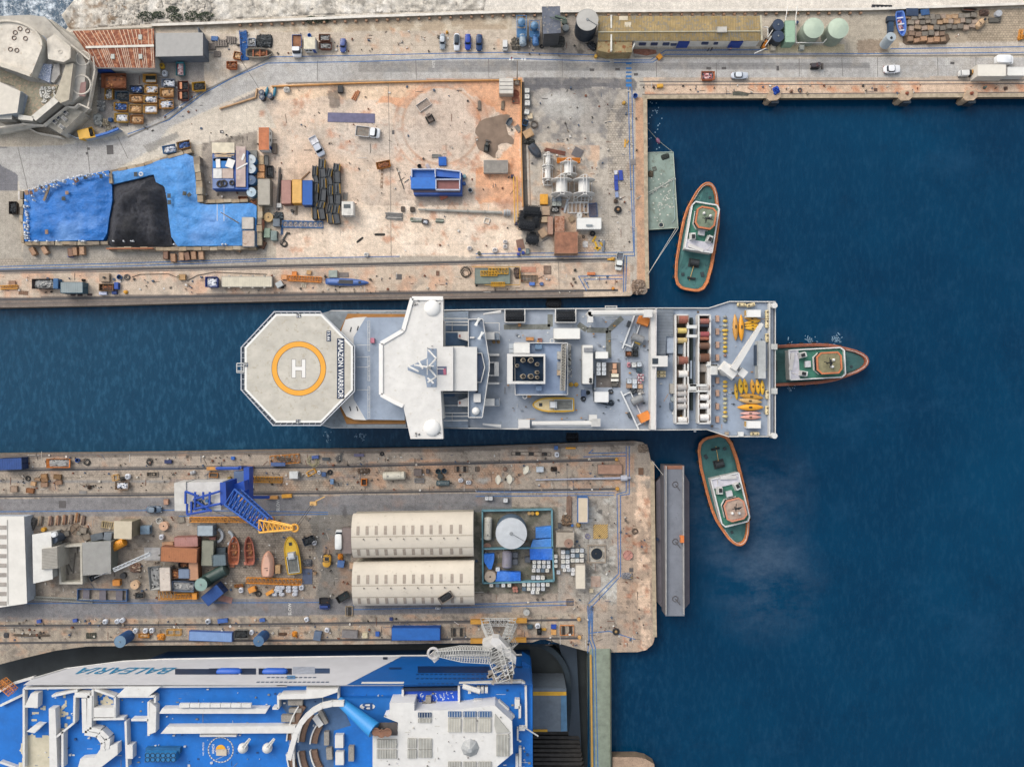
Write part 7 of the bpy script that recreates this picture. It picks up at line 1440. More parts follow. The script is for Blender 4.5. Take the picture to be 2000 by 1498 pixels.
bx('light_panel',295,425,42,14,RZ,.5,wh);bx('walkway_bridge',198,643,115,38,BZ-2,.15,m('8a8f96',.7))
for y in(415,1025):
 s=-1 if y>700 else 1;sp_part('davit_house',PJ((163,y-40 if s>0 else y+40),(255,y-40 if s>0 else y+40),(255,y+42*s),(163,y+15*s),h=SZ+4,r='K'),SZ+1,SZ+4,wh);reg('K');bx('wing_deck',455,y-5 if s>0 else y,95,64,SZ,3.5,wh);bx('vent_red',180,y-5*s,16,26,SZ+4,.15,m('b87a70'));bx('locker_deck',525,y,46,60,SZ,2.4,gy)
for y in(585,850):bx('vent_trunk',495,y,104,20,SZ,2.2,wh)
bx('roller_casing',522,718,42,130,SZ,2.4,m('d4d4d2',.5,.2));bx('white_frame',490,656,80,12,SZ,2.0,wh);bx('white_frame',490,776,80,12,SZ,2.0,wh)
b=MB()
for y in(250,282,310,375,1125,1155,1195,940,1055):b.tu(W(30,y,SZ+2.2),W(258,y,SZ+2.2),.13,5)
for x in(110,110):
 b.tu(W(x,285,SZ+2.2),W(x,375,SZ+2.2),.1,4);b.tu(W(x,1125,SZ+2.2),W(x,1195,SZ+2.2),.1,4)
for y in(378,1058,290):b.path([W(410,y,SZ+2),W(548,y,SZ+2),W(548,y+70*(1 if y<700 else-1),SZ+2)],.1,4)
b.bd('pipe_rail',wh,sp,ws=1)
bx('recess_deck',140,440,220,115,SZ+1,.2,m('5c7898',.8,.25));bx('recess_deck',70,952,125,40,SZ+1,.4,m('4a6484',.8,.2));bx('recess_deck',140,330,220,55,SZ+1,.15,m('647a94',.8,.2))
for x,y in((497,466),(540,466)):b=MB();q=W(x,y,SZ+.3);b.cyl(q[0],q[1],SZ,ML(16,SZ),.5,None,14);b.bd('capstan',m('9a7c54',.7,.3,1,.3),sp,ws=1)
def deckcrane(nm,base,tip,z,r0,r1,lean=1.5,house=None,lab=None):
 b=MB();A=W(*base,z);B_=W(*tip,z+lean);b.tu(A,B_,r0,8,0,r1);b.bd('crane_boom',wh,sp,ws=1)
 if house:b=MB();b.cyl(A[0],A[1],SZ,ML(house),z-SZ+.6,None,16);b.bd('crane_pedestal',wh,sp,ws=1)
deckcrane('a',(560,188),(400,208),SZ+2,.45,.2);deckcrane('a',(560,1248),(395,1228),SZ+2,.45,.2)
deckcrane('a',(1400,200),(1960,195),SZ+4,.8,.65,0,30);deckcrane('a',(1430,1222),(850,1222),SZ+3,.7,.55,0,26)
bx('crane_head',1395,235,50,100,SZ+3,1.6,m('dcdad6',.5,.2));bx('crane_head',1445,1215,85,72,SZ+2.5,1.2,m('c8c6c2',.5,.3));bx('crane_head',1420,1168,70,50,SZ+2,1.5,wh);bx('boom_rest',778,1226,106,80,SZ,3,wh);bx('boom_tip_block',1930,200,80,70,SZ+3,1.8,wh)
for x,y,l,w_ in((1586,148,112,36),(1588,238,112,34)):b=MB();q=W(x,y,SZ+3);a,c=ML(l,SZ+3)/2,ML(w_,SZ+3)/2;b.ring([(q[0]-a,q[1]-c),(q[0]+a,q[1]-c),(q[0]+a,q[1]+c),(q[0]-a,q[1]+c)],SZ+2.8,SZ+3.1,.12);[b.bo(q[0]-a+(i+.5)*2*a/9,q[1],SZ+2.9,.1,2*c,.08)for i in range(9)];b.bd('side_platform',wh,sp,ws=1)
for x0,x1 in((600,785),(1070,1258)):
 sp_part('fender_bay',PJ((x0,180),(x1,180),(x1,282),(x0,282),h=SZ,r='K'),SZ,SZ+.2,m('3a4450',.8,.3));b=MB();b.wa(PJ((x0,165),(x0,283),(x1,283),(x1,165),h=SZ+1.4,r='K'),SZ,SZ+1.6,.25);b.bd('bay_wall',wh,sp,ws=1)
reg('K')
for x,lb in((690,'left'),(1165,'right')):tyrefender(x,228,165,80,0,lb+' tyre-netted fender stowed in the side bay of the survey ship','tyre-clad fenders of the survey ship',z=SZ+.2)
tyrefender(1052,110,150,95,0,'tyre-clad fender floating between the survey ship and the north quay','floating tyre-clad fenders',z=-4.2);tyrefender(1225,1350,120,66,0,'tyre-clad fender floating between the survey ship and the south pier','floating tyre-clad fenders',z=-4.0)
FZ=SZ+7
sp_part('funnel_deck',PJ((690,475),(1180,478),(1180,955),(695,955),h=SZ+4,r='K'),SZ,SZ+4,wh,m('8fa1bd',.75,.2,.4,.15,0,'7a8a9e'))
reg('K');b=MB();fp=PJ((690,475),(1180,478),(1180,955),(695,955),h=SZ+4,r='K');b.wa(fp+fp[:1],SZ+4,SZ+4.9,.2);b.bd('funnel_deck_rail',wh,sp,ws=1)
FO=PJ((620,575),(975,578),(975,855),(620,855),h=FZ,r='K');FI=PJ((672,600),(960,600),(960,830),(672,830),h=FZ,r='K')
b=MB()
for i in range(4):j=(i+1)%4;b.pr([FO[i],FO[j],FI[j],FI[i]],SZ+4,FZ)
b.bd('funnel_casing',wh,sp,ws=1);sp_part('funnel_well',FI,SZ+3,SZ+4.6,m('23405e',.8,.25))
reg('K')
for x,y,r in((780,635,26),(852,635,30),(725,685,20),(912,672,22),(912,748,22),(780,785,28),(852,785,30),(912,795,20)):
 b=MB();q=W(x-6,y,FZ+1);rr_=ML(r,FZ);b.tu((q[0]-.3,q[1],SZ+4.6),(q[0]-.1,q[1],FZ+1),rr_*.8,14);o=b.bd('exhaust_pipe',m('b4a690',.6,.3),sp,1,1)
 b=MB();b.tu((q[0]-.1,q[1],FZ+1),(q[0]-.1,q[1],FZ+1.03),rr_*.66,12);b.v=[(a,c,d+3.0)for a,c,d in b.v];o2=b.bd('flue_opening',m('2a2622',.9),o,ws=0)
 o2.data.transform(Matrix.Translation((0,0,0)))
for x,y,l,w_,hh,c in((755,525,150,90,3,'e8e6e0'),(658,505,40,46,1.2,'c0c8d0'),(658,550,40,36,1.2,'c0c8d0'),(912,512,66,40,1.2,'64809c'),(915,895,56,46,1.2,'7c92b0')):bx('deck_house',x,y,l,w_,SZ+(4 if 690<x else 0),hh,m(c,.7,.15))
b=MB();b.tr(W(1148,490,SZ+6),W(1135,915,SZ+6),ML(38,SZ),1.2,None,None,16,.09);b.bd('conveyor',m('a8a49c',.6,.3),sp,ws=1);bx('conveyor_bed',1142,705,30,420,SZ+5,.3,m('8a8478',.8,.3))
for i,(x,y,l,w_,c)in enumerate(((1195,570,40,150,'8c8a86'),(1195,650,44,60,'a4a29c'),(1105,590,36,70,'b4b2ac'),(1105,690,36,80,'9a9c9e'),(1200,740,46,60,'7c8088'),(1100,750,30,50,'c0a88c'))):bx('pump_skid',x,y,l,w_,SZ+(4 if x<1180 else 0),1.4,m(c,.7,.5,2))
b=MB();
for i in range(26):x,y=ru_(1180,1215),ru_(490,800);b.tu(W(x,y,SZ+2.2),W(x+ru_(-16,16),y+ru_(-30,30),SZ+2.6),.1,4)
b.bd('pipe_cluster',m('c4c2bc',.5,.2),sp,ws=1)
b=MB();b.to(*W(1038,455,SZ+4)[:2],SZ+4,.5,.1,12,5);b.to(*W(785,972,SZ+4)[:2],SZ+4,.5,.1,12,5);b.bd('hose_saddle',wh,sp,ws=1)
b=MB();
for pts in(((590,328),(1020,325)),((1020,210),(1020,325)),((1280,300),(1360,355),(1560,360)),((1560,360),(1690,240)),((1560,360),(1565,610))):b.wa(PJ(*pts,h=SZ,r='K'),SZ+.005,SZ+.02,1.3)
b.bd('walkway_paint',m('7c7e78',.9,.4,1.5),sp,ws=1,kind='stuff')
reg('K');sp_part('wooden_deck',PJ((1447,657),(1674,657),(1674,887),(1447,887),h=SZ,r='K'),SZ,SZ+.06,m('6a6460',.9,.4,1))
reg('K')
pu('container',1176,388,244,100,0,'white container on the ship deck right of the left fender bay',z=SZ,c='d8d6d0',rO='ecebe6',h=2.5,v=.08)
pu('container',1368,675,360,100,90,'long white container with round vents on the ship deck',z=SZ,c='d8d6d0',rO='eceae4',h=2.6,v=.1)
pu('box',1376,540,80,40,0,'grey fan unit on the upper end of the long white container',z=SZ+2.6,c='8a8c90',h=.3);pu('drum',1396,812,26,26,0,'black fan at the lower end of the long white container',z=SZ+2.6,c='1c1e20',h=.3);pu('drum',1396,835,26,26,0,'second black fan just below the first on the container',z=SZ+2.6,c='1c1e20',h=.3)
pu('container',1500,588,118,66,0,'small white container right of the long one',z=SZ,c='d8d8d4',rO='eeede8',h=2.2,v=.05);pu('container',1498,976,132,100,0,'white ribbed container with hoses round it on the ship deck',z=SZ,c='d4d6d6',rO='e8e8e6',h=2.2,v=.06)
G='white cube tanks on the wooden deck'
for i in range(3):
 for j in range(2):pu('ibc',1470+j*50,676+i*40,48,40,0,'%s cube tank in the %s row of the block at the wooden deck'%(('left','right')[j],('top','middle','bottom')[i]),G,z=SZ,c='d0d4d8')
for i,(x,y,l,w_,c,lb)in enumerate(((1620,690,36,48,'d0a080','tan crate, top of the crate column on the wooden deck'),(1618,740,44,36,'d8a888','pinkish crate second in the column on the wooden deck'),(1622,778,66,30,'e8e2cc','cream tray in the column on the wooden deck'),(1620,820,70,24,'eeeae0','flat white tray below the cream tray'),(1618,862,48,30,'5a5650','dark grille box, lowest on the wooden deck'))):pu('box',x,y,l,w_,0,lb,z=SZ+.06,c=c,h=.7)
G='white cube tanks at the break of deck'
for x,y,c,lb in((1800,680,'d8d8d4','middle cube tank in the upper row near the deck break'),(1850,675,'c4ccd4','right cube tank in the upper row near the deck break'),(1757,830,'c8d0d8','left cube tank, second row from the bottom by the deck break'),(1806,832,'d4dadf','right cube tank, second row from the bottom by the deck break'),(1806,875,'c8d0d8','cube tank in the bottom row beside the tan crate')):pu('ibc',x,y,46,44,0,lb,G,z=SZ,c=c)
pu('crate',1755,872,50,40,0,'tan crate at the bottom left of the cube tanks by the deck break',z=SZ,c='b09078');pu('crate',1857,878,44,38,0,'tan box at the bottom right of the cube tanks by the deck break',z=SZ,c='c8a080');pu('bag',1752,678,32,50,0,'red and white sack left in the upper row by the deck break',z=SZ,c='c88890');pu('box',1850,728,48,36,0,'dark teal box below the upper row of cube tanks',z=SZ,c='2c4450')
for i in range(4):
 for j in range(3):
  if(i,j)==(3,2):continue
  pu('drum',1842+j*20,772+i*24,18,18,0,'%s drum in the %s row of red and white drums on the ship'%(('left','middle','right')[j],ORD[i]),'red and white drums',z=SZ,c=('e0dcdc','b05868')[(i+j)%2],top=('b05868','e4e2e0')[(i+j)%2])
pu('crate',1750,575,56,50,0,'rusty open crate of fittings near the cube tanks',z=SZ,c='5a4a40',fI='r');pu('crate',1812,575,54,56,0,'dark grey open crate right of the rusty one',z=SZ,c='4c4c4a',fI='d')
pu('crate',832,436,74,32,0,'orange crate above the funnel casing',z=SZ,c='c8905c');pu('crate',822,972,44,24,0,'orange box below the funnel casing',z=SZ,c='c89868');pu('crate',735,308,28,26,0,'small orange box below the left fender bay',z=SZ,c='c08c5c',h=.5);pu('ladder',925,448,40,36,0,'small red-orange stair frame above the funnel casing',z=SZ,c='a86a54',n=4)
pu('workboat',1050,1048,380,130,180,'cream and yellow work boat stowed on the lower side of the ship deck',z=SZ)
def sled(x,y,rot,up,lb):
 t=TH('winch_sled',lb,'winch',W(x,y,SZ),rot,'winch sleds on the ship');u=1 if up else-1
 b=MB();b.bo(0,-1.6,.2,11.5*.9,.35,.4);b.bo(0,1.5*.3,.2,8,.25,.35);b.bo(4,-.5,.2,.3,2.6,.35);b.bo(-4,-.5,.2,.3,2.6,.35);b.bd('beam',m('e0e2e2',.5,.15),t)
 b=MB();b.bo(-2.9,.9,.3,2.2,2.9,1.5,0,.9);b.bd('orange_cover',m('e88c3c',.6,.15),t)
 b=MB();b.tu((1.6,-.4,1.1),(1.6,2.4,1.1),.95,14);b.bd('grey_drum',m('8c8e90',.6,.3,2),t,1)
 b=MB();b.heap(4.0,1.3,.2,1.6,1.6,.9);b.bo(-1,-2.2,.2,1.4,.8,.7);b.bd('motor',m('3c4248',.6,.4),t)
 return t
sled(1812,365,-110,1,'upper winch sled with an orange cover near the white deck break');t=sled(1812,1075,115,0,'lower winch sled with an orange cover near the white deck break');t.scale=(1,-1,1)
pu('box',1842,455,60,52,62,'yellow crate at the foot of the upper winch sled',z=SZ,c='d0aa44',h=.8)
pu('heap',1855,915,60,90,20,'pile of rope and net above the lower winch sled',z=SZ,cO=('b0aca8','8c8a88'),h=.5,cat='ropes',name='rope_pile')
for x,lb in((1215,'left'),(1262,'right')):pu('float',x,862,44,42,0,lb+' of two short black and yellow floats','black and yellow floats',z=SZ,c='c89c30')
pu('box',1330,940,44,60,0,'left navy winch below the long container',z=SZ,c='4c5c78',h=1);pu('bucket',1372,936,40,44,0,'right black winch below the long container',z=SZ,c='22262c');pu('coil',1330,992,50,34,0,'small tangle of black rope below the navy winch',z=SZ,c='24282e')
b=MB();pts=[(1425,760),(1420,900),(1430,1015),(1500,1035),(1560,1050),(1590,1030)];[b.tu(W(*a,SZ+.2),W(*c,SZ+.2),.2,6)for a,c in zip(pts,pts[1:])];solo('deck_hose','thick black hose curling round the ribbed white container','hose',b,m('33404c'))
pu('coil',1590,1030,60,44,0,'coil of black hose right of the ribbed container',z=SZ,c='303a44');pu('coil',1585,925,50,34,0,'coil of black rope above right of the ribbed container',z=SZ,c='303a44')
reg('L')
bx('deck_break',72,690,44,1060,SZ,3.2,wh);b=MB();b.wa(PJ((95,150),(90,1222),h=SZ+3.2,r='L'),SZ+3.2,SZ+3.8,.2);b.bd('break_rail',m('d8d4d4'),sp,ws=1)
reg('L');AZ=SZ+.3
sp_part('aft_deck',PJ((95,155),(555,152),(742,98),(1105,98),(1105,1272),(732,1272),(540,1212),(95,1215),h=AZ,r='L'),SZ+.02,AZ,dk,m('9ba8ba',.75,.2,.3,.2,0,'8a9298'))
reg('L')
sp_part('slatted_roof',PJ((102,158),(250,158),(250,390),(190,390),(180,560),(102,560),h=AZ+1.2,r='L'),AZ,AZ+1.2,gy,m('76808c',.8,.3,.6));reg('L')
b=MB();[b.bo(*W(175-(0 if y<390 else 33),y,AZ+1.2)[:2],AZ+1.2,ML(148 if y<390 else 78,AZ),.18,.1)for y in range(168,558,13)];b.bd('slats',m('8f969e',.8,.2),sp,ws=1)
bx('grating_panel',224,468,66,150,AZ,.7,m('a8b4c4',.7,.2));bx('control_house',130,615,140,96,AZ,3.6,wh);bx('dark_hatch',90,615,52,50,AZ+3.6,.1,m('2c3844'));bx('liferaft_rack',150,682,90,30,AZ,.4,m('8c9aac'))
for x0,x1,y0,y1 in((272,382,205,1165),(475,578,205,1165)):
 b=MB();b.wa(PJ((x0,y0),(x1,y0),(x1,y1),(x0,y1),(x0,y0),h=AZ+2.6,r='L'),AZ,AZ+2.6,.35);reg('L')
 b.bd('winch_well_wall',wh,sp,ws=1)
 sp_part('well_floor',PJ((x0,y0),(x1,y0),(x1,y1),(x0,y1),h=AZ,r='L'),AZ+.01,AZ+.1,m('6c6258',.9,.4));reg('L')
bx('inner_wall',353,760,12,700,AZ,2.4,wh);bx('inner_wall',560,890,18,540,AZ,2.4,wh)
def winch(x,y,w_,c,rope_):
 b=MB();A=W(x-44,y,AZ+1.9);B_=W(x+44,y,AZ+1.9);r=ML(w_,AZ)/2;b.tu(A,B_,min(r,1.9),18);o=b.bd('winch_drum',m(c,.7,.35,2.5),sp,1,1);b=MB();
 for s in(A,B_):b.tu((s[0]-.12,s[1],s[2]),(s[0]+.12,s[1],s[2]),min(r,1.9)*1.12,18)
 b.v=[(a-sp.location[0],d-sp.location[1],e-sp.location[2])for a,d,e in b.v];b.bd('flange',m('8a7a70',.6,.3),o)
for x,y,w_,c in((332,245,76,'9a5c4c'),(325,345,50,'d8c070'),(325,432,50,'c8b078'),(332,608,72,'905848'),(332,728,62,'e6e2dc'),(322,848,60,'b0aca8'),(322,905,50,'b4b0ac'),(322,960,50,'b0acaa'),(322,1018,54,'b8b4b0'),(325,1135,56,'e6e2dc'),(523,262,50,'a06458'),(523,300,30,'2c3440'),(523,378,50,'9c4c50'),(523,415,34,'a06048'),(520,480,60,'6c4c3a'),(520,585,76,'6a4430'),(518,850,56,'c4c0bc'),(520,935,56,'ebe8e4'),(520,1013,52,'ebe8e4'),(520,1115,62,'ebe8e4')):winch(x,y,w_,c,0)
bx('slab_cover',515,675,66,70,AZ,1.4,m('a49c94',.8,.3));bx('drum_frame',325,510,70,80,AZ,.8,m('7c8a98'))
b=MB();b.tu(W(408,230,AZ+.6),W(408,1050,AZ+.6),.42,8);b.bd('streamer_guide',m('22302e',.6),sp,ws=1);bx('guide_sleeve',408,690,16,160,AZ,1.4,m('b4c0cc'))
for x,y,l,w_ in((415,310,90,30),(415,392,90,26),(470,828,150,20),(470,880,160,16),(420,850,70,60),(612,690,60,90),(595,650,110,14)):bx('gantry_beam',x,y,l,w_,AZ+2.4,.5,m('dcdcd8',.5,.2))
bx('side_cabinet',242,858,40,90,AZ,1.4,m('a8a49c'));b=MB();q=W(242,950,AZ);b.cyl(q[0],q[1],AZ,ML(22,AZ),1,None,14);b.bd('side_drum',m('9aa4a8'),sp,ws=1);bx('side_cabinet',240,1012,36,62,AZ,1,m('5c6c80'))
pu('float',378,1130,90,22,84,'bright yellow curved fairing beside the left winch well',z=AZ,c='e0b020',mark=0,name='fairing',cat='fairing')
G='tan deck lockers in a column aft of the winches'
for i,y in enumerate((238,353,470,583,785,898,1016,1130)):pu('box',643,y,30,54,0,'%s tan locker from the top in the locker column on the ship'%ORD[i],G,z=AZ,c='b08e7c',top='c09c86',h=.7)
G='small grey and yellow tow floats in a column'
ys=[222,258,300,342,378,415,452,490,527,565,800,838,877,912,950,990,1028,1068,1106,1145]
for i,y in enumerate(ys):
 c=('8c8e8c','d0ae4c','b8b498','d8b040','d4b458','d0b060','c8b068','d8b438','d8b438','8a6c60','d8b03c','d0ae54','d8b24c','9a9c9c','c0b890','c4c0a0','c8b468','d4ac40','d4c490','7c8078')[i]
 pu('float',713,y,(36,46,46,60,46,44,40,42,42,34,42,46,44,36,42,40,38,40,56,36)[i],30,0,'%s tow float from the top in the float column on the ship'%(ORD[i]if i<16 else'number seventeen eighteen nineteen twenty'.split()[i-15]if i<16 else('seventeenth','eighteenth','nineteenth','twentieth')[i-16]),G,z=AZ,c=c,mark=0,h=.8)
G='yellow floats stowed on the aft deck'
for x,y,l,w_,r,c,lb in((803,315,235,50,-88,'d09848','big ochre float standing left of the pair by the white crane'),(855,318,235,52,-89,'e8a024','bright orange float right of the big ochre one'),(955,240,150,36,-10,'d8a040','top slanted float under the crane tip'),(955,268,150,36,8,'e0a828','second slanted float under the crane tip'),(958,298,150,34,0,'e8b028','third slanted float under the crane tip'),(960,325,150,36,-5,'e4b030','fourth slanted float under the crane tip'),
(812,885,150,32,-84,'e0b030','narrow yellow float leftmost in the lower group'),(850,838,140,48,-84,'f0c030','wide yellow float second in the lower group'),(893,838,138,44,-82,'f0b828','yellow float third in the lower group'),(957,842,135,42,-84,'e8a838','marked orange float fourth in the lower group'),(1003,842,136,44,-85,'f0b430','orange-yellow float fifth in the lower group'),(1044,848,134,40,-88,'f2be34','yellow float furthest right in the lower group'),
(945,930,215,50,-6,'cc9434','long ochre float lying across, uppermost of five'),(935,968,210,50,-6,'d8b070','tan float lying across, second of five'),(935,1024,232,58,0,'f0a828','broad orange float lying across, third of five'),(940,1078,190,36,0,'e0b0a8','pale pink float lying across, fourth of five'),(940,1112,188,40,0,'dca090','salmon pink float lying across, lowest of five')):pu('float',x,y,l,w_,r,lb,G,z=AZ,c=c)
pu('container',965,192,125,64,0,'upper small white deck house unit with yellow vents at the stern',z=AZ,c='d8d8d4',rO='ecebe8',h=2,v=.06);pu('container',965,1177,125,64,0,'lower small white deck house unit with yellow vents at the stern',z=AZ,c='d8d8d4',rO='ecebe8',h=2,v=.06)
for y in(192,1177):bx('yellow_vent',900,y-5,14,46,AZ,1.2,m('c89a40'))
G='cream life-raft canisters along the stern'
for x,y,r,lb in((855,116,-3,'left canister on the upper stern edge'),(938,118,12,'right canister on the upper stern edge'),(1082,202,-90,'top canister on the right stern rail'),(1082,282,-90,'second canister on the right stern rail'),(1082,408,-90,'third canister on the right stern rail'),(1084,912,-90,'fourth canister on the right stern rail'),(1082,1050,-90,'fifth canister on the right stern rail'),(975,1258,0,'canister on the lower stern edge'),(145,715,0,'upper canister by the control house'),(145,745,0,'lower canister by the control house')):pu('htank',x,y,80,34 if x>200 else 28,r,'cream '+lb,G,z=AZ,c='dccba0',h=.9,band='5a5048',name='life_raft_canister',cat='life raft')
pu('box',850,1262,46,36,0,'small white locker on the lower stern edge',z=AZ,c='e8e8e4',h=.9);pu('crate',725,1255,34,24,0,'tan crate by the lower stern corner',z=AZ,c='b0a08c',h=.5)
bx('stern_gantry',1036,602,66,335,AZ,2.6,m('c4c6c4',.6,.25));bx('stern_gantry_side',990,560,20,180,AZ,1.6,m('3c4c60'));bx('stern_rail',1125,687,26,1180,AZ-.5,1.4,m('7c8490',.6,.3));bx('stern_rail_edge',1106,687,8,1180,AZ-.5,2.0,wh)
for y in(487,880):bx('tow_block',1145,y,56,50,AZ,1.2,m('c8c8c4',.6,.3))
for y in(130,1270):b=MB();b.cyl(*W(1118,y,AZ)[:2],AZ,.7,2.5,None,12);b.bd('corner_post',wh,sp,ws=1)
cr=sp;A=W(770,690,SZ+6);T=W(1025,285,SZ+7);b=MB();b.cyl(A[0]-.5,A[1],AZ,1.5,4.4,None,20);b.bd('crane_pedestal',wh,cr,1,1)
b=MB();q=W(765,705,SZ+5.5);b.bo(q[0]-.6,q[1]+.2,SZ+4.6,4.4,2.6,1.5,-38,.85);b.bo(q[0]+2.6,q[1]-.4,SZ+4.4,1.8,1.9,1.6,-38);b.bd('crane_house',m('e4e2de',.5,.15),cr,ws=1)
b=MB();u=Vector((T[0]-A[0],T[1]-A[1],0)).normalized();n_=Vector((-u.y,u.x,0))
A=Vector(A);T=Vector(T);b.loft([[tuple(c+n_*s*w_+Vector((0,0,k)))for s,k in((-1,0),(1,0),(1,1.3),(-1,1.3))]for c,w_ in((A,.75),(A.lerp(T,.5),.6),(T,.35))]);b.bd('crane_boom',wh,cr,ws=1)
b=MB();b.tu(tuple(A+Vector((1.6,-.6,-1))),tuple(A.lerp(T,.35)),.3,8);b.bd('lift_cylinder',m('9aa0a4',.3),cr,ws=1)
# === tugs ===
def tug(x,y,rot,lb,L_,Wd,rO='7c8a74',deck='3f706e',rim='d0804e',wing=1,trim='cc7a50',aft='w'):
 t=TH('tugboat',lb,'tugboat',W(x,y,-3),rot);t.location.z=-3
 O=hull(L_,Wd,[(-1,.3),(-.985,.5),(-.93,.74),(-.8,.9),(-.5,1),(0,1),(.3,.97),(.5,.88),(.68,.7),(.83,.54),(.93,.36),(.985,.18),(1,.02)])
 def sheer(x_):return 2.0+max(0,x_/(L_/2))**2*1.8+max(0,-x_/(L_/2))**3*.3
 b=MB();b.loft([[(x_*.9,y_*.72,-1.5)for x_,y_ in O],[(x_*.97,y_*.94,.4)for x_,y_ in O],[(x_,y_,sheer(x_))for x_,y_ in O],[(x_*.965,y_*.9,sheer(x_))for x_,y_ in O],[(x_*.96,y_*.89,sheer(x_)-.9)for x_,y_ in O]]);b.bd('hull',m(rim,.6,.3,.7,.15,0,'7a4a38'),t,1)
 b=MB();I=[(x_*.955,y_*.885)for x_,y_ in O];n=len(I);b.add([(x_,y_,sheer(x_)-.6)for x_,y_ in I],[tuple(range(n))]);b.bd('deck',m(deck,.8,.4,.35,.25,0,'2c4a54'),t)
 b=MB();b.path([(x_*1.0,y_*1.0,sheer(x_)+.02)for x_,y_ in O],.24,8,0,1);b.bd('rubbing_fender',m(rim,.65,.4,1.2,.3,0,'8a5640'),t,1)
 rr=random.Random(int(x));b=MB();a=(.2*L_,-.1*Wd,1.6)
 for i in range(16):d=(-.22*L_-i*.012*L_,rr.uniform(-.25,.25)*Wd,1.35);b.tu(a if i else d,d,.07,4);a=d
 b.bd('deck_rope',m('b8b09c'),t)
 for s in(-1,1):
  for k in range(8 if s>0 else 6):
   u=-.8+k*.2;x_=u*L_/2;w_=np.interp(u,[-1,-.8,-.5,0,.3,.5,.7],[.3,.9,1,1,.97,.88,.7])*Wd/2;b=MB();b.to(x_,s*(w_+.42),sheer(x_)-.45,.4,.18,12,6,0,'y');b.bd('tyre',m('1c1e22',.85),t)
 x0,x1=-.14*L_,.3*L_;hw=Wd*.37
 D=[(x0,-hw),(x1-1,-hw),(x1,-hw*.8),(x1,hw*.8),(x1-1,hw),(x0,hw)]
 b=MB();b.pr(D,1.2,4.2,0,None,1);b.bd('deckhouse',[m('e4e2de',.5,.12),m('3f7f6c',.75,.3,.6)],t)
 b=MB();b.wa(D+D[:1],4.2,4.9,.3);b.bd('white_coaming',m('e6e6e4',.5,.15),t)
 b=MB();b.bo(x0+1.2,0,4.2,2.6,hw*2,.4);b.bd('aft_platform',m('d4d2da',.6,.25),t)
 wx0,wx1=(.05*L_,.245*L_)if wing else(.06*L_,.25*L_);ww=Wd*.27
 def oc_(k):return[(wx0+1.2-k,-ww+0-k*.3),(wx0-k,-ww*.6),(wx0-k,ww*.6),(wx0+1.2-k,ww+k*.3),(wx1-.9+k,ww+k*.3),(wx1+k,ww*.6),(wx1+k,-ww*.6),(wx1-.9+k,-ww-k*.3)]
 b=MB();b.pr(oc_(0),4.2,6.9,0,oc_(-.35));b.bd('wheelhouse',m('e8e4e0',.5,.1),t)
 b=MB();b.ring(oc_(.06),5.5,6.4,.1);b.bd('wheelhouse_windows',gls('28303a'),t)
 b=MB();b.ring(oc_(.1),6.8,7.15,.4);b.bd('orange_trim',m(trim,.6,.15),t)
 b=MB();b.pr(oc_(-.4),6.75,7.0);b.bd('wheelhouse_roof',m(rO,.8,.4,.8),t)
 b=MB();mx=(wx0+wx1)/2;b.tu((mx-.6,0,7),(mx-.8,0,11),.16,8);b.tu((mx-.8,-1.3,9.4),(mx-.8,1.3,9.4),.09);b.tu((mx-1.8,.3,8.4),(mx+.3,-.3,8.4),.09);b.bo(mx-.8,0,10,.3,1.6,.2);b.bd('mast',m('24282c',.6),t)
 for dx,dy in((1,.7),(.6,-1)):b=MB();b.cyl(mx+dx,dy,7,.35,.5,None,12);b.dome(mx+dx,dy,7.5,.35);b.bd('radome',m('eceae6',.4),t)
 for s in(-1,1):b=MB();b.bo(x0+3.2,s*hw*.62,4.2,2.0,1.5,2.0,s*12,.75);o=b.bd('funnel',m('dcdcd8',.5,.15),t);b=MB();b.bo(x0+3.0,s*hw*.62,6.2,1.0,.8,.25,s*12);b.bd('exhaust',m('1c2024',.7),o)
 b=MB();b.bo(x0+4.6,0,4.2,1.4,1.6,.9);b.bd('skylight',m('d8d8dc',.5),t)
 b=MB();b.bo(x0+.5,.8,4.6,.9,Wd*.42,.5,-12);b.tu((x0+.5,-2,4.6),(x0+1.2,-2.6,6.5),.1);b.bd('aft_crane',m('d8d4d0',.5,.2),t)
 X0=-.24*L_;b=MB();b.tu((X0,-1.1,2.2),(X0,1.1,2.2),.85,14);b.bo(X0,0,1.2,2.2,2.8,.5);b.bd('tow_winch',m('2c3236',.6,.4),t)
 b=MB();b.tu((X0-.6,0,2.1),(X0-4.6,.4,1.7),.1,5);b.bd('tow_rope',m('c8a468',.8),t);b=MB();b.tu((X0-4,-1,1.9),(X0-4,1.1,1.9),.3,8);b.bd('tow_beam',m('22282c'),t)
 for x_,y_,l,w_ in((-.36,.25,.9,.9),(-.33,-.28,1.4,1.0),(.36,.12,.8,.8),(.38,-.12,.8,.8),(.41,0,.7,1.4)):b=MB();b.bo(x_*L_,y_*Wd,1.1+(x_>0)*.9,l,w_,.7,20,.8);b.bd('bitts',m('2c3a40',.6,.3),t)
 b=MB();b.path([(x_*.965,y_*.9,sheer(x_)+.9)for x_,y_ in O if x_>.25*L_],.05,4);b.bd('bow_rail',m('d8d8d4'),t)
 return t
reg('I');tug(858,842,80.6,'orange-rimmed tugboat lying upright beside the green pontoon barge',27.6,9.4)
reg('S');tug(822,640,-76,'orange-rimmed tugboat with a tan wheelhouse roof pushing below the ship stern corner',28.6,9.8,rO='b49c8c',wing=0,trim='d08c70')
reg('L');tug(1375,645,3,'orange-rimmed tugboat pulling directly astern of the survey ship',32,10.2,rO='8a8464',rim='a4624a',deck='36605f')
b=MB()
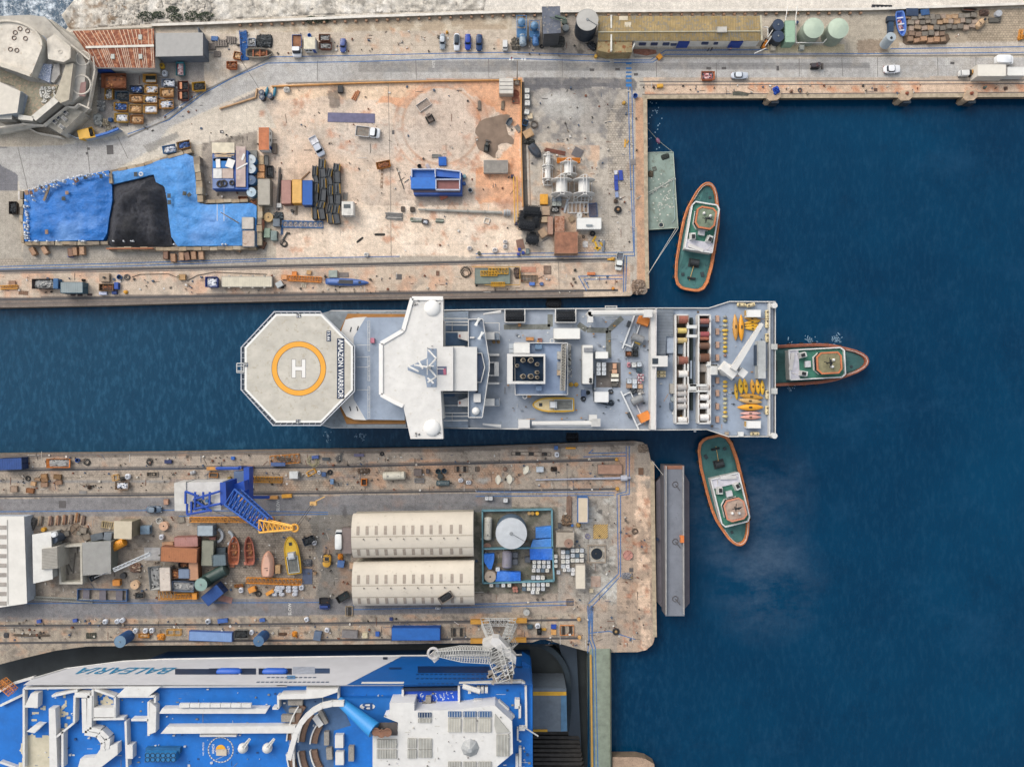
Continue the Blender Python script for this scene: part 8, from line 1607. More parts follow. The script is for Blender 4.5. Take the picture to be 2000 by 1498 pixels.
for(X_,Y_,n_)in((1460,430,26),(1700,415,26),(1290,850,22),(1270,470,8)):
 for i in range(n_):x,y=X_+rn.gauss(0,22),Y_+rn.gauss(0,20);b.bo(*W(x,y,-3)[:2],-2.99,ru_(.2,.9),ru_(.08,.25),.02,ru_(0,180))
reg('J')
for(X_,Y_,n_)in((1170,1340,18),(850,1340,12)):
 for i in range(n_):x,y=X_+rn.gauss(0,22),Y_+rn.gauss(0,20);b.bo(*W(x,y,-3)[:2],-2.99,ru_(.2,.9),ru_(.08,.2),.02,ru_(0,180))
reg('D')
for i in range(26):x,y=ru_(290,450),ru_(930,1400);b.bo(*W(x,y,-3)[:2],-2.99,.3,.25,.02,ru_(0,180))
b.bd('foam_flecks',m('7fa0b8',.6,.1),kind='stuff')
# === south pier ===
reg('M')
def vault(P,h,rise,c,nm,lb,rows,n=12):
 cx=sum(p[0]for p in P)/4;cy=sum(p[1]for p in P)/4;t=TH(nm,lb,'hall',(cx,cy,0));A,B,C,D=[Vector(p)for p in P]
 b=MB();b.pr([tuple(p)for p in inset(P,.2)],0,h);b.bd('wall',m('b8b0a0',.8,.3),t,ws=1)
 def pt(u,v,k=0):a=v*pi;y=.5-.5*cos(a);p=A.lerp(B,u).lerp(D.lerp(C,u),y);return(p.x,p.y,h+rise*sin(a)+k)
 b=MB();b.loft([[pt(u,v/14)for v in range(15)]for u in(0,.2,.4,.6,.8,1)]);b.bd('roof',m(c,.8,.1,.25,.2,0,'bfb3a2'),t,1,1)
 b=MB()
 for v in rows[1]:
  for i in range(60):b.add([pt(i/60,v,.04),pt((i+.9)/60,v,.04),pt((i+.9)/60,v+.012,.04),pt(i/60,v+.012,.04)],[(3,2,1,0)])
 b.bd('roof_seam',m('b4a998',.8),t,ws=1)
 for v0,v1 in rows[0]:
  for i in range(n):
   u=.055+i*(.9/n)+(i>9)*.016;s=.0125;b=MB();k=[v0+(v1-v0)*q/3 for q in range(4)]
   for a,d in zip(k,k[1:]):b.add([pt(u-s,a,.05),pt(u+s,a,.05),pt(u+s,d,.05),pt(u-s,d,.05)],[(3,2,1,0)])
   b.bd('skylight',m('a5988a',.6,.3,1.5),t,ws=1)
 b=MB()
 for i in range(8):q=pt(.1+i*.11,.52,.05);b.cyl(q[0],q[1],q[2],.16,.3,None,8)
 b.bd('vent_cap',m('7a7268'),t,ws=1);return t
reg('O');RR=(((.33,.46),(.68,.82)),(.48,.66))
vault(PY((240,630),(1355,612),(1358,1026),(245,1040),h=4),4,3.2,'d8cebe','barrel_roof_hall','upper of two cream barrel-roofed halls with rows of skylights',RR)
vault(PY((245,1078),(1362,1062),(1366,1475),(250,1485),h=4),4,3.2,'d8cebe','barrel_roof_hall','lower of two cream barrel-roofed halls with rows of skylights',RR)
reg('X')
A=[W(-40,1008,4)[:2],W(47,1008,4)[:2],W(53,1178,4)[:2],W(-40,1192,4)[:2]]
t=shed('hall','white gabled hall with a column of grey skylights, cut by the left edge','hall',A,4,m('b4bcc8',.7,.2),m('e4e0d8',.7,.12,.3),None)
for i in range(9):y=1030+i*18.5;b=MB();b.bo(*W(4,y,4)[:2],4.05,ML(18,4),ML(8,4),.06);b.bd('skylight',m('a49c94',.7,.3),t,ws=1)
reg('M')
b=MB();b.wa(PY((70,690),(75,1470),h=4),4,4.15,.15);b.bd('roof_seam',m('b8b4ac'),t,ws=1)
t=shed('workshop','narrow white workshop with a ribbed grey roof bay','workshop',PY((300,825),(475,800),(490,1240),(390,1290),(305,1270),h=5)[:2]+PY((490,1240),(310,1280),h=5),5,m('b4b4b0'),m('dedcd6',.7,.15))
b=MB();b.pr(PY((388,960),(530,938),(535,1140),(388,1152),h=5.6),0,5.6);b.bd('side_roof',m('b9b4aa',.8,.2),t,ws=1)
b=MB();[b.wa(PY((390,y),(532,y-12),h=5.6),5.6,5.7,.12)for y in range(965,1150,14)];b.bd('roof_ribs',m('98948c'),t,ws=1)
t=shed('ruin','roofless store with low pale walls and rubble inside','ruin',PY((540,930),(765,915),(770,1285),(555,1285),h=2.4),.2,m('8a8276'),m('9a9286',.9,.5,1))
b=MB();b.ring(PY((540,930),(765,915),(770,1285),(555,1285),h=2.4),.2,2.6,.5);b.bd('parapet',m('c8c2b4',.9,.3),t,ws=1)
b=MB();[b.bo(*W(x,y,.3)[:2],.25,ML(l),.2,.2,r)for x,y,l,r in((605,1060,110,88),(645,1120,110,-65),(690,1090,190,84),(590,1100,60,-50),(630,1170,60,-80),(720,970,60,90))];b.bd('beam',m('6a645c'),t,ws=1)
t=shed('shed','grey flat sheet-roofed shed right of the roofless store','shed',PY((765,900),(1030,885),(1032,1190),(770,1205),h=4),4,m('7c8078'),m('aaa8a2',.7,.15,.8));SL(t,'roof_ribs',*PY((765,900),(1030,885),(1032,1190),(770,1205),h=4),32,4.05,4.05,.07,m('bcbab6'))
t=shed('shed','square cream flat-roofed shed above the orange tank','shed',PY((1060,700),(1225,703),(1222,868),(1058,865),h=5),5,m('948a74'),m('c9bda6',.8,.12))
pu('vtank',495,870,80,100,0,'slate blue dust collector behind the narrow white workshop',c='4c5868',top='5c6878',h=4);pu('drum',497,828,50,40,0,'white round cap on the dust collector',z=4.3,c='e8eaec');pu('htank',1075,930,140,82,28,'bright orange horizontal tank beside the grey shed',c='e89a28',band='c07c30',h=3);pu('box',900,850,110,60,12,'dark slate roofed box above the grey shed',c='5c646c',h=2);pu('box',1000,845,70,70,-8,'grey sloping duct box left of the cream shed',c='747c84',h=2)
pu('drum',398,782,40,36,0,'yellow drum above the narrow white workshop',c='d8a030');pu('heap',275,730,90,130,-20,'pile of dark pipes and frames beside the white gabled hall',cO=('5c5a58','7a7470'))
for i,(x,y,c)in enumerate(((370,700,'8c8478'),(462,700,'8a6c60'),(528,695,'a07c64'),(592,690,'946c54'),(652,685,'8c7c70'),(708,672,'a4744c'),(765,695,'7a6458'))):pu('pile',x,y,95,46,84,'%s timber bundle from the left below the blue lane'%ORD[i],'timber bundles',c=c,n=5,cs=[c,'6a5a50','b49a80'],name='timber_bundle',cat='timber')
pu('cross',700,775,110,110,0,'large rusty round cover with crossed beams',c='7c6c5c')
for i,(x,y,l,c)in enumerate(((570,812,40,'6a6058'),(612,818,50,'7a746c'),(770,790,60,'8a8074'),(800,850,70,'84796c'),(860,850,56,'7a6c60'),(730,815,40,'8a8478'))):pu('crate',x,y,l,l*.85,(i*31)%50-20,'%s brown crate from the left near the round rusty cover'%ORD[i],'brown crates near the rusty cover',c=c)
pu('ladder',1000,738,120,60,-8,'zigzag wooden rack left of the cream shed',c='b8a47c',n=6);pu('bucket',1478,698,62,56,0,'white round tub above the copper-topped drum',c='d8d4cc',inn='b0aca4');pu('spool',1518,748,84,84,0,'copper-coloured cable drum beside the lane',c='d0a88c',core='8a7a6c');pu('bag',1495,852,42,50,0,'white bag with navy stripes below the cable drum')
pu('box',1345,785,84,72,0,'pale blue pump house on a square oily slab',c='7c92a4',h=1.6);pu('crate',1680,690,60,50,10,'pale stone with a dark wheel near the orange boom',c='8c8478',h=.4)
pu('truss',2150,690,780,46,-.3,'long orange lattice boom below the blue crane','orange lattice booms on the pier',c='d89440',n=22,h=.8,deck='b08048')
pu('container',1905,790,145,100,0,'pale blue-grey cabin roof near the concrete rings',c='6c7884',rO='a8b4bc',h=2.6)
reg('N')
for x,y in((585,830),(680,850)):b=MB();r0=ML(72);r1=ML(50);q=W(x,y,0);n=14;s=R(-75);b.loft([[(q[0]+rr_*cos(s+i*R(11)),q[1]+rr_*sin(s+i*R(11)),z)for rr_,z in((r0,0),(r0,.8),(r1,.8),(r1,0))]for i in range(n)]);solo('concrete_ring',('left'if x<600 else'right')+' of two curved concrete ring segments','concrete ring',b,m('b4b8bc',.9,.3),group='curved concrete ring segments')
for a in((300,895,220,92,2,'pinkish rusty container with a round rust stain','9a6a60','b08078'),(235,1015,340,135,-3,'large rust-orange container with dark round patches','8a5840','ae7048'),(500,1000,235,110,88,'mossy green-grey container beside the rusty ones','6a6c60','8c8c7c'),(370,1160,180,88,-88,'orange-tan container standing below the large rust-orange one','a06c4c','c09070'),(105,1240,220,104,-88,'white container roof flaked with rust','9a948c','d4c8bc'),(285,1190,110,88,0,'plain blue-grey container below the large rusty one','5c6c84','7c8ca4'),(605,1065,130,105,4,'slate container with a black hatch left of the red boats','46545c','64747c')):pu('container',a[0],a[1],a[2],a[3],a[4],a[5],c=a[6],rO=a[7],h=2.5 if a[0]!=235 else 3.6,rU=.25 if a[0]in(300,235,105)else .05)
for a in((15,1230,220,120,-84,'white-framed skip of grey scrap at the left of the container group','b4b4b0','g'),(265,1310,220,92,-3,'blue-edged open container full of dark rings','7c8ca4','g'),(195,1195,80,80,0,'small open container of reddish scrap','7a5a48','r'),(275,1110,90,50,0,'dark open bin with yellow frames','3c3c3e','r'),):
 pu('skip',a[0],a[1],a[2],a[3],a[4],a[5],c=a[6],fI=a[7],h=2,sD=a[0])
pu('plate',-12,1005,150,120,0,'pale concrete apron left of the large rusty container',c='b4b2b0');pu('box',130,920,100,44,2,'tan box between the pinkish container and the apron',c='b08868');pu('box',545,870,58,40,0,'brown-red box beside the curved rings',c='8a5a50');pu('box',625,980,85,60,0,'dark slate box with rounded lid above the slate container',c='38444c')
pu('vtank',440,1290,120,120,0,'leaning dark green round tank with a ribbed top',c='2c4440',top='8aa49c',h=5);pu('htank',560,1210,250,110,28,'dark green horizontal tank behind the leaning one',c='2e4440',band='3c4c48',h=3);pu('heap',640,1195,70,60,0,'orange-brown pump at the end of the dark green tank',cO=('8a6c3c','5c4a38'))
pu('truss',120,1390,150,80,0,'orange frame cage at the foot of the flaked container',c='d8963c',n=4,h=1.2);pu('truss',300,1400,200,46,2,'orange boom piece right of the orange cage',c='e0962c',n=8,h=.8);pu('box',380,1398,44,60,0,'orange end block on the boom piece',c='e09434');pu('container',545,1390,190,110,40,'deep blue tapering container below the dark green tank',c='17386c',rO='1d4a8c',h=3.2);pu('plate',667,1425,125,56,-14,'pinkish rusty plate lying on the lane',c='b08478')
pu('boat',745,975,260,104,88,'left of two rust-red open boats on the pier','rust-red open boats',c='b86c4c',inn='9c5c44',fI='r');pu('boat',888,975,265,92,94,'right of two rust-red open boats on the pier','rust-red open boats',c='a8604c',inn='8c5040',fI='r')
pu('box',728,1115,44,28,0,'small orange motor behind the left red boat',c='c07858',h=.5);pu('box',862,1092,46,28,8,'small orange motor behind the right red boat',c='c8806c',h=.5)
pu('lifeboat',1048,1110,240,112,88,'pale salmon enclosed lifeboat standing on the pier',c='d89c80',top='e4b49c',h=2.4);pu('box',1152,1150,44,76,0,'tan capsule box between the salmon and the yellow boats',c='c09a6c')
pu('workboat',1285,1020,345,135,98,'yellow work boat with grey well standing on the pier',c='e0b028',deck='e8bc38')
pu('truss',1115,1262,510,52,-2,'orange lattice boom lying below the salmon lifeboat','orange lattice booms on the pier',c='d88c2c',n=14,h=.8);pu('truss',1040,318,300,50,-1,'orange-brown lattice boom right of the blue crane leg','orange lattice booms on the pier',c='c0882c',n=12,h=.8)
G='white bulk bags in the block by the orange boom';i=0
for y,xs_ in((1322,(1150,1190,1250,1310)),(1352,(1135,1170,1250,1312)),(1384,(1120,1185,1308))):
 for j,x in enumerate(xs_):pu('bag',x,y,52,34,(i*17)%9-4,'%s bag in the %s row of the white bag block'%(ORD[j],{1322:'top',1352:'middle',1384:'bottom'}[y]),G,c='e4e6ec',hole='9aa0aa');i+=1
pu('bag',1370,1320,46,50,0,'white bag with dark hole right of the bag block',c='dcdfe6');pu('bag',808,1345,44,50,0,'white bag with navy mark beside the orange reel');pu('skip',790,1303,84,30,4,'narrow orange tray above the navy-marked bag',c='b8803c',fI='r',h=.6);pu('box',912,1340,64,46,20,'orange and white reel machine',c='e0943c');pu('coil',975,1375,60,80,0,'black hose coil right of the orange reel machine');pu('box',1078,1366,76,30,30,'orange hand winch left of the bag block',c='e09838')
pu('skip',1440,885,110,76,20,'dark open skip with a pink strip right of the yellow boat',c='48505c',fI='d');pu('bag',1490,905,40,44,0,'white bag against the dark open skip');pu('plate',1428,1215,90,140,0,'blue-grey plate with a pink edge below the yellow boat',c='58627a');pu('heap',1425,1095,90,70,0,'grey cable heap above the blue-grey plate',cO=('6c6c70','4a4a4c'));pu('drum',1495,1190,30,44,0,'brown drum beside the blue-grey plate',c='9a7c5c')
pu('forklift',1598,1055,145,76,88,'yellow forklift seen from above left of the cream halls');pu('van',1714,878,178,68,90,'white van parked against the upper cream hall',c='e8eae8');pu('heap',1730,1040,50,60,0,'orange and yellow equipment behind the white van',cO=('e08c2c','c89434'));pu('box',1738,1100,60,60,-8,'blue bin below the orange equipment',c='4a6ca0');pu('crate',1845,1118,56,56,0,'pale wooden box at the corner of the lower hall',c='c8a88c');pu('skip',1757,1408,125,64,32,'black slatted trailer near the lower hall',c='2c2c2e',fI=None);pu('container',1795,885,240,90,-90,'brown mottled canopy beside the upper hall',c='7c706c',rO='8a7c78',h=1.6)
pu('pickup',1580,1475,110,100,-90,'dark blue truck with a black bed on the lower lane',c='2c4484',bed='1c1e24',side='1c1e24')
pu('car',-10,597,150,62,0,'grey-blue car with white bonnet driving on the pier lane',c='56687c',rO='7c8a98');pu('crate',113,525,40,46,0,'tan crate on the lane left of the crane',c='b89078')
t=TH('portal_crane','blue portal crane with white machine house and yellow-tipped lattice jib','crane',W(780,360,0),0)
def cb(nm,P_,z0,z1,c,**k):b=MB();b.pr(PY(*P_,h=z1),z0,z1);return b.bd(nm,m(c,.5,.2,.6,**k),t,ws=1)
cb('leg_beam',((835,205),(888,205),(888,505),(842,505)),6,9,'1c50b4');cb('cross_beam',((690,375),(840,330),(850,420),(700,440)),9,12,'1e54bc');cb('portal_platform',((745,240),(838,235),(838,330),(745,345)),4,6,'5c7090')
for x,y in((560,212),(870,205),(860,500),(1100,480)):b=MB();b.tu(W(x,y,0),W(865 if y>300 else 800,y,6),.45,6);b.bd('leg',m('2450a8',.5,.2),t,ws=1);b=MB();b.bo(*W(x,y,.2)[:2],.1,3.2,.8,.9);b.bd('bogie',m('d0944c',.6,.3),t,ws=1)
cb('machine_house',((195,345),(640,335),(625,600),(195,608)),12,17,'d2cfcb');cb('counterweight',((190,350),(300,338),(300,608),(195,605)),12,17.3,'cdc9c2',rU=.15,rc='8a8680');cb('slewing_column',((615,345),(668,340),(678,545),(620,560)),10,17.5,'1c4aa8')
b=MB()
for a,c in(((295,425),(415,470)),((370,500),(615,425)),((370,590),(620,540)),((460,430),(460,500)),((520,430),(520,560)),((295,425),(295,540)),((385,430),(385,600)),((310,540),(310,640)),((350,520),(350,640)),((310,640),(530,600)),((400,520),(540,610))):b.tu(W(*a,18),W(*c,18),.28,5)
b.bd('a_frame',m('1e4cac',.5),t,ws=1)
b=MB();[b.bo(*W(ru_(330,520),ru_(505,600),18)[:2],17.2,ru_(.5,1.4),.6,.6,ru_(0,90),1,i%3)for i in range(16)];b.bd('winch_gear',[m('2c3c54'),m('3c6c9c'),m('8c9098')],t,ws=1)
b=MB();b.tr(W(735,480,17),W(1050,735,21),ML(175,19),2.4,ML(130,20),1.8,10,.16);b.bd('jib',m('2a5cb0',.5,.2),t,ws=1)
b=MB();b.tr(W(1000,745,21),W(1300,765,24),ML(115,22),1.6,ML(30,24),.6,7,.15);b.bd('jib_tip',m('f0b450',.5,.1),t,ws=1);b=MB();b.to(*W(1310,765,24),.8,.25,12,6);b.bd('sheave',m('e8a848'),t,ws=1)
b=MB();b.tu(W(1340,755,24),W(1490,540,8),.06,4);b.tu(W(1320,745,24),W(1480,530,8),.06,4);b.tu(W(540,600,17),W(1000,780,21),.06,4);b.bd('cable',m('3c3c40'),t,ws=1);b=MB();b.bo(*W(1490,535,8),1.6,.9,1.0);b.tu(W(1500,520,8.4),W(1590,475,9),.14);b.bd('hook_block',m('dcb070'),t,ws=1)
reg('N')
pu('truss',1215,130,270,80,4,'orange lattice A-frame lying at the water edge',c='c07c2c',n=6,h=1);pu('box',1155,175,130,32,0,'navy and white winch below the orange A-frame',c='4c6494');pu('ladder',1210,128,120,30,-4,'black grating inside the orange A-frame',c='3a3a38',z=1.2)
pu('ladder',555,275,80,44,-3,'orange-framed grating left of the blue crane',c='3c3a36',frame='c07c34',n=7);pu('box',1300,275,78,64,0,'white cube cabin right of the crane leg',c='d4d6d4',h=1.6);pu('frame',1462,252,80,40,28,'yellow wedge-shaped steel frame',c='e0a028',n=1);pu('bag',1535,252,32,36,20,'white bag right of the yellow wedge frame');pu('box',1580,268,40,40,0,'navy box right of the white bag',c='3c5884',h=.6);pu('tyre',1634,250,50,50,0,'black tyre near the yellow wedge frame');pu('ladder',1953,342,52,62,0,'upright orange open frame',c='3a3028',frame='d87c24',n=1,h=1.2)
pu('box',1655,335,34,48,0,'pale blue small rack',c='6c8cb0',h=.8);pu('pallets',1710,360,76,36,0,'grey pallet right of the pale blue rack',c='8c8680',h=.3);pu('bag',357,252,50,34,20,'white sheet bundle left of the crane',c='dcdcdc');pu('box',735,118,34,30,0,'small bright blue box on the upper track',c='2c64b8',h=.6);pu('box',133,150,66,32,0,'navy open box on the upper track',c='1e2c5c',h=.6);pu('box',1500,108,60,30,5,'blue pump and hose near the water edge',c='4c64a4',h=.6);pu('box',1600,125,70,26,0,'dark tray near the blue pump',c='4c545c',h=.4);pu('coil',1480,150,110,56,0,'pale yellow hose loop below the blue pump',c='b8b08c');pu('box',1235,470,90,34,4,'yellow winch beside the crane rail',c='d89a30',h=.8);pu('drum',700,308,36,34,0,'brown-yellow drum beside the crane leg',c='8a7434')
reg('M')
pu('container',95,172,215,110,2,'blue container cut by the left edge of the pier',c='16325e',rO='1d4688',h=2.8);pu('skip',540,165,220,84,0,'orange cradle with a grey slab at the upper left of the pier',c='e0863a',fI='g',h=1,n=6);pu('bucket',715,138,40,30,0,'small blue tub right of the orange cradle',c='2c58a0');pu('coil',805,155,80,64,0,'dark hose coil right of the blue tub',c='3a3a3a');pu('coil',1385,155,64,56,0,'second dark hose coil further right on the track',c='3c3c3c');pu('coil',260,308,50,40,0,'small dark hose coil among the crates',c='3c3a38')
for i,(x,y,l,w_,c)in enumerate(((305,355,44,36,'c8a078'),(405,285,56,40,'a07850'),(345,315,50,26,'9a7c60'),(410,320,60,40,'8a6848'),(408,365,60,40,'9c7c64'),(530,292,70,42,'7a5c3c'),(540,345,60,40,'94745c'),(125,405,60,56,'a48c78'),(275,420,70,44,'8c5c38'))):pu('crate',x,y,l,w_,(i*13)%20-10,'%s wooden crate of the scatter at the left end of the pier'%ORD[i],'scattered wooden crates',c=c,h=.7)
pu('skip',1130,375,125,72,-2,'tan open skip with a heap of white rubbish',c='a08468',fI='w');pu('bag',1180,290,50,50,0,'white bag above the tan skip');pu('frame',1068,300,50,50,10,'yellow bent frame above the tan skip',c='c8943c',n=1);pu('heap',1130,310,50,40,0,'dark scrap between the yellow frame and the bag',cO=('4c4844','8a8a88'));pu('ladder',1412,268,100,42,0,'black slatted pit cover on the pier',c='2c2a26',frame='9a8c7c',n=7);pu('plate',770,435,70,30,0,'grey slab near the lane',c='84807c');pu('heap',820,390,30,40,0,'small rust-brown scrap near the grey slab',cO=('5c4c40',))
pu('truss',590,1430,540,30,-3,'long pale ladder lying by the lower lane',c='a4a49c',n=26,h=.5);pu('ladder',945,1390,460,110,-1,'blue rectangular steel pontoon frame',c='6c6870',frame='4c6c98',n=3,h=1);pu('box',1078,1275,64,56,0,'orange pump left of the wooden spool',c='d88c38');pu('spool',1248,1295,80,90,0,'wooden cable spool below the pallet heap',c='dcb894');pu('drum',1140,1210,56,40,0,'dark barrel near the pallet heap',c='3c3a3a');pu('heap',1250,1140,110,90,0,'heap of small brown blocks on pallets',cO=('8a6c5c','c8b49c','5c4638'),n=46);pu('skip',1293,1395,80,60,0,'grey-brown open crate with a dark hole',c='8a8078',fI='d');pu('skip',865,1225,70,50,30,'navy machine under the edge of the grey shed',c='2c3c4c',fI='d')
t=TH('lamp_mast','tall white lamp mast leaning from the grey shed','lamp mast',W(1060,1150,0));b=MB();b.tu(W(1050,1155,0),(W(1050,1155,0)[0]+1.2,W(1050,1155,0)[1]+.8,11),.18,8,0,.1);b.bd('mast',m('c8ccd0'),t,ws=1);b=MB();b.tr(W(1060,1155,5),W(1395,1005,5),.8,.4,None,None,9,.09);b.bd('boom',m('c8ccd0'),t,ws=1)
reg('O')
pu('htank',612,284,215,78,2,'cream rounded tank trailer on the pier','',c='d8d2c0',h=2.4);pu('box',835,250,72,60,0,'brown-grey box right of the cream tank',c='6c605c');pu('box',928,240,28,40,0,'small dark box near the teal reels',c='4c4444');pu('ladder',850,325,90,40,0,'grey grating below the brown-grey box',c='8a8a8c');pu('bucket',1025,240,50,48,0,'left teal reel above the grey tank',c='2c4c54');pu('bucket',1082,236,46,42,0,'right teal reel above the grey tank',c='26465c');pu('drum',1045,288,56,48,0,'dark drum below the teal reels',c='2c3434');pu('htank',1070,352,130,56,0,'slate-grey horizontal tank near the white bags',c='4c5c60');pu('bag',1235,325,46,40,10,'white bag with dark stripe, left of two');pu('bag',1308,345,50,40,0,'white bag with dark stripe, right of two')
G='cream propeller blades'
for x,y,l,w_,r,lb in((1585,320,98,60,88,'left of the lower two cream blades'),(1690,315,98,64,94,'right of the lower two cream blades'),(1843,230,96,62,68,'upper right cream blade')):pu('blade',x,y,l,w_,r,lb,G)
pu('ladder',1240,220,126,60,0,'dark open pit with a brown surround',c='1c1a18',frame='8a6c54',n=2,h=.2);pu('ladder',1390,220,40,44,0,'small square dark grating',c='4c443e',n=3,h=.15);pu('bollard',1648,222,40,36,0,'rusty capstan near the cream blades',c='8a6a58');pu('heap',330,240,120,56,0,'rusty engine blocks near the cream tank',cO=('6c5a4c','8a7464','b4aca4'));pu('box',290,90,90,26,0,'grey-violet box at the water edge',c='6c6884',h=.4);pu('tyre',503,78,40,36,0,'small tyre at the water edge');pu('ladder',1890,78,370,36,-1,'very long dark trench beside the ship side',c='262422',frame='5a4e48',n=3,h=.12)
for x,y,l,lb in((1478,492,38,'left white cube tank above the tank farm'),(1515,492,38,'right white cube tank above the tank farm'),(1652,510,44,'greyish cube tank above the large round tank')):pu('ibc',x,y,l,l,0,lb,c='dcdcdc')
t=pu('skip',1097,1412,140,72,32,'dark open trough lying on the lower cream hall roof',None,z=6.6,c='8a8078',fI='d',h=.8,n=3)
reg('Q')
t=TH('bund_wall','teal-railed enclosure wall round the tank farm','wall',W(430,1250,0))
for p_ in(((100,605),(750,592),(755,950),(770,1255),(110,1275),(105,605)),((110,958),(765,945))):b=MB();b.wa(PY(*p_,h=1),0,1.3,.4);b.bd('teal_rail',m('6a98a4',.7,.35),t,ws=1)
pu('vtank',374,815,290,290,0,'very large pale round tank in the tank farm',c='5c7084',top='c2c6ca',h=6.5,rail=1,cone=.08);pu('htank',157,772,215,72,88,'white upright capsule tank left of the large round tank',c='d4d0c4');pu('cross',150,942,72,72,0,'pinkish brown round cover below the capsule tank',c='b49080');pu('htank',334,1065,160,90,88,'grey-violet horizontal tank below the large round tank',c='8c8894',h=2.4);pu('spool',178,1218,104,104,0,'round mottled tank top in the lower left of the tank farm',c='b8a898',h=1.8);pu('ibc',248,1150,40,50,0,'white cube tank above the low blue tarpaulin',c='dce0e4')
for x,y,lb in((408,1018,'upper'),(408,1080,'lower'),(527,1060,'right-hand')):pu('ibc',x,y,56,56,0,lb+' dark grey cube tank beside the violet tank','dark grey cube tanks',c='5c6068')
for x,c in((540,'b09060'),(572,'b89048'),(615,'e8b028')):pu('drum',x,630,34,40,0,{540:'tan',572:'ochre',615:'bright yellow'}[x]+' machine in the row at the top of the tank farm',c=c)
for i,(p_,lb)in enumerate(((((600,765),(745,750),(745,855),(600,862)),'highest blue tarpaulin in the tank farm'),(((575,880),(745,862),(745,942),(553,945)),'second blue tarpaulin in the tank farm'),(((545,960),(755,955),(755,1062),(548,1060)),'large bright blue tarpaulin in the middle of the farm'),(((118,1010),(215,1005),(215,1060),(190,1150),(165,1150),(120,1080)),'small torn blue tarpaulin at the left of the farm'),(((245,1168),(460,1178),(460,1258),(225,1262)),'long blue tarpaulin along the bottom wall of the farm'))):tarp(PY(*p_,h=1.5),lb,('3c86dc','4a90e0','1f70dc','2a78dc','2474e0')[i],2.4,.2,wr=.3,sD=i+20)
G='white cube tanks of the tank farm';k=0
cc=('e0e0dc','d8d4c8','e4e4e4','c4c8cc','dcd8d0')
def grid(x0,y0,nx_,ny_,dx,dy,where,skip_=(),g=G):
 global k
 for j in range(ny_):
  for i in range(nx_):
   if(i,j)in skip_:continue
   k+=1;pu('ibc',x0+i*dx,y0+j*dy,dx-2,dy-2,0,'%s cube tank of row %s %s'%(ORD[i],('one','two','three','four','five','six')[j],where),g,c=cc[(i*3+j*5+k)%5]if(k*7)%11 else'5c7080')
grid(588,1083,4,2,44,40,'just below the large blue tarpaulin');grid(582,1160,4,1,42,40,'staggered beneath the blue tarpaulin block');grid(578,1228,3,1,44,42,'against the bottom wall inside the farm');grid(492,1292,6,2,44,40,'outside the bottom wall of the farm',((5,1),));grid(572,1362,2,1,44,38,'lowest pair outside the farm')
grid(788,1030,1,3,36,44,'in the narrow column right of the farm wall');grid(855,990,2,4,42,44,'in the left part of the big outside stack');grid(945,975,3,3,42,46,'in the upper right part of the big outside stack');grid(868,1155,3,1,40,42,'in the lower part of the big outside stack');grid(946,1190,1,1,38,44,'at the foot of the big outside stack');grid(812,1178,1,1,38,44,'alone below the narrow column')
grid(188,1297,4,1,56,40,'spread out below the left half of the farm')
for i,(x,y)in enumerate(((395,1325),(420,1325),(400,1350),(425,1350))):pu('drum',x,y,24,24,0,'%s of four reddish drums below the tank farm'%ORD[i],'reddish drums below the farm',c='b07868')
pu('container',1040,600,235,94,-90,'cream container with a blue edge right of the tank farm',c='3c74b8',rO='d4c4ac',h=2.7,v=.1);pu('container',1015,1220,225,90,-90,'cream ribbed container in front of the outside cube tanks',c='b4aca0',rO='dcd2c0',h=2.7,v=.1);pu('cabin',875,875,165,135,0,'beige flat hut with a round cover beside the farm',rO='b4a898',c='8c8478');pu('spool',907,908,84,76,0,'brown round cover on the beige hut',z=2.6,c='9a7c6c',h=.2)
pu('pile',912,565,200,56,90,'rust-brown frame of beams beside the cream container',c='8a7060',n=3);pu('heap',890,700,90,110,0,'rusty pipes and valves below the beam frame',cO=('7a6450','9a7c60','4c4640'),n=46);pu('bollard',1000,742,44,40,0,'ochre capstan below the cream container',c='a8843c');pu('box',940,742,22,22,0,'tiny blue box beside the ochre capstan',c='3c70b8',h=.4);pu('box',823,745,30,40,0,'dark grey drum box at the farm corner',c='4a4c50')
b=MB();q=W(1202,798,0);P_=ML(132)/2;
for i in range(-9,10):
 o=i*P_*.32;a=[(-P_,o-P_),(P_,o+P_)];a=[(max(-P_,min(P_,x-0)),y)for x,y in a];x0,x1=max(-P_,-P_-o),min(P_,P_-o)
 if x1-x0>.3:b.wa([(q[0]+x0,q[1]+x0+o),(q[0]+x1,q[1]+x1+o)],.1,.14,.2)
t=solo('hazard_plate','square steel plate with diagonal yellow stripes','plate',b,m('d8b060',.8,.3,1));b=MB();b.bo(q[0],q[1],.02,P_*2.05,P_*2.05,.08);o=b.bd('base_plate',m('8a7a64'),t);o.location=(-t.location.x,-t.location.y,-t.location.z)
t=TH('inspection_pit','round dark pit inside a square frame','pit',W(1168,1000,0));b=MB();a=ML(85);q=W(1168,1005,0);b.ring([(q[0]-a,q[1]-a),(q[0]+a,q[1]-a),(q[0]+a,q[1]+a),(q[0]-a,q[1]+a)],0,.3,.3);b.bd('frame',m('9c8f80',.9),t,ws=1);b=MB();b.cyl(q[0],q[1],.02,ML(56),.06,None,30);b.bd('opening',m('16202a',.4,.3),t,ws=1);b=MB();b.to(q[0],q[1],.12,ML(57),.12,30,5);b.bd('rim',m('a8a090'),t,ws=1)
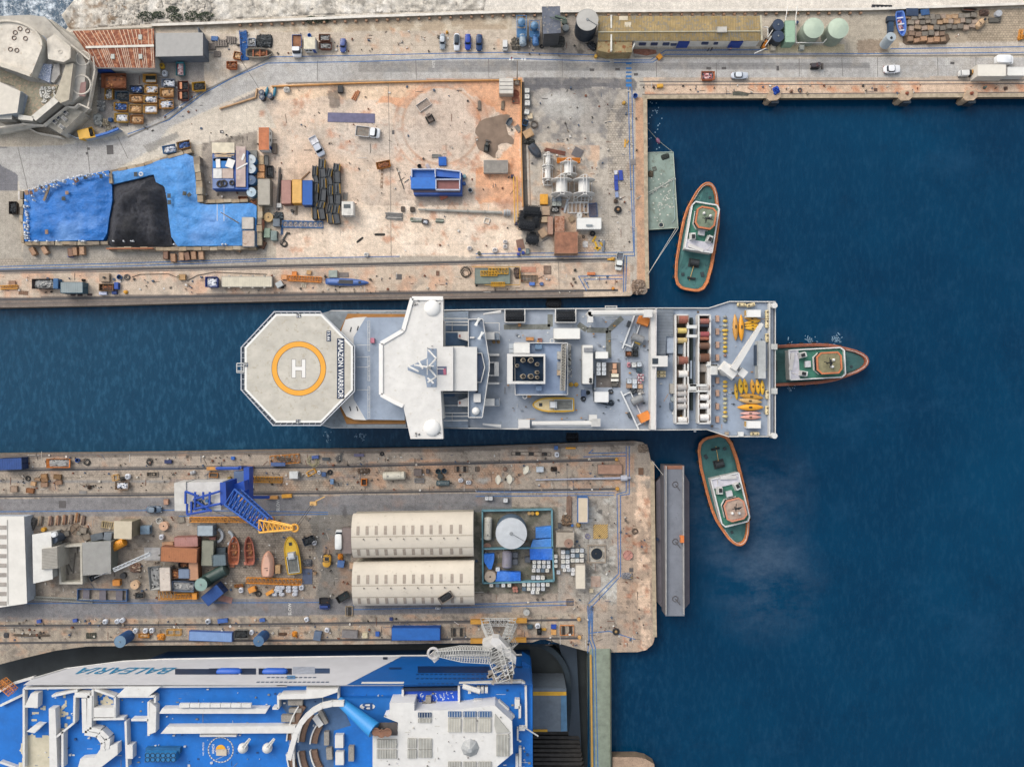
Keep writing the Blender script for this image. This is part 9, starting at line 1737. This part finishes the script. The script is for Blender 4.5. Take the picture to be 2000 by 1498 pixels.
pu('cross',1457,1018,92,92,0,'pinkish red round cover near the quay side',c='c08c80');pu('plate',1158,1262,92,100,0,'pale square plate with a rust patch',c='b8a090',rU=.3);pu('box',1118,1350,36,36,0,'small beige box below the rusty square plate',c='c8b89c',h=.6);pu('coil',1085,845,50,50,0,'pale violet hose loop near the striped plate',c='8c88a0');pu('coil',1525,795,60,50,0,'brown hose loop near the quay side',c='6c5c50');pu('heap',1455,1215,110,60,0,'grey and yellow scrap beside the blue walkway bend',cO=('8a8a90','c8a03c','5c6470'));pu('ladder',918,1455,60,66,90,'dark slotted drain cover in the lane',c='5c5450',n=5,h=.1)
pu('container',1290,222,230,90,0,'brick-paved ramp block with a blue end near the pier corner',c='7c6a60',rO='b08a74',h=.8,v=.3);pu('box',640,222,64,48,0,'white cylinder block right of the blades',c='c4ccd4');pu('heap',770,222,60,44,0,'black and brown frame near the white cylinder block',cO=('2c2420','6a4c30'));pu('bag',798,85,44,52,0,'white bag at the rusty rail junction');pu('box',925,25,90,16,0,'yellow beam at the ship side edge',c='e0a028',h=.4);pu('box',790,22,34,32,0,'blue and white valve at the ship side edge',c='3c64a0');pu('bollard',1355,132,32,26,0,'yellow rail buffer near the blue lines, upper',c='d0983c');pu('bollard',1362,405,36,26,0,'yellow rail buffer near the blue lines, lower',c='d0983c');pu('crate',1578,240,46,64,0,'brown iron pit cover near the pier corner',c='7a5c48',h=.15)
t=TH('crane_boom','long silver mast lying along the pier rail','mast',W(1040,305,0));b=MB();b.tu(W(600,318,.5),W(1480,300,.5),.14,8,0,.34);b.bd('tube',m('b4b8c8',.4,.2),t,ws=1);b=MB();b.tu(W(1390,302,.5),W(1450,300,.5),.75,10);b.bd('head',m('c4c6d0',.4,.2),t,ws=1)
pu('heap',1600,30,90,80,0,'broken rock at the upper pier corner',cO=('8c7a6a','6a5c50','a89684'),h=.6,n=40,name='rubble_heap',cat='rubble')
t=TH('floating_caisson','long grey floating dock gate moored at the pier end','dock gate',W(1840,900,-3));t.location.z=-3
reg('S')
b=MB();b.pr(PY((195,575),(270,500),(460,500),(505,575),(508,1700),(440,1780),(290,1790),(200,1680),h=-1),-4,-1,0,None,1);b.bd('base_tank',[m('4c4648',.8,.3),m('6a656c',.85,.3,.3,.2,0,'544e4e')],t,ws=1)
b=MB();b.pr(PY((270,425),(460,425),(460,1820),(285,1820),h=4),-1,4,0,None,1);b.bd('upper_tank',[m('5c5a60',.8),m('7c8089',.85,.2,.3,.25,0,'6a6c72')],t,ws=1);b=MB();b.bo(*W(365,440,4)[:2],4,ML(180,4),ML(34,4),.1);b.bd('rusty_end',m('9a6a54',.8,.3),t,ws=1)
for x0,x1 in((293,293),(452,458)):b=MB();b.wa(PY((x0,430),(x1,1810),h=5),4,4.9,.18);b.bd('railing',m('a8a6a4'),t,ws=1)
for y in(600,1130,1660):b=MB();q=W(375,y,4.1);b.to(q[0],q[1],4.1,.7,.1,10,4);b.tu(q,(q[0]+1.2,q[1]-1.5,4.3),.1);b.bd('deck_fitting',m('5a5658'),t,ws=1)
pu('box',440,1108,34,62,0,'orange winch on the edge of the floating dock gate',z=4,c='e08040',h=1);pu('drum',212,1110,24,36,0,'navy drum on the lower tank of the dock gate',z=-1,c='1c2c48')
rope([(155,375,.3),(290,545,3.5)],'white rope from the pier corner to the dock gate');
reg('T')
for i,(x,y)in enumerate(((970,150),(1083,147),(1130,138),(1252,235),(1345,235),(1405,232),(1928,148))):pu('bag',x,y,46,42,i*20,'%s white bag from the left on the lower pier edge'%ORD[i],'white bags on the lower pier edge',c='e4e8f0')
for x,y,lb in((360,145,'left'),(695,137,'right')):pu('box',x,y,40,30,10,lb+' small blue hydrant on the lower pier edge',c='3c58a4',h=.6)
pu('ladder',845,277,90,50,0,'dark green slatted pit cover on the lower pier edge',c='2a342a',n=6,h=.2);pu('vtank',1115,330,110,110,0,'left blue ribbed silo tank leaning over the dock edge','blue silo tanks',c='1e5288',top='6c88a0',h=4.5);pu('skip',1335,278,100,36,0,'orange tray on the lower pier edge',c='d89438',fI='o',h=.6);pu('heap',1485,295,80,60,0,'orange and grey compressor on the lower pier edge',cO=('e09434','8c7c6c'));pu('frame',1610,250,130,50,0,'yellow frame on the lower pier edge',c='c08c30',n=2)
pu('heap',290,275,350,26,-1,'long narrow trench with rusty edges',cO=('5c5044','7a6a58'),h=.2);pu('heap',55,275,50,50,0,'dark drain grate mound at the left',cO=('4c4c50',),h=.2);pu('container',1955,285,400,86,-2,'pale blue flat trailer body on the lower pier edge',c='4a68a4',rO='7c9ccc',h=1.4,v=.15)
reg('U')
for i,(x,y)in enumerate(((25,147),(942,130),(430,250),(1132,228))):pu('bag',x,y,44,42,i*25,('first','third','second','fourth')[i]+' white ring bag along the lower track from the left','white ring bags',c='e4e8f0')
pu('box',165,140,90,36,6,'blue pump on the lower track',c='3c64ac',h=.7);pu('box',533,133,46,30,6,'smaller blue pump on the lower track',c='3c64ac',h=.6);pu('skip',335,268,130,80,0,'grey framed open cage on the lower pier edge',c='7c7c7a',fI='d',h=1.4);pu('vtank',500,325,100,100,0,'right blue ribbed silo tank leaning over the dock edge','blue silo tanks',c='1e5288',top='4c7094',h=4.5);pu('heap',720,265,80,30,0,'brown low scrap right of the silo tank',cO=('5c4434',),h=.4);pu('heap',828,270,50,56,0,'orange pump with hoses',cO=('e0942c','b07c4c'));pu('box',1045,280,64,80,-10,'slate blue tilted box',c='5c6c84');pu('box',1345,265,140,70,-3,'grey long box on the lower pier edge',c='7c7878');pu('box',1487,275,46,46,0,'cream box with a black eye',c='d0c4a4',h=.6);pu('box',1603,262,36,40,0,'small blue box near the long blue container',c='2c5cac',h=.6);pu('container',1960,262,450,118,0,'long bright blue container with a white stripe',c='1550a0',rO='2468b8',h=2.4,v=.2);pu('ladder',1340,50,70,90,0,'brown framed dark hatch in the lane',c='2a2622',frame='a08c6c',n=1,h=.3);pu('box',1730,122,30,30,0,'navy post near the blue container',c='2c3c74',h=.5)
reg('V')
pu('ladder',445,245,130,90,0,'grey framed open pit right of the blue container',c='2a2824',frame='8c8478',n=2,h=.4);pu('ladder',1462,228,130,94,0,'orange framed open pit near the pier corner',c='2a2018',frame='d88c4c',n=2,h=.4);pu('box',1018,245,44,42,0,'pinkish square stone on the crane track',c='d0ac90',h=.3);pu('box',1118,195,50,36,5,'slate box left of the white machine',c='38505c',h=.8);pu('bag',1190,190,46,50,0,'white machine with dark stripes near the crane');pu('skip',1205,240,40,60,0,'black bin below the white machine',c='222426',fI='d');pu('box',1243,220,50,22,0,'ochre block near the black bin',c='c09034',h=.4);pu('box',1338,195,46,36,0,'deep blue box near the orange framed pit',c='1c48a8',h=.7);pu('box',1338,245,46,48,0,'orange box under the deep blue one',c='d8a05c',h=.5);pu('vtank',1085,60,60,80,0,'small pale domed tank beside the lane',c='8c8c8c',top='b4b4b0',h=1.5);pu('bag',262,25,50,26,0,'white rag bundle on the lane');pu('tyre',1918,240,64,60,0,'black tyre round a rusty bollard near the gate');pu('bollard',1918,240,34,34,0,'rusty bollard inside the tyre near the gate',c='a88858')
for x,y,lb in((1575,130,'upper'),(1580,298,'lower')):pu('bollard',x,y,36,44,0,lb+' ochre rail buffer near the dock gate',c='d0a060')
# = ferry in dry dock =
FY=-70.45;D0=16.0;fb='0470ca';FB=m(fb,.6,.25,.3,.25,0,'3078c8');FW=m('dedcd8',.6,.12,.5,.12,0,'bab2a4');FD=m('0c5ca8',.5,.1)
t=f=TH('passenger_ferry','huge blue and white passenger ferry filling the dry dock','ferry',(-75,-95,-9))
def zy(y):return 200-(-FY*FP)/(y-749)
def fq(nm,pts,mt):b=MB();b.add([((x-1000)*(200-z)/FP,FY+dy,z)for x,z,dy in pts],[tuple(range(len(pts)))]);return b.bd(nm,mt,f,ws=1)
def fp(nm,p_,z0,z1,mt,top=None):b=MB();b.pr(PY(*p_,h=z1),z0,z1,0,None,1);return b.bd(nm,[mt,top or mt],f,ws=1)
def fl(nm,ls,z1,wd,mt=None,z0=None):
 for l in ls:b=MB();b.wa(PY(*l,h=z1),z0 or D0,z1,wd);b.bd(nm,mt or FW,f,ws=1)
def fx(nm,x,y,l,w_,z0,hh,mt,rz=0):b=MB();q=W(x,y,z0+hh);b.bo(q[0],q[1],z0,ML(l,z0+hh),ML(w_,z0+hh),hh,rz);return b.bd(nm,mt,f,ws=1)
reg('X')
fp('hull',((1036,1290),(300,1294),(180,1340),(60,1430),(-80,1500),(-80,1800),(1036,1800)),-9,-.5,m('16406c',.6,.2))
LO=[(60,1327),(130,1306),(240,1292),(320,1288),(420,1286),(785,1281)]
P_=[(x,zy(y),0)for x,y in LO]+[(676,18,0),(45,18,0)];fq('white_side',P_,m('d5d6dc',.6,.12,.15,.1,0,'c2c4cc'))
fq('blue_side',[(785,-1,0),(1030,-1,0),(1040,18,0),(676,18,0)],FD)
b=MB();b.path([((x-1000)*(200-zy(y))/FP,FY+.1,zy(y))for x,y in LO+[(1025,1279)]],.22,5);b.bd('sheer_strake',FW,f,ws=1)
fp('stern',((1000,1340),(1040,1333),(1041,1600),(1000,1600)),-1,D0-.01,FD);fp('stern_corner',((1020,1290),(1036,1300),(1041,1345),(1020,1345)),-1,6,FD)
fp('bow_deck',((66,1324),(25,1336),(0,1350),(-80,1410),(-80,1560),(48,1560),(48,1342)),11.6,12.5,FW,FB)
fl('bow_bulwark',[((66,1323),(25,1335),(0,1349),(-80,1408)),((0,1378),(46,1356)),((0,1488),(48,1505))],13.5,.5,None,12.5)
fp('main_deck',((46,1340),(1040,1336),(1040,1600),(46,1600)),14,D0,FD,FB)
b=MB();vs,fs=TX('BALEARIA',ML(184,9),4.3);x0=-(1000-247)*191/FP;b.add([(x0-a+(y+2)*-.35,FY+.08,9.1+y)for a,y in vs],fs);b.bd('lettering',m('2a86b4',.6,.05),f,ws=1)
for x,y,x1,y1,c in((342,1306,408,1317,'2c3c58'),(408,1305,466,1317,'22304c'),(470,1305,500,1317,'2c3c58'),(505,1305,570,1317,'22304c'),(572,1302,615,1316,'b4bccc'),(615,1305,644,1315,'3c5478'),(560,1319,577,1326,'5c94c8'),(748,1283,757,1288,'1c2c44'),(760,1303,784,1307,'123a6c'),(816,1301,956,1314,'10305c'),(1008,1301,1020,1304,'10305c')):z0,z1=zy(y),zy(y1);fq('side_opening',[(x,z0,.05),(x1,z0,.05),(x1,z1,.05),(x,z1,.05)],m(c,.4,.3,1.2))
for x0,x1,y in((505,645,1331),(525,620,1322),(816,955,1316),(816,955,1324),(820,890,1334)):
 b=MB();z=zy(y);[b.bo((x-1000)*(200-z)/FP,FY+.06,z,.7,.05,.6)for x in range(x0,x1,9)];b.bd('porthole_row',m('5a6a80'if x0<700 else'0c3c74',.3,.1),f,ws=1)
for x in(445,535):b=MB();z=zy(1316);q=(x-1000)*(200-z)/FP;b.hc(q-3.2,q+3.2,FY+.2,z-.9,.95,14,0,1.2);b.bd('lifeboat',m('1f5cc0',.5,.1),f,1,ws=1)
reg('Y')
fl('deck_rail',[((165,303),(165,850)),((165,300),(880,290)),((1110,288),(2000,282))],D0+1.2,.5)
fl('parapet',[((520,345),(625,350),(622,585),(700,600),(752,650),(745,720)),((585,370),(590,610),(680,625),(720,680),(715,730))],D0+2,1.1)
fl('parapet',[((645,310),(645,515),(865,512)),((800,360),(800,505)),((820,356),(1080,356),(1080,400)),((915,520),(1035,520)),((1035,395),(1035,630)),((875,530),(885,850)),((1900,440),(1940,440),(1940,350)),((520,350),(515,540),(390,640)),((435,600),(435,850)),((660,310),(800,360)),((360,355),(540,315))],D0+1.8,.5)
for c_ in(((880,286),(1120,286),(1035,355),(810,355)),((1045,395),(1090,430),(1085,605),(1040,620)),((655,435),(800,435),(800,500),(655,500)),((1110,475),(1130,440),(1870,440),(1850,475)),((1120,615),(1160,568),(2060,562),(2060,612)),((340,440),(385,440),(400,860),(345,860)),((560,790),(660,780),(700,720),(820,685),(820,760),(690,860),(540,860)),((170,432),(215,335),(265,335),(262,435)),((185,600),(240,555),(295,558),(240,612)),((875,695),(925,695),(925,790),(875,790))):fp('deck_house',c_,D0,D0+1.9,FW)
for i in range(7):fx('deck_locker',1285+i*72,420,68,26,D0+1.9,.7,FW)
fx('fan_bank',1118,780,215,62,D0,2.4,m('2478b4',.6,.15));fx('fan_housing',1135,735,240,40,D0,1.2,m('1c6498'))
b=MB();[b.to(*W(1028+i*36,766+j*30,D0+2.4),.55,.12,10,4)for i in range(6)for j in range(2)];b.bd('fan_ring',m('104468'),f,ws=1)
fx('banner',1520,629,255,16,D0,1.0,FW);PX('WINCH',1488,722,1,1,90,ML(66,D0),ML(18,D0),bgc=fb,z=D0,par=f);PX('ONLY',1592,728,1,1,90,ML(58,D0),ML(16,D0),bgc=fb,z=D0,par=f);PX('NO 7827225',1418,720,1,1,90,ML(90,D0),ML(10,D0),bgc=fb,z=D0,par=f)
q=W(1540,727,D0);r=ML(86,D0)
for i in range(26):a=i*pi/13;b=MB();b.bo(q[0]+r*cos(a),q[1]+r*sin(a),D0+.01,1.0,.25,.03,degrees(a)+90);b.bd('winch_circle',FW,f,ws=1)
b=MB();b.cyl(q[0],W(1540,725,D0)[1],D0,ML(34,D0),.08,None,24);b.bd('yellow_disc',m('f0b030',.6,.1),f,ws=1);fx('pallet',1543,748,72,40,D0+.1,.4,m('cfc3b0'))
for x in(1695,1865):b=MB();q=W(x,715,D0+1);b.ba(q[0],q[1],D0+1,1.2,14,0,1,1,1);b.bd('dome',FW,f,1,ws=1);b=MB();b.tr(q,W(x+45,655,D0+4),.8,.8,.3,.3,5,.1);b.bd('dome_mast',FW,f,ws=1)
b=MB();mt_=m('cfc6ae',.8,.2)
for i in range(150):
 x,y=(ru_(172,340),ru_(640,850))if i<95 else((ru_(360,500),ru_(340,600))if i<125 else(ru_(660,790),ru_(330,430)))
 if i>=95 and i<125:a=i*.5;x=(270 if i%2 else 440)+(x-430)*.6
 b.bo(*W(x,y,D0)[:2],D0+.01+i*.0004,*((ru_(1,3),ru_(.6,2))if i<95 else(ru_(.4,1.3),ru_(.4,.8))),.01,rn.choice((0,0,45,90)))
b.bd('bare_paint',mt_,f,ws=1,kind='stuff')
reg('Z')
fl('deck_rail',[((0,297),(955,295)),((1370,295),(1840,275),(1872,300),(1877,625)),((1370,295),(1370,480)),((948,335),(948,400)),((225,322),(465,322),(465,400)),((120,660),(130,915))],D0+1.2,.5);fl('dark_rail',[((950,333),(1365,327))],D0+1,.7,m('1c2c44'))
fp('pool_deck',((955,345),(1365,338),(1365,480),(955,480)),D0-.1,D0+.02,m('0d52cc',.5,.1,.5));b=MB();[b.bo(*W(ru_(1050,1330),ru_(355,475),D0)[:2],D0+.03,ru_(.2,.7),.2,.02,ru_(0,180))for i in range(60)];b.bd('paint_flecks',m('c8d4e8'),f,ws=1)
fp('terrace',((0,410),(230,400),(340,390),(470,400),(560,600),(430,640),(430,915),(120,915),(150,600)),D0-.1,D0+.03,m('4c6c94',.8,.3,.5))
fp('deck_house',((5,405),(30,368),(225,362),(225,330),(460,328),(460,350),(340,392),(225,402)),D0,D0+2.4,FW)
b=MB();b.wa(PY((505,440),(420,440),(340,457),(275,492),(220,540),(180,590),(145,660),(118,750),(90,860),h=D0+4),D0+3,D0+4,1.2);b.bd('curved_wing',FW,f,ws=1)
for r_,w_ in((345,48),(270,40),(185,44)):
 for s in(-1,1):
  c=W(480,765,D0+1);pts=[(c[0]-ML(r_)*cos(R(a)),c[1]+s*ML(r_)*sin(R(a))*1.25)for a in range(6,42,5)]
  b=MB();b.wa(pts,D0+.1,D0+.8,ML(w_));b.bd('curved_bench',m('7a6050',.8,.3,2),f,ws=1);b=MB();b.wa([(x-ML(w_)*.55,y)for x,y in pts],D0,D0+1.2,.3);b.bd('bench_back',FW,f,ws=1)
for x,y,l,w_,r in((140,430,110,40,0),(140,490,95,30,0),(85,550,100,50,0),(350,540,30,110,28),(375,700,36,100,0),(395,815,42,85,4),(560,815,40,110,0),(1145,450,100,34,0),(1140,410,40,50,0)):fx('furniture_stack',x,y,l,w_,D0,1.1,m('9a948c',.8,.4,3),r)
for x,y,l,w_,r in((312,572,44,84,35),(470,722,62,96,0),(473,850,62,96,0),(1515,425,70,26,0),(1808,440,38,70,0),(1828,500,18,90,0),(1700,460,100,34,-42),(1745,520,90,34,-42),(1812,670,12,90,0),(1830,840,20,140,0),(1806,880,20,100,0),(1450,340,22,44,0),(1515,335,22,50,0),(1545,335,22,50,0),(1576,335,22,46,0),(1845,628,44,26,0)):fx('deck_locker',x,y,l,w_,D0,1.3,FW,r)
b=MB();b.tu(W(1400,305,D0+2),W(1530,345,D0+2.5),.6,8);b.bd('davit',FW,f,ws=1);b=MB();b.tu(W(1845,605,D0+2),W(1965,680,D0),.18,6);b.bd('stern_boom',FW,f,ws=1)
RF=D0+5
fp('superstructure',((722,672),(912,672),(912,578),(806,536),(850,520),(850,432),(1035,430),(1035,492),(1370,482),(1640,450),(1770,570),(1776,810),(1650,915),(1640,1100),(722,1100)),D0,RF,m('dfe0e4',.6,.1),FW)
def sk(x,y,l,w_,n_=5,c='a8a69e'):
 fx('skylight',x,y,l,w_,RF,.3,m(c,.5,.2));b=MB();[b.bo(*W(x-l/2+(i+.5)*l/n_,y,RF+.3)[:2],RF+.31,.1,ML(w_,RF),.1)for i in range(n_)];b.bd('glazing_bars',m('d8d6ce'),f,ws=1)
for x in(1338,1453,1565):sk(x,600,98,104,5,'c0bcb0');sk(x,518,98,40,5,'3c6494');sk(x,900,98,50)
for a in((790,738,74,64),(866,738,74,64),(790,817,74,64),(866,817,74,64),(1019,735,68,70),(1117,740,100,76),(1019,815,68,66),(1117,812,100,62),(1113,566,100,28),(1700,752,96,160)):sk(*a,4)
sk(1113,524,100,34,5,'1c3c64');fp('skylight',((1640,515),(1750,650),(1650,660),(1636,600)),RF,RF+.3,m('b4b2aa',.5,.2))
b=MB();b.cyl(*W(1455,768,RF),ML(70,RF),1.5,.5,8);b.bd('octagon_skylight',m('a9abac',.4,.3,1.5),f,ws=1);fp('exhaust_well',((715,600),(750,580),(908,578),(908,676),(740,676),(705,640)),RF,RF+.1,m('5c5654',.8,.4))
b=MB();n_=14;A=Vector(W(470,415,D0+2));B_=Vector(W(735,635,RF+1.2));b.tu(A,B_,1.0,n_,0,ML(62,RF));b.bd('funnel_cowl',m('2e8ed4',.5,.08),f,1,ws=1)
fp('funnel_deck',((465,400),(940,395),(1030,430),(850,432),(850,520),(806,536),(905,578),(740,590)),D0,D0+1.6,m('0d66b4',.6,.12))
for x,y in((740,645),(782,658),(828,650)):b=MB();b.tu(W(x,y,RF),W(x+8,y+4,RF+2.2),.9,14);b.to(*W(x+8,y+4,RF+2.2),.85,.1,14,4);b.bd('flue',m('8a6450',.7,.3,1,.3),f,1,ws=1)
b=MB();q=W(683,458,D0+1.6);b.pr([(q[0]+x,q[1]+y)for x,y in ellp(ML(115,D0),ML(48,D0),20)],D0+1.62,D0+1.66);b.bd('logo_oval',FW,f,ws=1);b=MB();text(b,'B',q,2.4,1.7,180,D0+1.7);b.bd('logo_letter',m('1c4c84'),f,ws=1)
# ---- dock gate and fittings ----
reg('V')
t=TH('dock_gate','olive-grey concrete dock gate running down from the pier corner','dock gate',W(1770,900,0));b=MB();b.pr(PY((1672,400),(1865,395),(1870,1700),(1690,1700)),-9,.1);b.bd('gate_body',m('8c9686',.9,.3,.6,.2,0,'767a6c'),t,ws=1);b=MB();b.wa(PY((1680,450),(1695,1560)),.1,.6,.4);b.bd('yellow_kerb',m('c89a48'),t,ws=1);b=MB();b.wa(PY((1862,395),(1868,1600)),.1,1,.2);b.bd('rail',m('50584e'),t,ws=1)
strip('walkway_lines',[((1655,0),(1665,300),(1700,400),(1720,1600)),((1685,0),(1695,300),(1725,390),(1750,1600))],.25,.12,BL)
t=TH('steel_ramp','grey steel ramp block with yellow bands behind the ferry stern','ramp',W(1300,960,-9));t.location.z=-9
for nm,p_,z,c in(('panel',((1145,765),(1455,765),(1465,1165),(1145,1165)),2,'68727c'),('yellow_band',((1146,797),(1455,797),(1455,832),(1146,832)),2.1,'d8a42c'),('yellow_band',((1146,1148),(1280,1148),(1280,1168),(1146,1168)),2.2,'d8a42c'),('blue_edge',((1405,832),(1457,832),(1463,1160),(1405,1165)),2.15,'4c7494')):b=MB();b.pr(PY(*p_,h=z),-8.5 if z==2 else 1.9,z);b.bd(nm,m(c,.7,.25,.8),t,ws=1)
t=TH('dock_steps','dark stepped concrete ledges at the end of the dry dock','steps',W(1400,1300,-9));t.location.z=-9
for i in range(9):b=MB();b.pr(PY((1150,1185+i*36),(1560+i*8,1185+i*36),(1590,1215+i*36),(1150,1210+i*36),h=-6),-9,-7.2+i*.3);b.bd('step',m('4c4844',.9,.5,.8),t,ws=1)
b=MB();n_=16;b.wa([W(1120+360*sin(a*pi/2/n_),760-400*cos(a*pi/2/n_),-4)[:2]for a in range(n_+1)],-9,-5,1.4);b.wa(PY((1480,760),(1480,980),(1460,1180),h=-4),-9,-5,1.4);solo('sill_wall','curved dark sill wall in the dry dock floor','wall',b,m('2c3a44',.8,.4,.5));b=MB();b.pr(PY((1400,440),(1570,450),(1620,1500),(1500,1500),(1480,760)),-9,-7);b.bd('dock_water',m('3c4a58',.3,.4,.1),kind='structure')
t=TH('lattice_crane','pale grey lattice dock crane with its jib laid over the ferry','crane',W(830,230,0))
def lt(nm,*seg):
 for a,c,w1,w2,n_ in seg:b=MB();b.tr(W(*a),W(*c),w1,w1,w2,w2,n_,.07);b.bd(nm,m('c9c8c4',.6,.2),t,ws=1)
lt('portal_leg',((700,150,1),(760,310,15),2,1.5,6),((960,150,1),(890,320,15),2,1.5,6),((700,150,2),(960,150,2),1.5,1.5,6),((960,330,1),(900,400,15),2,1.5,5));lt('jib',((740,455,19),(480,445,21),3,2.8,11),((480,445,21),(230,435,23),2.8,1,11));lt('counter_frame',((780,380,18),(880,690,20),4,3,7),((880,400,18),(930,640,20),3,2,6))
b=MB();b.pr(PY((765,295),(830,300),(990,480),(985,545),(750,350),h=19),16,19);b.bd('machine_house',m('d8d6d4',.6,.15),t,ws=1);b=MB();b.pr(PY((675,340),(760,310),(790,370),(740,430),(680,400),h=18),15,18);b.bd('cab',m('d0cecb',.6,.2),t,ws=1);b=MB();b.cyl(*W(840,400,12),2.6,4,None,16);b.bd('slewing_ring',m('a8a6a2'),t,ws=1);b=MB();b.to(*W(220,440,23),1.2,.3,12,6);b.bo(*W(225,480,22)[:2],21,2,1.4,1,-50);b.bd('jib_head',m('c8c4c4'),t,ws=1);b=MB();[b.bo(*W(ru_(740,960),ru_(560,700),19)[:2],19,ru_(.4,1.6),.6,.7,ru_(0,90))for i in range(26)];b.bd('winch_gear',m('a0968c',.7,.5,2),t,ws=1)
for x,y in((650,143),(1005,133),(650,322),(1000,312)):b=MB();b.bo(*W(x,y,.5)[:2],.1,4.6,1,1.2);b.bd('bogie',m('d0983c',.6,.3),t,ws=1)
reg('T');pu('truss',50,760,150,70,-42,'orange crane jib end cut by the lower left edge',c='e08c34',n=5,h=1.6,z=14)
# ---- small litter and fittings ----
def litter(nm,areas,z,cs_,par=None,a=.12,c=.6):
 b=MB();reg('X')
 for x0,y0,x1,y1,n_ in areas:
  for i in range(n_):
   q=W(ru_(x0,x1),ru_(y0,y1),z);s=ru_(a,c);k=rn.randrange(len(cs_))
   if i%4:b.bo(q[0],q[1],z,s,s*ru_(.3,1),ru_(.08,.5),ru_(0,180)if not par else 0,1,k)
   else:b.bo(q[0],q[1],z,s*4,.09,.06,rn.choice((0,90,ru_(0,180))),1,k)
 b.bd(nm,[m(c_,.8,.3,2)for c_ in cs_],par,ws=1,kind='stuff')
litter('ground_litter',((0,538,1220,572,170),(0,888,1200,912,150),(0,922,1200,958,230),(0,1208,960,1250,200),(960,1200,1270,1262,70),(60,1010,640,1170,230),(930,1000,1260,1190,160),(540,170,1010,495,110),(400,255,540,500,110),(1022,170,1245,500,130),(190,150,400,260,60),(400,62,1180,108,90),(1250,165,1990,184,60),(640,1010,690,1180,30)),.03,('3a3632','5c544c','8a7c6c','c8c0b4','7a4a34','dcd8d2','4a5a70'))
litter('deck_fittings',((985,612,1275,828,150),(1285,608,1500,846,110),(690,625,795,825,20)),AZ,('3c444c','d8d8d4','8a9098','6c5c4c','c89040'),sp)
litter('deck_fittings',((50,1345,300,1498,60),(300,1345,640,1498,70),(700,1345,1030,1400,40),(1000,1400,1035,1498,20)),D0+.02,('e8e6e2','c8ccd4','2c4c7c','8c8a86'),f)
litter('roof_fittings',((735,1390,1000,1498,60),),RF,('c8c4ba','8a8884','e8e6e0'),f,.1,.35)
